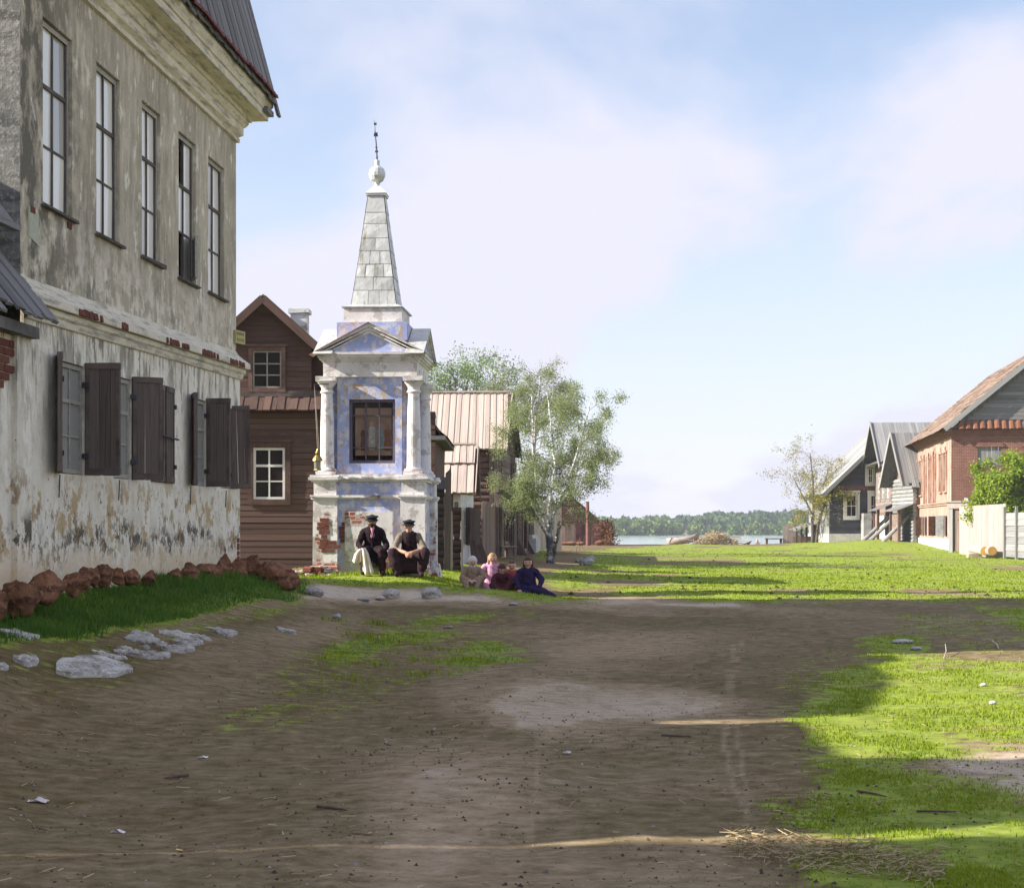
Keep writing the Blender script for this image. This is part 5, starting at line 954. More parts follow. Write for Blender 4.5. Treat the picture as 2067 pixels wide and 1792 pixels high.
pp = P(1187, 1101, 117); pp.z = gz(pp.x, pp.y); po = thing('street_pole', 'reddish wooden pole standing before the reddish barn', 'pole', pp); b = MB(); b.tube([(pp.x, pp.y, pp.z - .2), (pp.x - .05, pp.y, pp.z + 3.4)], [.17, .14], 10); b.build('shaft', M_['w_red'], po); b = MB(); b.box(pp.x - .2, pp.x + .1, pp.y - .06, pp.y + .06, pp.z + 3.39, pp.z + 3.46); b.build('cap', M_['w_red'], po)
# ------------------------------------------------------------ brick house on the right
FXB, FYB, NXB, NYB = 29.2, 108.0, 26.6, 90.0
BL = math.hypot(NXB - FXB, NYB - FYB); BA = math.atan2(NYB - FYB, NXB - FXB); BS = frame(FXB, FYB, 0, BA); BG = frame(NXB, NYB, 0, BA + math.pi / 2)
bk = thing('brick_house', 'red brick house with arched street windows and steep shingle roof', 'house', (31, 97, .2))
def bx(u): return BL - (39600.0 / (u - 1480.0) - 90.0) / math.cos(math.atan2(2.6, 18))
bays = [(1909, 0), (1900, 0), (1888, 1), (1879, 1), (1869.8, 1), (1861.3, 0), (1853.4, 0)]; H = 7.55; holes = []; lows = []
for u, ar in bays:
    x = bx(u); w = .55 if not ar else .5; holes.append((x - w, x + w, 3.75 if not ar else 3.0, 6.0 if not ar else 6.15)); lows.append((x - .5, x + .5, .95, 2.2))
b = MB(BS); b.holed(0, BL, 2.9, H, holes, 0, .22); b.build('upper_street_wall', M_['brick_street'], bk)
b = MB(BS); b.holed(-.02, BL + .02, .75, 2.9, lows, -.04, .2); b.build('lower_street_wall', M_['brick_street'], bk)
b = MB(BS); b.box(-.1, BL + .1, -.12, .5, -.3, .78, .02); b.build('foundation', M_['lime'], bk)
b = MB(BS); b.box(-.05, BL + .05, -.14, -.002, 2.86, 2.98); b.box(-.05, BL + .05, -.22, -.003, 2.98, 3.06); b.build('belt_course', M_['brick_street'], bk)
b = MB(BS); b.box(-.2, BL + .15, -.16, -.002, 7.0, 7.13); b.box(-.2, BL + .22, -.28, -.003, 7.13, 7.3); b.box(-.2, BL + .3, -.40, -.004, 7.3, 7.5); b.build('brick_cornice', M_['brick'], bk)
for (h, (u, ar)) in zip(holes, bays):
    if ar:                                                            # arched head: brick ring over the opening
        xc = (h[0] + h[1]) / 2; b = MB(BS); n = 8; pts = [(xc + .62 * math.cos(math.pi * k / n), h[3] - .05 + .55 * math.sin(math.pi * k / n)) for k in range(n + 1)]; inn = [(xc + .45 * math.cos(math.pi * k / n), h[3] - .05 + .4 * math.sin(math.pi * k / n)) for k in range(n + 1)]
        for k in range(n): b.prism([inn[k], pts[k], pts[k + 1], inn[k + 1]], -.1, -.003)
        b.build('arch', M_['brick_street'], bk); b = MB(BS); b.prism([(xc + .45 * math.cos(math.pi * k / n), h[3] - .05 + .4 * math.sin(math.pi * k / n)) for k in range(n + 1)], -.02, -.001); b.build('arch_recess', M_['brick'], bk)
    window(bk, BS, h[0] + .02, h[1] - .02, h[2] + (.02 if not ar else .5), h[3] - .02, M_['w_grey'] if not ar else M_['brick_street'], M_['glass_dusty'], .1, 2, 3, .08, .04, .06)
    b = MB(BS); b.box(h[0] - .14, h[0] - .003, -.09, .0, h[2] - .1, h[3] + .1); b.box(h[1] + .003, h[1] + .14, -.09, 0, h[2] - .1, h[3] + .1); b.box(h[0], h[1], -.12, -.002, h[2] - .12, h[2] - .01)
    if not ar: b.box(h[0] - .2, h[1] + .2, -.12, -.002, h[3] + .11, h[3] + .26); b.box((h[0] + h[1]) / 2 - .16, (h[0] + h[1]) / 2 + .16, -.08, -.003, h[3] + .26, h[3] + .5)
    b.build('window_surround', M_['brick_street'], bk); b = MB(BS); b.box(h[0], h[1], .23, .5, h[2], h[3]); b.build('room_dark_box', M_['black'], bk)
for i, h in enumerate(lows):
    window(bk, BS, h[0] + .02, h[1] - .02, h[2] + .02, h[3] - .02, M_['w_white'], M_['glass_clear'], .06, 2, 2, .07, .04, .05)
    for sx, hx in ((-1, h[0]), (1, h[1])):
        if i == 3: continue
        an = 165 if (i + (sx > 0)) % 3 else 115
        A = BS @ Matrix.Translation((hx, -.05, 0)) @ Matrix.Rotation(R(-an if sx < 0 else an), 4, 'Z'); q = MB(A); q.box(min(0, -.5 * sx), max(0, -.5 * sx), -.02, .02, .95, 2.22); q.build('shutter', M_['w_brown'] if (i + sx) % 3 == 0 else M_['w_grey'], bk)
GW = 11.0
gh = [(1.55, 2.95, 5.2, 6.35), (4.3, 5.7, 5.2, 6.35), (1.5, 2.9, 1.2, 2.6)]
b = MB(BG); b.holed(0, GW, -.2, H, gh, 0.0, .2); b.build('gable_end_wall', M_['brick'], bk)
for h in gh[:2]:
    vboards(bk, BG, h[0], h[1], h[2], h[3], .2, M_['w_grey'], .10, .04, 'window_board'); b = MB(BG); b.prism([(h[0] - .2, h[3]), (h[1] + .2, h[3]), (h[1], h[3] + .25), (h[0], h[3] + .25)], -.07, -.002); b.build('window_lintel', M_['brick'], bk)
b = MB(BG); b.box(-.15, GW, -.10, -.002, 7.07, 7.21); b.box(-.15, GW, -.18, -.003, 7.21, 7.35); b.build('gable_cornice', M_['brick'], bk)
tmo = bpy.data.meshes.new('tile'); tmo.from_pydata(tm.v, [], tm.f); tmo.update(); tmo.materials.append(M_['tile_or'])
x = .55
while x < 9.0:
    put(bpy.data.objects.new('tile', tmo), BG @ Matrix.Translation((x, -.24, 7.55 + random.uniform(-.02, .02))) @ Matrix.Rotation(R(50), 4, 'X') @ Matrix.Scale(2.2, 4), bk); x += .42
RZB = H + 4.95; b = MB(BG); b.prism([(.1, H + .02), (GW - .1, H + .02), (GW / 2, RZB - .15)], .05, .25); b.build('gable_frame', M_['w_roofdark'], bk)
siding(bk, BG, 0, GW, H + .42, RZB - .3, .24, M_['w_roofdark'], (), .02, .05, top=lambda z: (.2 + (z - H) * 1.2, GW - .2 - (z - H) * 1.2))
# shingle slope towards the street: rows of shingles, one by one
sl0 = Vector((-.75, 0, H - .25)); slr = Vector((GW / 2, 0, RZB)); dsl = slr - sl0; Ls = dsl.length; ds = dsl.normalized(); ns = Vector((-ds.z, 0, ds.x))
if ns.z < 0: ns = -ns
b = MB(BG); q0 = sl0 - ns * .03; q1 = slr - ns * .03; b.add([(q0.x, -.45, q0.z), (q1.x, -.45, q1.z), (q1.x, BL + .5, q1.z), (q0.x, BL + .5, q0.z)], [(0, 1, 2, 3)]); b.add([(q1.x, -.45, q1.z), (GW + .6, -.45, H - .4), (GW + .6, BL + .5, H - .4), (q1.x, BL + .5, q1.z)], [(0, 1, 2, 3)]); rfb = b.build('roof', M_['w_roofdark'], bk)
M_['shingle'] = wood('red_brown_shingles', (.19, .13, .10), (.36, .265, .21), var=.3)
nr_, nc_ = 24, 12
for i in range(nr_):
    y = -.48
    for k in range(nc_):
        w = (BL + .95) / nc_; a = sl0 + ds * (i / nr_ * Ls - random.uniform(.03, .16)); c = sl0 + ds * (min(1, (i + 1.15) / nr_) * Ls)
        plank('shingle', rfb, Vector((a.x, y + w / 2, a.z)) + ns * (.06 + random.uniform(0, .04)), Vector((c.x, y + w / 2, c.z)) + ns * .02, w * random.uniform(.9, 1.02), .05, ns, M_['shingle'], BG); y += w
plank('barge_board', bk, Vector((sl0.x + .3, -.5, sl0.z + .1)) , Vector((slr.x, -.5, slr.z - .18)), .3, .05, (0, -1, 0), M_['w_grey'], BG)
# ------------------------------------------------------------ grey two-storey house, gable to the street
def cross_house(name, label, near, far, xr, zbase, ez, rz, overhang, wall_m, roof_m, rag=.08, lower=None):
    """ridge square to the street; near and far are the ends of the street wall"""
    n, f = Vector(near), Vector(far); L = (f - n).length; A = math.atan2(n.y - f.y, n.x - f.x); F = frame(f.x, f.y, 0, A); t = thing(name, label, 'house', ((n.x + f.x) / 2 + 1.5, (n.y + f.y) / 2, zbase))
    b = MB(F); b.box(0, L, 0, xr, zbase - .5, ez); b.prism([(0, ez), (L, ez), (L / 2, rz - .1)], .05, xr - .1); b.build('frame', wall_m, t)
    return t, F, L
def cross_roof(t, F, L, ez, rz, ov, xr, roof_m, w=.28, rag=.08):
    """boards on the camera-side slope (x high) and a plain slope beyond"""
    d = Vector((L / 2 + .45, 0, -(rz - ez) * (L / 2 + .45) / (L / 2))); y = -ov
    while y < xr:
        ww = w * random.uniform(.85, 1.15); e = Vector((L + .45, y + ww / 2, rz + d.z)) + d.normalized() * random.uniform(-rag, rag)
        plank('roof_board', t, e, (L / 2, y + ww / 2, rz), ww - .015, .05, (-d.z, 0, d.x), roof_m, F); y += ww
    b = MB(F); b.add([(-.45, -ov, rz + d.z), (L / 2, -ov, rz - .02), (L / 2, xr, rz - .02), (-.45, xr, rz + d.z)], [(0, 1, 2, 3), (3, 2, 1, 0)]); b.add([(L / 2, -ov + .04, rz - .04), (L + .4, -ov + .04, rz + d.z), (L + .4, xr, rz + d.z), (L / 2, xr, rz - .04)], [(0, 1, 2, 3), (3, 2, 1, 0)]); b.build('roof', M_['w_roofdark'], t)
    for s in (-1, 1): plank('barge_board', t, (L / 2 + s * (L / 2 + .45), -ov - .03, rz + d.z - .05), (L / 2, -ov - .03, rz), .28, .05, (0, -1, 0), M_['w_grey'], F)
h2, F2, L2 = cross_house('grey_gabled_house', 'tall grey board house with roof gable turned to the street', (28.4, 111, 0), (28.85, 118, 0), 6, .5, 6.4, 9.6, .9, M_['w_fence'], M_['w_grey'])
cross_roof(h2, F2, L2, 6.4, 9.55, 1.0, 5.5, M_['w_grey'])
siding(h2, F2, 0, L2, 2.4, 6.3, .26, M_['w_fence'], [(1.2, 2.4, 3.6, 5.4), (3.2, 4.4, 3.6, 5.4), (5.2, 6.3, 3.6, 5.4)], 0, .05)
b = MB(F2); b.box(-.1, L2 + .1, -.14, .1, .0, 2.4, .02); b.build('stone_ground_floor', M_['lime'], h2)
for x in (1.2, 3.2, 5.2): window(h2, F2, x, x + 1.1, 3.6, 5.4, M_['w_white'], M_['glass_dusty'], -.03, 2, 3, .08, .04, .06); casing(h2, F2, x, x + 1.1, 3.6, 5.4, .16, M_['w_grey'], -.05)
b = MB(F2); b.add([(-.3, -1.0, 6.3), (L2 + .3, -1.0, 6.3), (L2 + .3, .0, 6.75), (-.3, 0, 6.75)], [(0, 1, 2, 3), (3, 2, 1, 0)]); b.build('pent_roof', M_['w_roofdark'], h2)
for x in (1.4, 5.0): q = MB(F2); q.box(x, x + .9, -.18, -.141, .9, 2.0); q.build('lower_shutter', M_['w_roofdark'], h2)
h3, F3, L3 = cross_house('ragged_roof_shed', 'narrow grey log shed with high ragged board roof beside the brick house', (28.35, 104.6, 0), (28.2, 109.6, 0), 3, .4, 5.0, 8.2, .8, M_['w_fence'], M_['w_grey'])
tag(h3, cat='shed'); cross_roof(h3, F3, L3, 5.0, 8.3, 1.0, 3.2, M_['w_grey'], .24, .35)
log_stack(h3, F3, -.1, L3 + .1, .4, 4.9, .27, M_['w_grey'], -.02)
def porch(x0, x1, F, t, zt, m):
    for x in (x0, x1): plank('porch_post', t, (x, -1.0, .0), (x, -1.0, zt - .2), .18, .18, (0, -1, 0), M_['w_brown'], F)
    for k in range(5): plank('porch_roof_board', t, (x0 - .3 + k * (x1 - x0 + .6) / 4, -1.35, zt - .35), (x0 - .3 + k * (x1 - x0 + .6) / 4, .05, zt + .2), (x1 - x0 + .6) / 4, .06, (0, -.4, 1), M_['w_roofdark'], F)
    q = MB(F); q.box(x0 + .1, x1 - .1, -.96, -.9, .2, zt - .5); q.build('gate_leaf', M_['w_fence'], t)
porch(2.6, 4.6, F3, h3, 3.0, None); porch(5.2, 6.8, F2, h2, 3.1, None)
for (F, x, lab_) in ((F3, 4.3, 'grey log propped before the shed porch next to the brick house'), (F2, 6.6, 'grey log propped before the porch of the grey gabled house'), (F3, 1.0, 'grey log propped on the log wall between the two porches')):
    a = F @ Vector((x, -2.1, 0)); a.z = gz(a.x, a.y) - .05; t = thing('wall_prop', lab_, 'prop', a, 'logs propped against the grey sheds'); bb = MB(); c = F @ Vector((x - .2, -.15, 2.3)); bb.tube([a, c], [.15, .12], 8); bb.build('log', M_['w_grey'], t)
# ------------------------------------------------------------ dark log house near the water
dh = thing('dark_log_house', 'dark log house with white-cased windows and white foundation near the lake', 'house', (29, 121, .3)); DF = frame(0, 118, 0, 0); dx0, dx1 = 25.25, 34.5; dap = (29.9, 9.2); dez = 4.75
dw = (XU(1707, 118), XU(1730, 118), ZV(1044, 118), ZV(998, 118)); dw2 = (XU(1756, 118), XU(1772, 118), ZV(1044, 118), ZV(998, 118)); dw3 = (XU(1751, 118), XU(1763, 118), ZV(976, 118), ZV(944, 118))
b = MB(DF); b.holed(dx0, dx1, .9, dez, [dw, dw2], .05, .2); b.prism([(dx0, dez), (dx1, dez), dap], .06, 8); b.add([(dx0, 8, .3), (dx0, .05, .3), (dx0, .05, dez), (dx0, 8, dez)], [(0, 1, 2, 3)]); b.build('frame', M_['w_dark'], dh)
slope_d = (dap[1] - dez) / (dap[0] - dx0); siding(dh, DF, dx0, dx1, 1.0, 8.8, .25, M_['w_dark'], [dw, dw2, dw3], .05, .07, 'log', top=lambda z: (dx0, dx1) if z < dez else (dap[0] - (dap[1] - z) / slope_d, dap[0] + (dap[1] - z) / slope_d))
for w in (dw, dw2, dw3): window(dh, DF, w[0] + .02, w[1] - .02, w[2] + .02, w[3] - .02, M_['w_white'], M_['glass_clear'], 0, 2, 2, .09, .05, .06); casing(dh, DF, w[0], w[1], w[2], w[3], .2, M_['w_white'], -.03, .05, .12)
b = MB(DF); b.box(dx0 - .15, dx1, -.2, 8, -.3, 1.0, .03); b.build('foundation', M_['lime'], dh)
DS = frame(dx0, 126, 0, -math.pi / 2); vboards(dh, DS, .0, 8.0, .8, 4.6, .42, M_['w_grey'], -.03, .06, 'side_board', gap=.05)
for x in (2.2, 5.2): plank('corner_board', dh, (x, -.12, .6), (x, -.12, 4.6), .35, .08, (0, -1, 0), M_['w_grey'], DS)
for s in (-1, 1):
    ex = dap[0] + s * (dap[0] - dx0 + .7); ez = dap[1] - slope_d * (dap[0] - dx0 + .7)
    for k in range(9): plank('roof_board', dh, (ex, -.7 + k + .5, ez + .05), (dap[0], -.7 + k + .5, dap[1] + .05), .98, .07, (s * slope_d, 0, 1), M_['w_grey'], DF)
    plank('barge_board', dh, (ex, -.74, ez - .08), (dap[0], -.74, dap[1] - .08), .3, .06, (0, -1, 0), M_['w_grey'], DF)
b = MB(DF); b.box(dx0 - .1, dx1, -.14, .0, dez - .22, dez + .02); b.build('eave_moulding', M_['w_red'], dh)
b = MB(DF)
for k in range(20): b.prism([(dx0 + .2 + k * .45, dez - .22), (dx0 + .2 + k * .45 + .2, dez - .42), (dx0 + .2 + k * .45 + .4, dez - .22)], -.10, -.06)
b.build('scalloped_trim', M_['w_red'], dh)
b = MB(DF); b.box(XU(1736, 118), XU(1752, 118), -1.2, -.3, 0, 2.6); b.build('gate_panel', M_['w_grey'], dh)
# ------------------------------------------------------------ tall fence, gate and log pile on the right
fr = thing('planed_board_fence', 'tall smooth pale board fence between brick house and shrub', 'fence', (XU(1985, 79), 79, 0)); a0 = P(1938, 1120, 84); a1 = P(2031, 1128, 73); RFM = frame(a0.x, a0.y, 0, math.atan2(a1.y - a0.y, a1.x - a0.x)); RL = math.hypot(a1.x - a0.x, a1.y - a0.y)
vboards(fr, RFM, 0, RL, -.05, 2.62, .26, M_['w_new'], 0, .035, gap=.004, lean=0, jy=.003, ztop=lambda x: 2.66 + .0 * x); b = MB(RFM); b.box(0, RL, .01, .08, .5, .62); b.box(0, RL, .01, .08, 2.1, 2.22); b.build('rail', M_['w_new'], fr)
f2 = thing('grey_plank_fence', 'lower grey fence of horizontal boards continuing past the pale fence', 'fence', (XU(2080, 68), 68, 0)); a2 = a1 + (a1 - a0).normalized() * 12; RF2 = frame(a1.x, a1.y, 0, math.atan2(a1.y - a0.y, a1.x - a0.x) + R(2)); siding(f2, RF2, .1, 9, .05, 2.2, .3, M_['w_grey'], (), 0, .05)
for x in (.1, 2.2, 4.4, 6.6): plank('post', f2, (x, -.1, -.1), (x, -.1, 2.5), .16, .12, (0, -1, 0), M_['w_grey'], RF2)
gt = thing('gateway', 'wooden gateway with heavy posts and lintel beside the brick house corner', 'gate', (XU(1930, 86), 86, 0)); GFm = frame(XU(1920, 87), 87, 0, R(-40))
for x in (0, .95): plank('post', gt, (x, 0, -.2), (x, 0, 3.2 if x else 2.9), .24, .2, (0, -1, 0), M_['w_new'] if x else M_['w_grey'], GFm)
b = MB(GFm); b.box(-.2, 1.25, -.14, .14, 2.6, 2.95); b.box(-.3, 1.35, -.22, .22, 2.95, 3.03); b.build('lintel', M_['w_new'], gt); vboards(gt, GFm, .13, .84, .1, 2.55, .18, M_['w_fence'], .08, .04, 'gate_board')
for i, (ua, va, ub, vb, Y) in enumerate(((1958, 1115, 1988, 1128, 79), (1966, 1116, 2003, 1127, 78))):
    a = P(ua, va, Y + 5); c = P(ub, vb, Y - 4); c = P(ub, vb, 74 - i * .6); a = c + (a0 - a1).normalized() * 3.2; a.z = gz(a.x, a.y) + .42; c.z = gz(c.x, c.y) + .38; t = thing('log', ('thick log with fresh yellow cut end lying out from the pale fence', 'thick log with yellow cut end lying tight behind its twin')[i], 'log', (c.x, c.y, c.z - .2), 'logs before the pale fence'); d = (c - a).normalized()
    b = MB(); b.tube([a, c], [.20, .23], 12); b.build('trunk', M_['w_pink'], t); b = MB(); b.tube([c - d * .02, c + d * .012], .215, 12); b.build('cut_end', M_['w_yellow'], t)
c = P(1957, 1128, 75.5); c.z = gz(c.x, c.y); t = thing('log_support', 'short wooden block under the logs by the pale fence', 'block', c); b = MB(); b.box(c.x - .1, c.x + .6, c.y - .1, c.y + .1, c.z - .05, c.z + .22, .02); b.build('block', M_['w_pink'], t)
# ------------------------------------------------------------ things by the water on the right
f = thing('pale_picket_fence', 'short pale picket fence at the lake end of the right row', 'fence', (XU(1593, 126), 126, 0)); vboards(f, frame(0, 126, 0, 0), XU(1580, 126), XU(1604, 126), -.2, 1.75, .16, M_['w_new'], 0, .04, jz=.15)
t = thing('pole_shelter', 'open shelter of rough poles with sagging dark roof by the dark house', 'shelter', (XU(1628, 122), 122, .2)); SF = frame(0, 122, 0, 0)
for u, v in ((1608, 1067), (1618, 1062), (1628, 1058), (1646, 1056)): plank('pole', t, (XU(u, 122), 0, -.1), (XU(u, 122), 0, ZV(v, 122)), .14, .14, (0, -1, 0), M_['w_brown'], SF)
b = MB(SF); b.add([(XU(1602, 122), -.5, ZV(1072, 122)), (XU(1652, 122), -.5, ZV(1054, 122)), (XU(1652, 122), 2.5, ZV(1052, 122)), (XU(1602, 122), 2.5, ZV(1068, 122))], [(0, 1, 2, 3), (3, 2, 1, 0)]); b.build('roof', M_['w_roofdark'], t)
vboards(t, SF, XU(1606, 122), XU(1650, 122), -.1, .9, .25, M_['w_fence'], 1.5, .04, 'wall_board', jz=.2)
bp = P(1562, 1096, 126); bp.z = gz(bp.x, bp.y); t = thing('bench', 'low dark plank bench standing near the lake shore', 'bench', bp); b = MB(); b.box(bp.x - .75, bp.x + .75, bp.y - .2, bp.y + .2, bp.z + .38, bp.z + .46); b.build('seat', M_['w_brown'], t)
for s in (-.6, .6): b = MB(); b.box(bp.x + s - .08, bp.x + s + .08, bp.y - .15, bp.y + .15, bp.z - .1, bp.z + .38); b.build('leg', M_['w_brown'], t)
# ------------------------------------------------------------ trees
def leaves_mesh(name, pts, size, mat, parent, M=None, tint=None, up=.3, seed=0, kind=None, aspect=.6):
    """each leaf a folded quad of its own, spread through the crown"""
    rs = np.random.RandomState(seed); pts = np.asarray(pts, float); n = len(pts); d = rs.normal(size=(n, 3)); d[:, 2] -= up; d /= np.linalg.norm(d, axis=1)[:, None]
    e = rs.normal(size=(n, 3)); e -= d * (e * d).sum(1)[:, None]; e /= np.linalg.norm(e, axis=1)[:, None]; s = size * (.6 + .8 * rs.rand(n))[:, None]
    co = np.stack([pts, pts + d * s * .5 + e * s * aspect * .5, pts + d * s, pts + d * s * .5 - e * s * aspect * .5], 1)
    me = bpy.data.meshes.new(name); mesh_np(me, co.reshape(-1, 3), np.arange(n * 4).reshape(-1, 4), 4)
    tt = rs.rand(n) if tint is None else np.clip(tint + (rs.rand(n) - .5) * .35, 0, 1); a = me.attributes.new('tint', 'FLOAT', 'POINT'); a.data.foreach_set('value', np.repeat(tt, 4).astype(np.float32)); me.materials.append(mat)
    o = put(bpy.data.objects.new(name, me), M or Matrix(), parent)
    if kind: o['kind'] = kind
    return o
def grow(b, rs, p, d, L, r, depth, tips, droop=.0, wander=.25, kids=3, twist=.9, shrink=.62, tipr=.004, seg=5):
    """one limb and its side limbs; collects points along the outer twigs"""
    pts = [p.copy()]; rad = [r]; dd = d.normalized(); n = seg
    for i in range(n):
        dd = (dd + Vector(rs.normal(size=3)) * wander * .35 + Vector((0, 0, -droop * (i + 1) / n))).normalized(); pts.append(pts[-1] + dd * (L / n)); rad.append(max(tipr, r * (1 - .75 * (i + 1) / n)))
    b.tube(pts, rad, 6 if r > .02 else 4, cap=False)
    if depth <= 0:
        for q in pts[1:]: tips.append(q)
        return
    for k in range(kids):
        i = rs.randint(2, n + 1) if k else n; ax = Vector(rs.normal(size=3)).normalized(); base = (pts[i] - pts[i - 1]).normalized(); nd = (base + ax * twist).normalized()
        grow(b, rs, pts[i], nd, L * shrink * rs.uniform(.75, 1.15), rad[i] * .75, depth - 1, tips, droop * 1.35, wander, kids, twist, shrink, tipr, seg)
def tree(name, label, base, stems, lmat, bmat, seed, leaf=.06, per=6, jit=.10, depth=3, kids=3, droop=.12, twist=.9, group=None, shrink=.62, trunk=None, tintf=None, cat='tree', tipr=.006, zmin=None):
    """stems: list of (polyline, start radius, end radius); limbs spring from the upper part of each"""
    rs = np.random.RandomState(seed); t = thing(name, label, cat, base, group); b = MB(); lb_ = MB(); tips = []
    for (pl, r0, r1, nb, bl) in stems:
        pl = [Vector(q) for q in pl]; n = len(pl); fine = []
        for i in range(n - 1):
            for k in range(4): fine.append(pl[i].lerp(pl[i + 1], k / 4) + Vector(rs.normal(size=3)) * .02)
        fine.append(pl[-1]); m = len(fine); rad = [r0 + (r1 - r0) * i / (m - 1) for i in range(m)]; b.tube(fine, rad, 9, cap=True)
        for k in range(nb):
            i = int(m * (.30 + .68 * (k + .5) / nb)); i = min(i, m - 1); a = rs.uniform(0, 2 * math.pi); d = Vector((math.cos(a), math.sin(a), rs.uniform(.1, .8))); tp = 1 - .45 * (i / m); grow(lb_, rs, fine[i], d, bl * tp * rs.uniform(.75, 1.2), rad[i] * .45, depth - 1, tips, droop, .3, kids, twist, shrink, tipr)
    b.build('trunk', bmat, t, smooth=True); lb_.build('branches', M_['bark_thin'], t, smooth=True)['kind'] = 'stuff'
    P_ = np.array([tuple(q) for q in tips]); P_ = np.repeat(P_, per, 0) + rs.normal(size=(len(P_) * per, 3)) * jit
    if zmin is not None: P_ = P_[P_[:, 2] > zmin + rs.rand(len(P_)) * .8]
    tn = None if tintf is None else tintf(P_)
    leaves_mesh('crown', P_, leaf, lmat, t, seed=seed + 1, tint=tn)
    return t, len(P_)
Y = 55.0
def Q(u, v, y=None): return P(u, v, y if y is not None else Y)
bs = Q(1113, 1142); bs.z = gz(bs.x, bs.y) - .1
fork = Q(1109, 1086)
tr1 = [([bs, Q(1112, 1110), fork, Q(1107, 1076)], .17, .12, 0, 0), ([fork, Q(1100, 1050, 54.8), Q(1088, 1005, 54.6), Q(1080, 950, 54.4), Q(1076, 880, 54.2), Q(1074, 800, 54)], .07, .02, 10, 1.35), ([fork, Q(1108, 1040), Q(1112, 990, 55.4), Q(1120, 930, 55.8), Q(1112, 850, 56), Q(1100, 770, 56.2)], .08, .02, 12, 1.6),
       ([fork, Q(1116, 1045, 54.8), Q(1135, 1000, 54.4), Q(1160, 930, 54.2), Q(1180, 865, 54), Q(1190, 815, 54)], .07, .02, 12, 1.5), ([Q(1118, 1120), Q(1122, 1090, 54.6), Q(1130, 1060, 54), Q(1128, 1052, 53.8)], .085, .045, 1, .6), ([fork, Q(1090, 1055, 54), Q(1070, 1010, 53.6), Q(1052, 965, 53.4)], .05, .015, 5, .7), ([Q(1112, 990, 55.4), Q(1150, 960, 56), Q(1195, 930, 56.5), Q(1215, 900, 57)], .05, .015, 9, 1.4)]
t, n1 = tree('birch_tree', 'weeping birch with forked white trunk standing on the street edge', bs, tr1, M_['lf_birch'], M_['bark_birch'], 11, .056, 26, .13, 3, 3, .24, zmin=1.5)
Y = 74.0
b2_ = Q(1072, 1105); b2_.z = gz(b2_.x, b2_.y) - .1
t, n2 = tree('birch_tree', 'slender pale birch rising behind the forked birch', b2_, [([b2_, Q(1075, 980), Q(1080, 860), Q(1090, 760)], .16, .03, 16, 2.2), ([Q(1078, 900), Q(1060, 830), Q(1052, 770)], .07, .02, 8, 1.8), ([Q(1080, 880), Q(1110, 820), Q(1122, 760)], .07, .02, 8, 1.8)], M_['lf_birch'], M_['bark_pale'], 23, .075, 15, .16, 3, 3, .12, zmin=3.5)
Y = 80.0
for k, (u, v, sd, lab) in enumerate(((905, 735, 31, 'spring-green tree showing above the barn roof beside the shrine'), (960, 738, 37, 'loose green tree above the right end of the barn roof'))):
    bb = Q(u, 1100); bb.z = .4; st = [([bb, Q(u + 4, 960), Q(u - 2, 840), Q(u + 5, 760)], .2, .03, 12, 2.6), ([Q(u, 860), Q(u - 35, 800), Q(u - 45, 760)], .08, .02, 7, 1.6), ([Q(u, 850), Q(u + 35, 795), Q(u + 42, 755)], .08, .02, 7, 1.6)]
    tree('leafy_tree', lab, bb, st, M_['lf_green'], M_['bark'], sd, .12, 4, .2, 3, 3, .0, 1.0)
Y = 81.0
c0 = Q(2045, 985); bb = Vector((c0.x, Y, gz(c0.x, Y) - .1)); rs = np.random.RandomState(5); st = []
for k in range(11): a = k * .57; d = Vector((math.cos(a) * rs.uniform(.8, 2.3), math.sin(a) * 1.3, rs.uniform(3.0, 5.2))); st.append(([bb + Vector((math.cos(a) * .2, math.sin(a) * .2, 0)), bb + d * .5 + Vector((0, 0, .3)), bb + d], .09, .02, 9, 1.35))
tree('shrub_tree', 'dense bright green shrub spreading over the pale fence', bb, st, M_['lf_willow'], M_['bark'], 41, .17, 9, .15, 3, 3, .02, 1.1, cat='shrub')
Y = 121.0
bb = Q(1641, 1098); bb.z = gz(bb.x, bb.y) - .1
tree('young_tree', 'thin half-bare young tree with sparse yellow leaves by the dark house', bb, [([bb, Q(1640, 1060), Q(1642, 1020), Q(1640, 960), Q(1635, 915)], .15, .03, 14, 2.6), ([Q(1641, 1040), Q(1620, 1000), Q(1600, 960)], .08, .02, 9, 2.0), ([Q(1642, 1030), Q(1660, 990), Q(1672, 950)], .08, .02, 8, 1.8)], M_['lf_yellow'], M_['bark'], 53, .12, 3, .2, 3, 3, -.02, .9, tipr=.005)
bb = Q(1649, 1098, 120.5); bb.z = gz(bb.x, bb.y) - .1
tree('leaning_bush', 'yellow-green bush leaning over the eave of the dark log house', bb, [([bb, Q(1652, 1060, 120), Q(1662, 1020, 119), Q(1675, 985, 118.4)], .14, .04, 8, 1.5), ([Q(1655, 1040, 119.5), Q(1672, 1010, 118.5), Q(1690, 1000, 117.8)], .08, .03, 8, 1.3)], M_['lf_yellow'], M_['bark'], 59, .16, 4, .16, 3, 3, .05, cat='bush')
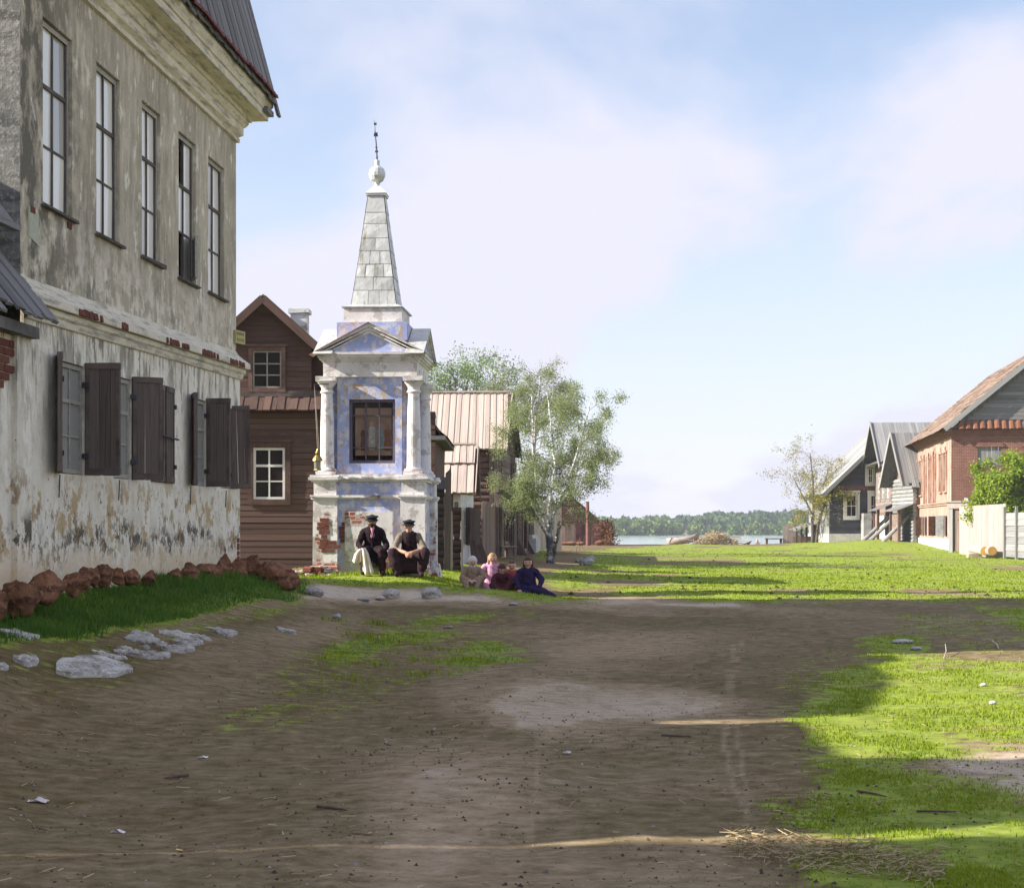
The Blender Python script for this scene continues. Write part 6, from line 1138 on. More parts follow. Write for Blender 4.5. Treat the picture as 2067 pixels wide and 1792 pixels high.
# far wood across the lake: reads as one mass
rs = np.random.RandomState(99)
def wood_mass(name, label, n, uf, yf, hf, size, mat, quads):
    pts = []; tin = []
    for i in range(n):
        u = uf(rs); y = yf(rs, u); x = XU(u, y); z = max(gz(x, y), -1.7); h = hf(rs, u, y); w = h * rs.uniform(.28, .42); tn = rs.rand()
        k = quads; a = rs.rand(k) * 2 * np.pi; zz = rs.rand(k) ** .8; prof = np.sin(np.pi * np.clip(zz * .86 + .12, 0, 1)) ** .7; rr = w * prof * np.sqrt(rs.rand(k)); pts.append(np.stack([x + np.cos(a) * rr, y + np.sin(a) * rr, z + zz * h], -1)); tin.append(np.clip(tn * .6 + .3 * zz + rs.rand(k) * .15, 0, 1))
    o = leaves_mesh(name, np.concatenate(pts), size, mat, None, tint=np.concatenate(tin), up=.1, seed=3, aspect=.9); tag(o, label, 'trees', kind='stuff')
wood_mass('shore_willows', 'light green willows massed along the far lake shore', 170, lambda r: r.uniform(1080, 1350) if r.rand() < .8 else r.uniform(1350, 1650), lambda r, u: r.uniform(566, 600) + (25 if u > 1345 else 0), lambda r, u, y: r.uniform(2.5, 6) if u < 1345 else r.uniform(2.5, 5), 1.5, M_['lf_far_light'], 120)
wood_mass('far_wood', 'dark green wood massed on the hill across the lake', 520, lambda r: r.uniform(500, 2500) if r.rand() < .4 else r.uniform(1180, 1680), lambda r, u: r.uniform(640, 1000), lambda r, u, y: 1.5 + 4.2 * r.rand() ** 1.3 + (1.6 if u > 1420 else 0), 2.2, M_['lf_far'], 100)
# ------------------------------------------------------------ stones, slabs and loose things
def ray_ground(u, v):
    ys = np.geomspace(5.5, 130, 1600); x = (u - UC) * ys / FPX; z = ZC - (v - VH) * ys / FPX; h = ground_z(x, ys); i = np.argmax(z <= h)
    return Vector((x[i], ys[i], h[i])) if z[i] <= h[i] else Vector((x[-1], ys[-1], h[-1]))
def rock_mesh(name, rs, sx, sy, sz, sub=3, rough=.22, flat=0.0):
    bm = bmesh.new(); bmesh.ops.create_icosphere(bm, subdivisions=sub, radius=1.0); off = Vector(rs.uniform(-50, 50, 3))
    cuts = [(Vector(rs.normal(size=3)).normalized(), rs.uniform(.62, .92)) for _ in range(9)]
    for v in bm.verts:
        p = v.co.copy()
        for (cn, cd) in cuts:
            q = p.dot(cn)
            if q > cd: p -= cn * (q - cd) * .9
        n = mnoise.noise(p * 1.1 + off) * rough + mnoise.noise(p * 2.7 + off) * rough * .4 + mnoise.noise(p * 7 + off) * rough * .16; p *= 1 + n
        if flat: p.z = max(min(p.z, flat), -flat)
        v.co = Vector((p.x * sx, p.y * sy, p.z * sz))
    me = bpy.data.meshes.new(name); bm.to_mesh(me); bm.free(); me.polygons.foreach_set('use_smooth', [True] * len(me.polygons)); return me
rs = np.random.RandomState(17)
def rock(name, label, u, vb, w, h, mat, Y=None, group=None, cat='stone', depth=.9, sink=.25, sub=3, rough=.22, rot=0.0, zb=None):
    c = ray_ground(u, vb) if Y is None else P(u, vb, Y); sc = c.y / FPX; sx = w * sc / 2; sz = h * sc / (2 - sink); me = rock_mesh(name, rs, sx, sx * depth, sz, sub, rough); me.materials.append(mat)
    z = c.z if zb is None else zb
    o = put(bpy.data.objects.new(name, me), Matrix.Translation((c.x, c.y + sx * depth * .4, z + sz * (1 - sink))) @ Matrix.Rotation(rot, 4, 'Z')); return tag(o, label, cat, group)
GB = 'boulders along the foot of the plastered house'; lb = 'brown boulder in the row along the foot of the plastered house'
for i, (u, vt, vb, w) in enumerate(((-14, 1190, 1252, 62), (36, 1173, 1240, 66), (86, 1156, 1210, 76), (144, 1156, 1192, 52), (171, 1149, 1180, 30), (186, 1146, 1174, 28), (208, 1139, 1174, 33), (235, 1149, 1172, 30), (264, 1152, 1174, 38), (300, 1155, 1172, 30), (353, 1152, 1166, 24), (382, 1137, 1166, 34), (419, 1134, 1170, 48), (453, 1123, 1171, 34), (479, 1132, 1177, 36), (506, 1119, 1182, 40), (560, 1137, 1190, 78))):
    Yb = 19410 / (1312 - u) if u < 520 else 23.9; Yb -= .25 if u < 300 else .1
    lab = lb
    if u == 560: lab = 'big round brown boulder beyond the corner of the plastered house'
    if u == 506: lab = 'tall narrow brown boulder leaning on the house corner'
    if u == 86: lab = 'broad cracked brown boulder with flat dark top beside the house pilaster'
    rock('boulder', lab, u, vb + 9, w * 1.13, (vb - vt) + 14, M_['boulder'], Yb, GB if lab == lb else None, 'boulder', .75, .1, 4, .34, rs.uniform(-.5, .5))
# flat limestone slabs of an old footway
def slab(u0, u1, v0, v1, label, group=None, th=.06, seed=0):
    a = ray_ground((u0 + u1) / 2, v1); c = ray_ground((u0 + u1) / 2, v0); cx, cy = (a.x + c.x) / 2, (a.y + c.y) / 2; hx = (u1 - u0) / 2 * cy / FPX; hy = max(.10, min((c.y - a.y) / 2, hx * 1.3)); n = 18; r2 = np.random.RandomState(seed + 5); ph = r2.uniform(0, 6, 4)
    b = MB(Matrix.Translation((cx, cy, 0))); top = []; bot = []
    for k in range(n):
        q = 2 * math.pi * k / n; rr = 1 + .13 * math.sin(2 * q + ph[0]) + .10 * math.sin(3 * q + ph[1]) + .07 * math.sin(5 * q + ph[2]) + r2.uniform(-.05, .05); x, y = hx * rr * math.cos(q), hy * rr * math.sin(q); z = gz(cx + x, cy + y); top.append((x * .97, y * .97, z + th + r2.uniform(-.012, .012))); bot.append((x, y, z - .05))
    zc = gz(cx, cy) + th + .01; b.add(top + bot + [(0, 0, zc)], [(k, (k + 1) % n, 2 * n) for k in range(n)] + [(k + n, (k + 1) % n + n, (k + 1) % n, k) for k in range(n)])
    return tag(b.build('flat_stone', M_['slab']), label, 'slab', group)
sl = 'small pale flat slab among the old paving below the bank'; GS_ = 'old paving slabs below the bank'
slab(116, 266, 1328, 1376, 'largest pale flat slab with ragged edge in the old paving', None, .04, 1); slab(266, 342, 1316, 1337, 'long pale slab lying beside the largest slab', None, .035, 2); slab(323, 390, 1300, 1322, 'rough pale slab stepped above the long slab', None, .04, 3)
for i, q in enumerate(((350, 415, 1290, 1304), (379, 427, 1284, 1292), (419, 482, 1271, 1280), (318, 399, 1277, 1287), (250, 322, 1286, 1298), (261, 312, 1278, 1286), (191, 251, 1320, 1332), (312, 338, 1299, 1305), (238, 265, 1307, 1314), (282, 302, 1306, 1311), (437, 470, 1279, 1284), (228, 262, 1315, 1320), (285, 310, 1296, 1300))): slab(*q, sl, GS_, .022, 20 + i)
slab(28, 80, 1329, 1346, 'pale slab alone in the grass below the bank edge', None, .035, 41); slab(0, 70, 1272, 1292, 'pale flat slab at the grass edge near the first boulders', None, .035, 42); slab(-20, 14, 1342, 1353, 'pale slab half sunk in dirt near the yard wall', None, .03, 43); slab(560, 596, 1272, 1279, 'thin pale stone flush in the dirt path', None, .03, 44)
for (u, v, w, h, lab, m) in ((868, 1208, 52, 26, 'domed pale fieldstone with grass at its foot before the seated men', 'slab'), (790, 1208, 44, 20, 'low pale fieldstone with dark side before the shrine', 'slab'), (768, 1212, 26, 9, 'flat pale stone touching the low fieldstone', 'slab'), (634, 1203, 42, 20, 'smooth grey stone at the end of the grass bank', 'greystone'), (680, 1250, 20, 13, 'small grey stone alone on the dark path', 'greystone'), (1035, 1222, 22, 7, 'small grey stone at the shadow edge', 'greystone'), (905, 1268, 24, 5, 'flat pink-grey chip among the grass patches', 'greystone'), (735, 1214, 30, 8, 'flat grey stone below the shrine mound', 'greystone'),
                           (1825, 1299, 50, 9, 'long flat white stone in the shaded grass', 'slab'), (1850, 1312, 26, 8, 'reddish clod of earth in the sunny grass', 'greystone'), (1985, 1386, 18, 7, 'small pale stone in the sunny grass', 'slab'), (2005, 1424, 16, 10, 'white stone in the sunny grass by dark clods', 'slab'), (1857, 1218, 8, 5, 'dark stone on the shadow line across the lawn', 'greystone'), (1145, 1523, 20, 7, 'pale flat pebble in the pale dirt', 'slab'), (405, 1532, 12, 6, 'small stone in dark dirt', 'greystone')):
    rock('stone', lab, u, v, w, h, M_[m], None, None, 'stone', .7, .35, 2, .25)
rock('stone_block', 'blocky grey stone lying by the birch', 1187, 1143, 30, 20, M_['greystone'], 54, None, 'stone', .8, .2, 3, .16); rock('stone_block', 'smaller grey stone touching the blocky stone by the birch', 1172, 1140, 12, 17, M_['greystone'], 54.6, None, 'stone', .8, .2, 2, .2); rock('stone_block', 'grey stone half behind the blocky stone', 1195, 1132, 14, 12, M_['greystone'], 55.5, None, 'stone', .8, .2, 2, .2)
for (u, v, w, h, lab) in ((1150, 1100, 40, 8, 'long reddish stone lying before the reddish barn'), (1172, 1100, 24, 7, 'low reddish stone at the pole foot'), (1212, 1100, 26, 10, 'dark trough-like block at the barn corner')): rock('stone', lab, u, v, w, h, M_['boulder'], 116.5, None, 'stone', .5, .3, 2, .15)
# crumpled scrap of white paper, and sticks
def scrap(u, v, w, lab):
    c = ray_ground(u, v); b = MB(Matrix.Translation(c)); r2 = np.random.RandomState(int(u)); s = w * c.y / FPX; g = [[(x * s / 4 - s / 2, (y * s / 4 - s / 2) * .6, .004 + abs(r2.normal()) * s * .16 * (1 - abs(x - 2) / 3)) for x in range(5)] for y in range(5)]; b.add([p for r_ in g for p in r_], [(y * 5 + x, y * 5 + x + 1, (y + 1) * 5 + x + 1, (y + 1) * 5 + x) for y in range(4) for x in range(4)]); tag(b.build('paper_scrap', M_['c_scarf']), lab, 'paper')
scrap(76, 1620, 42, 'crumpled white scrap of paper on the dark dirt'); scrap(237, 1682, 30, 'torn white strip of paper near the crumpled scrap'); scrap(410, 1530, 20, 'small white paper chip on the dirt')
def stick(u0, v0, u1, v1, r, mat, lab, lift=.0, name='stick', cat='stick'):
    a, c = ray_ground(u0, v0), ray_ground(u1, v1); a.z += r + .004; c.z += r + .004 + lift; m_ = (a + c) / 2; m_.z = max(m_.z, gz(m_.x, m_.y) + r); m_.x += .02; b = MB(Matrix.Translation(a)); b.tube([a - a, m_ - a, c - a], [r, r * .9, r * .5], 6); tag(b.build(name, mat), lab, cat)
stick(1335, 1487, 1395, 1490, .008, M_['w_brown'], 'dark stick lying across the pale dirt'); stick(640, 1632, 700, 1640, .009, M_['w_brown'], 'dark bent stick in the foreground dirt'); stick(2003, 1296, 2016, 1312, .012, M_['w_pink'], 'pale twig in the shaded grass'); stick(2006, 1292, 2010, 1308, .008, M_['w_pink'], 'thin dry stem beside the pale twig', .12); stick(1905, 1330, 1908, 1318, .006, M_['w_pink'], 'dry weed stem on the sunny grass edge', .1); stick(1730, 1600, 1790, 1612, .007, M_['w_brown'], 'dark stick in the sunny grass'); stick(380, 1568, 330, 1575, .010, M_['w_brown'], 'short dark twig on dark dirt'); stick(1850, 1640, 1930, 1642, .006, M_['w_brown'], 'long dark stick beside the bare patch')
# uncountable litter: straw, clods
X, Y = scatter(26000, 5.9, 27, 0, 2067, 1.0); Z = ground_z(X, Y); g, p = masks(X, Y, Z); k = np.random.rand(len(X)) < np.clip(.35 + .5 * (fbm(X * 1.3, Y * 1.3, 91, 3) - .5) * 3, .03, 1); X, Y = X[k], Y[k]
def straw_mesh(name, X, Y, L, w, mat, label, cat, lift=.006):
    n = len(X); a = np.random.rand(n) * 2 * np.pi; Z = ground_z(X, Y) + lift; dx, dy = np.cos(a) * L / 2, np.sin(a) * L / 2; px, py = -np.sin(a) * w / 2, np.cos(a) * w / 2; Z1 = ground_z(X - dx, Y - dy) + lift * (1 + np.random.rand(n) * 2); Z2 = ground_z(X + dx, Y + dy) + lift * (1 + np.random.rand(n) * 2)
    co = np.stack([np.stack([X - dx - px, Y - dy - py, Z1], -1), np.stack([X + dx - px, Y + dy - py, Z2], -1), np.stack([X + dx + px, Y + dy + py, Z2 + .003], -1), np.stack([X - dx + px, Y - dy + py, Z1 + .003], -1)], 1); me = bpy.data.meshes.new(name); mesh_np(me, co.reshape(-1, 3), np.arange(n * 4).reshape(-1, 4), 4); t = me.attributes.new('tint', 'FLOAT', 'POINT'); t.data.foreach_set('value', np.repeat(np.random.rand(n), 4).astype(np.float32)); me.materials.append(mat); return tag(put(bpy.data.objects.new(name, me), Matrix()), label, cat, kind='stuff')
n = len(X) // 9
straw_mesh('straw_litter', X[:n], Y[:n], .02 + .07 * np.random.rand(n), .003 + .004 * np.random.rand(n), M_['straw'], 'bits of dry straw scattered over the street', 'straw')
NS = 1500; u_, v_ = np.random.rand(NS), np.random.rand(NS); uu = 1470 + u_ * 440; vv = 1690 + u_ * 62 + (v_ + np.random.rand(NS) - 1) * 46 * (.4 + .9 * fbm(u_ * 6, u_ * 3, 8, 3)); yy = 1.47 * FPX / (vv - VH)
straw_mesh('straw_litter', (uu - UC) * yy / FPX, yy, .02 + .08 * np.random.rand(NS) ** 2, .002 + .002 * np.random.rand(NS), M_['straw'], 'thin spread of yellow straw in the sunny strip', 'straw', .012)
def clods(name, X, Y, S, mat, label, cat):
    n = len(X); Z = ground_z(X, Y); base = np.array([(1, 0, 0), (-.5, .87, 0), (-.5, -.87, 0), (.1, .05, .75)]); a = np.random.rand(n) * 6.28; ca, sa = np.cos(a), np.sin(a); co = np.empty((n, 4, 3)); jit = np.random.uniform(.6, 1.35, (n, 4))
    for i in range(4): co[:, i, 0] = X + (base[i, 0] * ca - base[i, 1] * sa) * S * jit[:, i]; co[:, i, 1] = Y + (base[i, 0] * sa + base[i, 1] * ca) * S * jit[:, i]; co[:, i, 2] = Z - S * .12 + base[i, 2] * S * jit[:, i]
    f = np.array([(0, 1, 3), (1, 2, 3), (2, 0, 3)]); F = (np.arange(n)[:, None, None] * 4 + f[None]).reshape(-1, 3); me = bpy.data.meshes.new(name); mesh_np(me, co.reshape(-1, 3), F, 3); me.materials.append(mat); return tag(put(bpy.data.objects.new(name, me), Matrix()), label, cat, kind='stuff')
X2, Y2 = X[n:], Y[n:]; clods('earth_clods', X2, Y2, .004 + .014 * np.random.rand(len(X2)) ** 3, plain('dark_earth_clod', (.075, .055, .04), .95), 'small dark clods and crumbs of earth on the street', 'clods')
X3, Y3 = scatter(600, 6, 26, 0, 2067); clods('pebbles', X3, Y3, .004 + .014 * np.random.rand(len(X3)) ** 2.5, M_['greystone'], 'small pale pebbles on the street', 'pebbles')
X4, Y4 = scatter(420, 28, 100, 1150, 2067); clods('dung_clods', X4, Y4, .03 + .07 * np.random.rand(len(X4)) ** 2, plain('dark_lawn_clod', (.05, .035, .02), .95), 'dark clods scattered over the far lawn', 'clods')
# low tufts of broad leaves in the shaded patches
X5, Y5 = scatter(24000, 11, 25, 380, 1120); Z5 = ground_z(X5, Y5); g5, p5 = masks(X5, Y5, Z5); k = np.random.rand(len(X5)) < np.clip((g5 - .5) * 1.6, 0, .8) * np.clip((fbm(X5 * 3, Y5 * 3, 15, 3) - .4) * 5, 0, 1); P5 = np.stack([X5[k], Y5[k], Z5[k] + .008 + .02 * np.random.rand(k.sum())], -1)
o = leaves_mesh('low_weeds', P5, .035, M_['lf_green'], None, up=-.2, seed=8, aspect=.7); tag(o, 'low broad-leaved weeds in the grass patches on the shaded street', 'weeds', kind='stuff')
# ------------------------------------------------------------ boat, brushwood and scraps at the water's edge
bc = P(1380, 1096, 128); bc.z = gz(bc.x, bc.y); bo = thing('rowing_boat', 'pale wooden rowing boat drawn up on the bank', 'boat', bc); BM = Matrix.Translation(bc) @ Matrix.Rotation(R(-18), 4, 'Z') @ Matrix.Rotation(R(-6), 4, 'Y'); b = MB(BM); st = []; nS, nR = 9, 9
for i in range(nS):
    t = i / (nS - 1) * 2 - 1; w = .62 * (1 - abs(t) ** 2.6) + .03; dz = .32 * max(0, t) ** 2.5 + .1 * max(0, -t) ** 2
    for k in range(nR):
        a = math.pi * (k / (nR - 1)); st.append((t * 1.45, -w * math.cos(a), .62 + dz - math.sin(a) ** .8 * (.58)))
b.add(st, [(i * nR + k, i * nR + k + 1, (i + 1) * nR + k + 1, (i + 1) * nR + k) for i in range(nS - 1) for k in range(nR - 1)]); h = b.build('hull', M_['w_new'], bo, smooth=True); so = h.modifiers.new('thickness', 'SOLIDIFY'); so.thickness = .04
for x in (-.6, .25): b = MB(BM); b.box(x, x + .22, -.5, .5, .42, .46); b.build('seat', M_['w_fence'], bo)
b = MB(BM); b.beam((-1.9, -.55, .72), (.3, -.5, .70), .06, .04); b.build('oar', M_['w_fence'], bo)
c = P(1455, 1099, 127); c.z = gz(c.x, c.y); br = thing('brushwood_heap', 'heap of dry straw-coloured brushwood and poles on the bank', 'brushwood', c); r2 = np.random.RandomState(4)
for k in range(34):
    a = r2.uniform(-.5, .5); x = c.x + r2.normal() * 1.1; L = r2.uniform(1, 2.6); z = c.z + max(.05, (1 - abs(x - c.x) / 2.2)) * r2.uniform(.1, 1.0); d = Vector((math.cos(a), r2.uniform(-.4, .4), math.sin(a) * .9)); p0 = Vector((x, c.y + r2.uniform(-.6, .6), z)) - d * L / 2; p1 = p0 + d * L; p0.z = max(p0.z, c.z); p1.z = max(p1.z, c.z); b = MB(); b.tube([p0, p1], [.035, .02], 5); b.build('pole', M_['w_pink'] if k % 3 else M_['w_fence'], br)
pts = np.stack([c.x - .5 + r2.normal(size=2600) * .9, c.y + r2.normal(size=2600) * .5, np.zeros(2600)], -1); pts[:, 2] = c.z + np.abs(r2.rand(2600)) * 1.15 * np.clip(1 - np.abs(pts[:, 0] - c.x + .5) / 2.4, .05, 1); o = leaves_mesh('twigs', pts, .32, M_['straw'], br, seed=6, aspect=.12, up=0); o['kind'] = 'stuff'
for (u0, v0, u1, v1, u2, v2, m, lab) in ((1495, 1099, 1518, 1090, 1512, 1099, 'w_brown', 'dark tilted board near the brushwood heap'), (1526, 1099, 1528, 1086, 1536, 1099, 'w_new', 'pale upright stump of a boat stem near the brushwood')):
    y = 127.0; b = MB(); q = [P(u0, v0, y), P(u2, v2, y), P(u1, v1, y)]; b.add([p + Vector((0, dy, -.05)) for dy in (0, .35) for p in q], [(0, 1, 2), (5, 4, 3), (0, 3, 4, 1), (1, 4, 5, 2), (2, 5, 3, 0)]); tag(b.build('driftwood', M_[m]), lab, 'driftwood')
# stack of brushwood on the flank of the reddish barn
c = Vector((XU(1218, 121), 121, 0)); c.z = gz(c.x, c.y); t = thing('hay_rick', 'brown brushwood rick piled against the reddish barn', 'rick', c); pts = np.stack([c.x + r2.normal(size=3000) * .35, c.y + r2.normal(size=3000) * 1.2, r2.rand(3000) ** 1.2 * 1.95], -1); pts[:, 0] += (1 - pts[:, 2] / 2) * r2.rand(3000) * .5; pts[:, 2] += c.z; o = leaves_mesh('twigs', pts, .3, leaf('brown_twigs', (.11, .05, .03), (.24, .13, .07), .05), t, seed=9, aspect=.2, up=0); o['kind'] = 'stuff'
# ------------------------------------------------------------ people
def capsule(a, b, ra, rb, seg=14, rings=5):
    a = Vector(a); b = Vector(b); d = b - a; L = d.length; d = d / L if L > 1e-6 else Vector((0, 0, 1)); up = Vector((0, 0, 1)) if abs(d.z) < .9 else Vector((1, 0, 0)); sx = d.cross(up).normalized(); sy = sx.cross(d); vs = []; fs = []; prof = []
    for i in range(rings): t = math.pi / 2 * (1 - i / rings); prof.append((-math.sin(t) * ra, math.cos(t) * ra if i else 0.001))
    prof += [(0, ra), (L, rb)]
    for i in range(1, rings + 1): t = math.pi / 2 * i / rings; prof.append((L + math.sin(t) * rb, math.cos(t) * rb if i < rings else .001))
    for (z, r) in prof:
        for k in range(seg): q = 2 * math.pi * k / seg; vs.append(a + d * z + (sx * math.cos(q) + sy * math.sin(q)) * r)
    n = len(prof); fs = [(i * seg + k, i * seg + (k + 1) % seg, (i + 1) * seg + (k + 1) % seg, (i + 1) * seg + k) for i in range(n - 1) for k in range(seg)] + [tuple(range(seg))[::-1], tuple((n - 1) * seg + k for k in range(seg))]
    return vs, fs
class Body:
    """overlapping tapered limbs fused into ONE continuous skin; the nearest limb gives each face its cloth or skin"""
    def __init__(s): s.pr = []
    def c(s, a, b, ra, rb, m): s.pr.append((Vector(a), Vector(b), ra, rb, m)); return s
    def chain(s, pts, rad, m):
        ms = m if isinstance(m, (list, tuple)) else [m] * (len(pts) - 1)
        for i in range(len(pts) - 1): s.c(pts[i], pts[i + 1], rad[i], rad[i + 1], ms[i])
    def hand(s, wrist, d, n, side, m, k=1.0, curl=.5):
        """palm and five fingers; d points along the fingers, n out of the back of the hand, side = +1/-1 where the thumb goes"""
        w = Vector(wrist); d = Vector(d).normalized(); n = Vector(n); n = (n - d * n.dot(d)).normalized(); t = d.cross(n) * side
        for o in (-.022, 0, .022): s.c(w + t * o * k * .6, w + d * .075 * k + t * o * k, .017 * k, .015 * k, m)
        for i, (o, L) in enumerate(((.036, .068), (.013, .078), (-.011, .072), (-.033, .056))):
            p = w + d * .082 * k + t * o * k; q = p + (d * math.cos(curl) - n * math.sin(curl)) * L * .5 * k; r = q + (d * math.cos(curl * 2.3) - n * math.sin(curl * 2.3)) * L * .5 * k; s.c(p, q, .0098 * k, .009 * k, m); s.c(q, r, .009 * k, .0078 * k, m)
        p = w + d * .022 * k + t * .034 * k; q = p + (d * .7 + t * .6 - n * .3).normalized() * .040 * k; r = q + (d * .9 + t * .1 - n * .5).normalized() * .032 * k; s.c(p, q, .012 * k, .0105 * k, m); s.c(q, r, .0105 * k, .009 * k, m)
    def head(s, c, r, yaw, pitch, skin, hair, style='short', beard=None, eye='eye', lip='lip'):
        """skull, jaw, nose, ears, brow, eyes and mouth; faces -y before turning"""
        Rm = Matrix.Rotation(yaw, 3, 'Z') @ Matrix.Rotation(pitch, 3, 'X'); c = Vector(c); g = lambda x, y, z: c + Rm @ (Vector((x, y, z)) * r)
        s.c(g(0, .12, .16), g(0, -.12, .12), r * .86, r * .80, skin); s.c(g(0, -.28, -.30), g(0, -.40, -.78), r * .62, r * .36, skin); s.c(g(0, .05, -.4), g(0, .12, -1.15), r * .55, r * .50, skin)
        s.c(g(0, -.90, .06), g(0, -1.04, -.24), r * .085, r * .14, skin); s.c(g(-.22, -.86, .22), g(.22, -.86, .22), r * .11, r * .11, skin)
        for x in (-1, 1):
            s.c(g(x * .80, .05, .05), g(x * .84, .10, -.22), r * .15, r * .11, skin); s.c(g(x * .30, -.845, .08), g(x * .34, -.835, .08), r * .06, r * .06, eye); s.c(g(x * .18, -.92, .235), g(x * .46, -.83, .22), r * .055, r * .05, hair); s.c(g(x * .42, -.62, -.2), g(x * .4, -.6, -.25), r * .26, r * .24, skin)
        s.c(g(-.10, -.80, -.52), g(.10, -.80, -.52), r * .045, r * .045, lip)
        if style == 'short': s.c(g(0, .22, .40), g(0, -.02, .46), r * .80, r * .72, hair); s.c(g(0, .42, .1), g(0, .42, -.25), r * .62, r * .5, hair)
        if style == 'fringe': s.c(g(0, .14, .42), g(0, -.16, .42), r * .82, r * .80, hair); s.c(g(0, .36, .1), g(0, .40, -.35), r * .72, r * .6, hair); [s.c(g(x * .72, .05, .3), g(x * .78, .0, -.35), r * .26, r * .22, hair) for x in (-1, 1)]
        if style == 'long':
            s.c(g(0, .16, .42), g(0, -.06, .46), r * .84, r * .76, hair); s.c(g(0, .40, .1), g(0, .45, -1.2), r * .74, r * .62, hair); [s.c(g(x * .78, .08, .35), g(x * .86, .10, -1.1), r * .26, r * .24, hair) for x in (-1, 1)]
        if style == 'scarf':
            s.c(g(0, .20, .34), g(0, .0, .34), r * .95, r * .92, hair); s.c(g(0, .30, -.1), g(0, .15, -.8), r * .88, r * .72, hair); [s.c(g(x * .74, -.25, .3), g(x * .56, -.30, -.62), r * .30, r * .28, hair) for x in (-1, 1)]; s.c(g(-.3, -.36, -.98), g(.3, -.36, -.98), r * .34, r * .34, hair)
        if beard: s.c(g(0, -.50, -.70), g(0, -.52, -1.02), r * .42, r * .24, beard); s.c(g(-.24, -.86, -.38), g(.24, -.86, -.38), r * .10, r * .10, beard); [s.c(g(x * .55, -.35, -.3), g(x * .42, -.5, -.65), r * .26, r * .24, beard) for x in (-1, 1)]
        return Rm
    def build(s, name, parent, M, voxel=.009, smooth=4):
        vs, fs = [], []
        for (a, b, ra, rb, m) in s.pr:
            v, f = capsule(a, b, ra, rb); o = len(vs); vs += [tuple(q) for q in v]; fs += [tuple(i + o for i in q) for q in f]
        me = bpy.data.meshes.new('tmp'); me.from_pydata(vs, [], fs); me.update(); ob = bpy.data.objects.new('tmp', me); COL.objects.link(ob)
        r = ob.modifiers.new('r', 'REMESH'); r.mode = 'VOXEL'; r.voxel_size = voxel; q = ob.modifiers.new('s', 'SMOOTH'); q.factor = .5; q.iterations = smooth
        dg = bpy.context.evaluated_depsgraph_get(); nm = bpy.data.meshes.new_from_object(ob.evaluated_get(dg)); bpy.data.objects.remove(ob); bpy.data.meshes.remove(me); nm.name = name
        mats = []; 
        for p in s.pr:
            if p[4] not in mats: mats.append(p[4])
        nm.materials.clear()
        for m in mats: nm.materials.append(M_[m])
        cen = np.empty(len(nm.polygons) * 3); nm.polygons.foreach_get('center', cen); cen = cen.reshape(-1, 3); best = np.full(len(cen), 1e9); mi = np.zeros(len(cen), int)
        for (a, b, ra, rb, m) in s.pr:
            A = np.array(a); D = np.array(b) - A; L2 = max((D * D).sum(), 1e-9); t = np.clip(((cen - A) @ D) / L2, 0, 1); dist = np.linalg.norm(cen - (A + t[:, None] * D), axis=1) - (ra + (rb - ra) * t)
            if m in ('eye', 'lip'): dist = dist - .002
            k = dist < best; best[k] = dist[k]; mi[k] = mats.index(m)
        cl = np.zeros(len(nm.vertices), bool); vi = np.empty(len(nm.loops), np.int32); nm.loops.foreach_get('vertex_index', vi); lt = np.empty(len(nm.polygons), np.int32); nm.polygons.foreach_get('loop_total', lt); isc = np.array([m.startswith('c_') and m != 'c_scarf' for m in mats]); cl[vi] = isc[np.repeat(mi, lt)]
        vn = np.empty(len(nm.vertices) * 3); nm.vertices.foreach_get('normal', vn); vn = vn.reshape(-1, 3); vc = np.empty(len(nm.vertices) * 3); nm.vertices.foreach_get('co', vc); vc = vc.reshape(-1, 3)
        wr = (fbm(vc[:, 0] * 14 + vc[:, 2] * 22 + 40, vc[:, 1] * 14 + vc[:, 2] * 6 + 40, 7, 3) - .5) * .030 + (fbm(vc[:, 2] * 34 + vc[:, 0] * 9 + 90, vc[:, 0] * 12 + vc[:, 1] * 20 + 90, 17, 2) - .5) * .014; vc += vn * (wr * cl)[:, None]; nm.vertices.foreach_set('co', vc.ravel()); nm.update()
        nm.polygons.foreach_set('material_index', mi.astype(np.int32)); nm.polygons.foreach_set('use_smooth', [True] * len(nm.polygons))
        return put(bpy.data.objects.new(name, nm), M, parent)
def peaked_cap(parent, M, c, Rm, r, mat):
    Q4 = M @ Matrix.Translation(c) @ Rm.to_4x4(); b = MB(Q4)
    b.lathe([(r * .93, .34 * r), (r * .96, .56 * r), (r * 1.22, .74 * r), (r * 1.27, .82 * r), (r * 1.15, .92 * r), (r * .6, 1.0 * r), (.001, 1.01 * r)], 20); o = b.build('cap', mat, parent, smooth=True)
    v = MB(Q4); n = 10; top = []; 
    for k in range(n + 1): a = math.pi * (1.08 + .84 * k / n); top += [(.92 * r * math.cos(a), .92 * r * math.sin(a), .38 * r), (1.28 * r * math.cos(a), 1.42 * r * math.sin(a), .22 * r)]
    v.add(top + [(x, y, z - .012) for x, y, z in top], [(2 * k, 2 * k + 1, 2 * k + 3, 2 * k + 2) for k in range(n)] + [(2 * k + 2 + 2 * n + 2, 2 * k + 3 + 2 * n + 2, 2 * k + 1 + 2 * n + 2, 2 * k + 2 * n + 2) for k in range(n)] + [(2 * k + 1, 2 * k + 1 + 2 * n + 2, 2 * k + 3 + 2 * n + 2, 2 * k + 3) for k in range(n)]); v.build('visor', M_['c_cap'], o)
def person(label, u, Y, zoff=0.0, rot=0.0, z=None):
    x = XU(u, Y); zz = gz(x, Y) + zoff if z is None else z; return thing('person', label, 'person', (x, Y, zz)), Matrix.Translation((x, Y, zz)) @ Matrix.Rotation(rot, 4, 'Z')
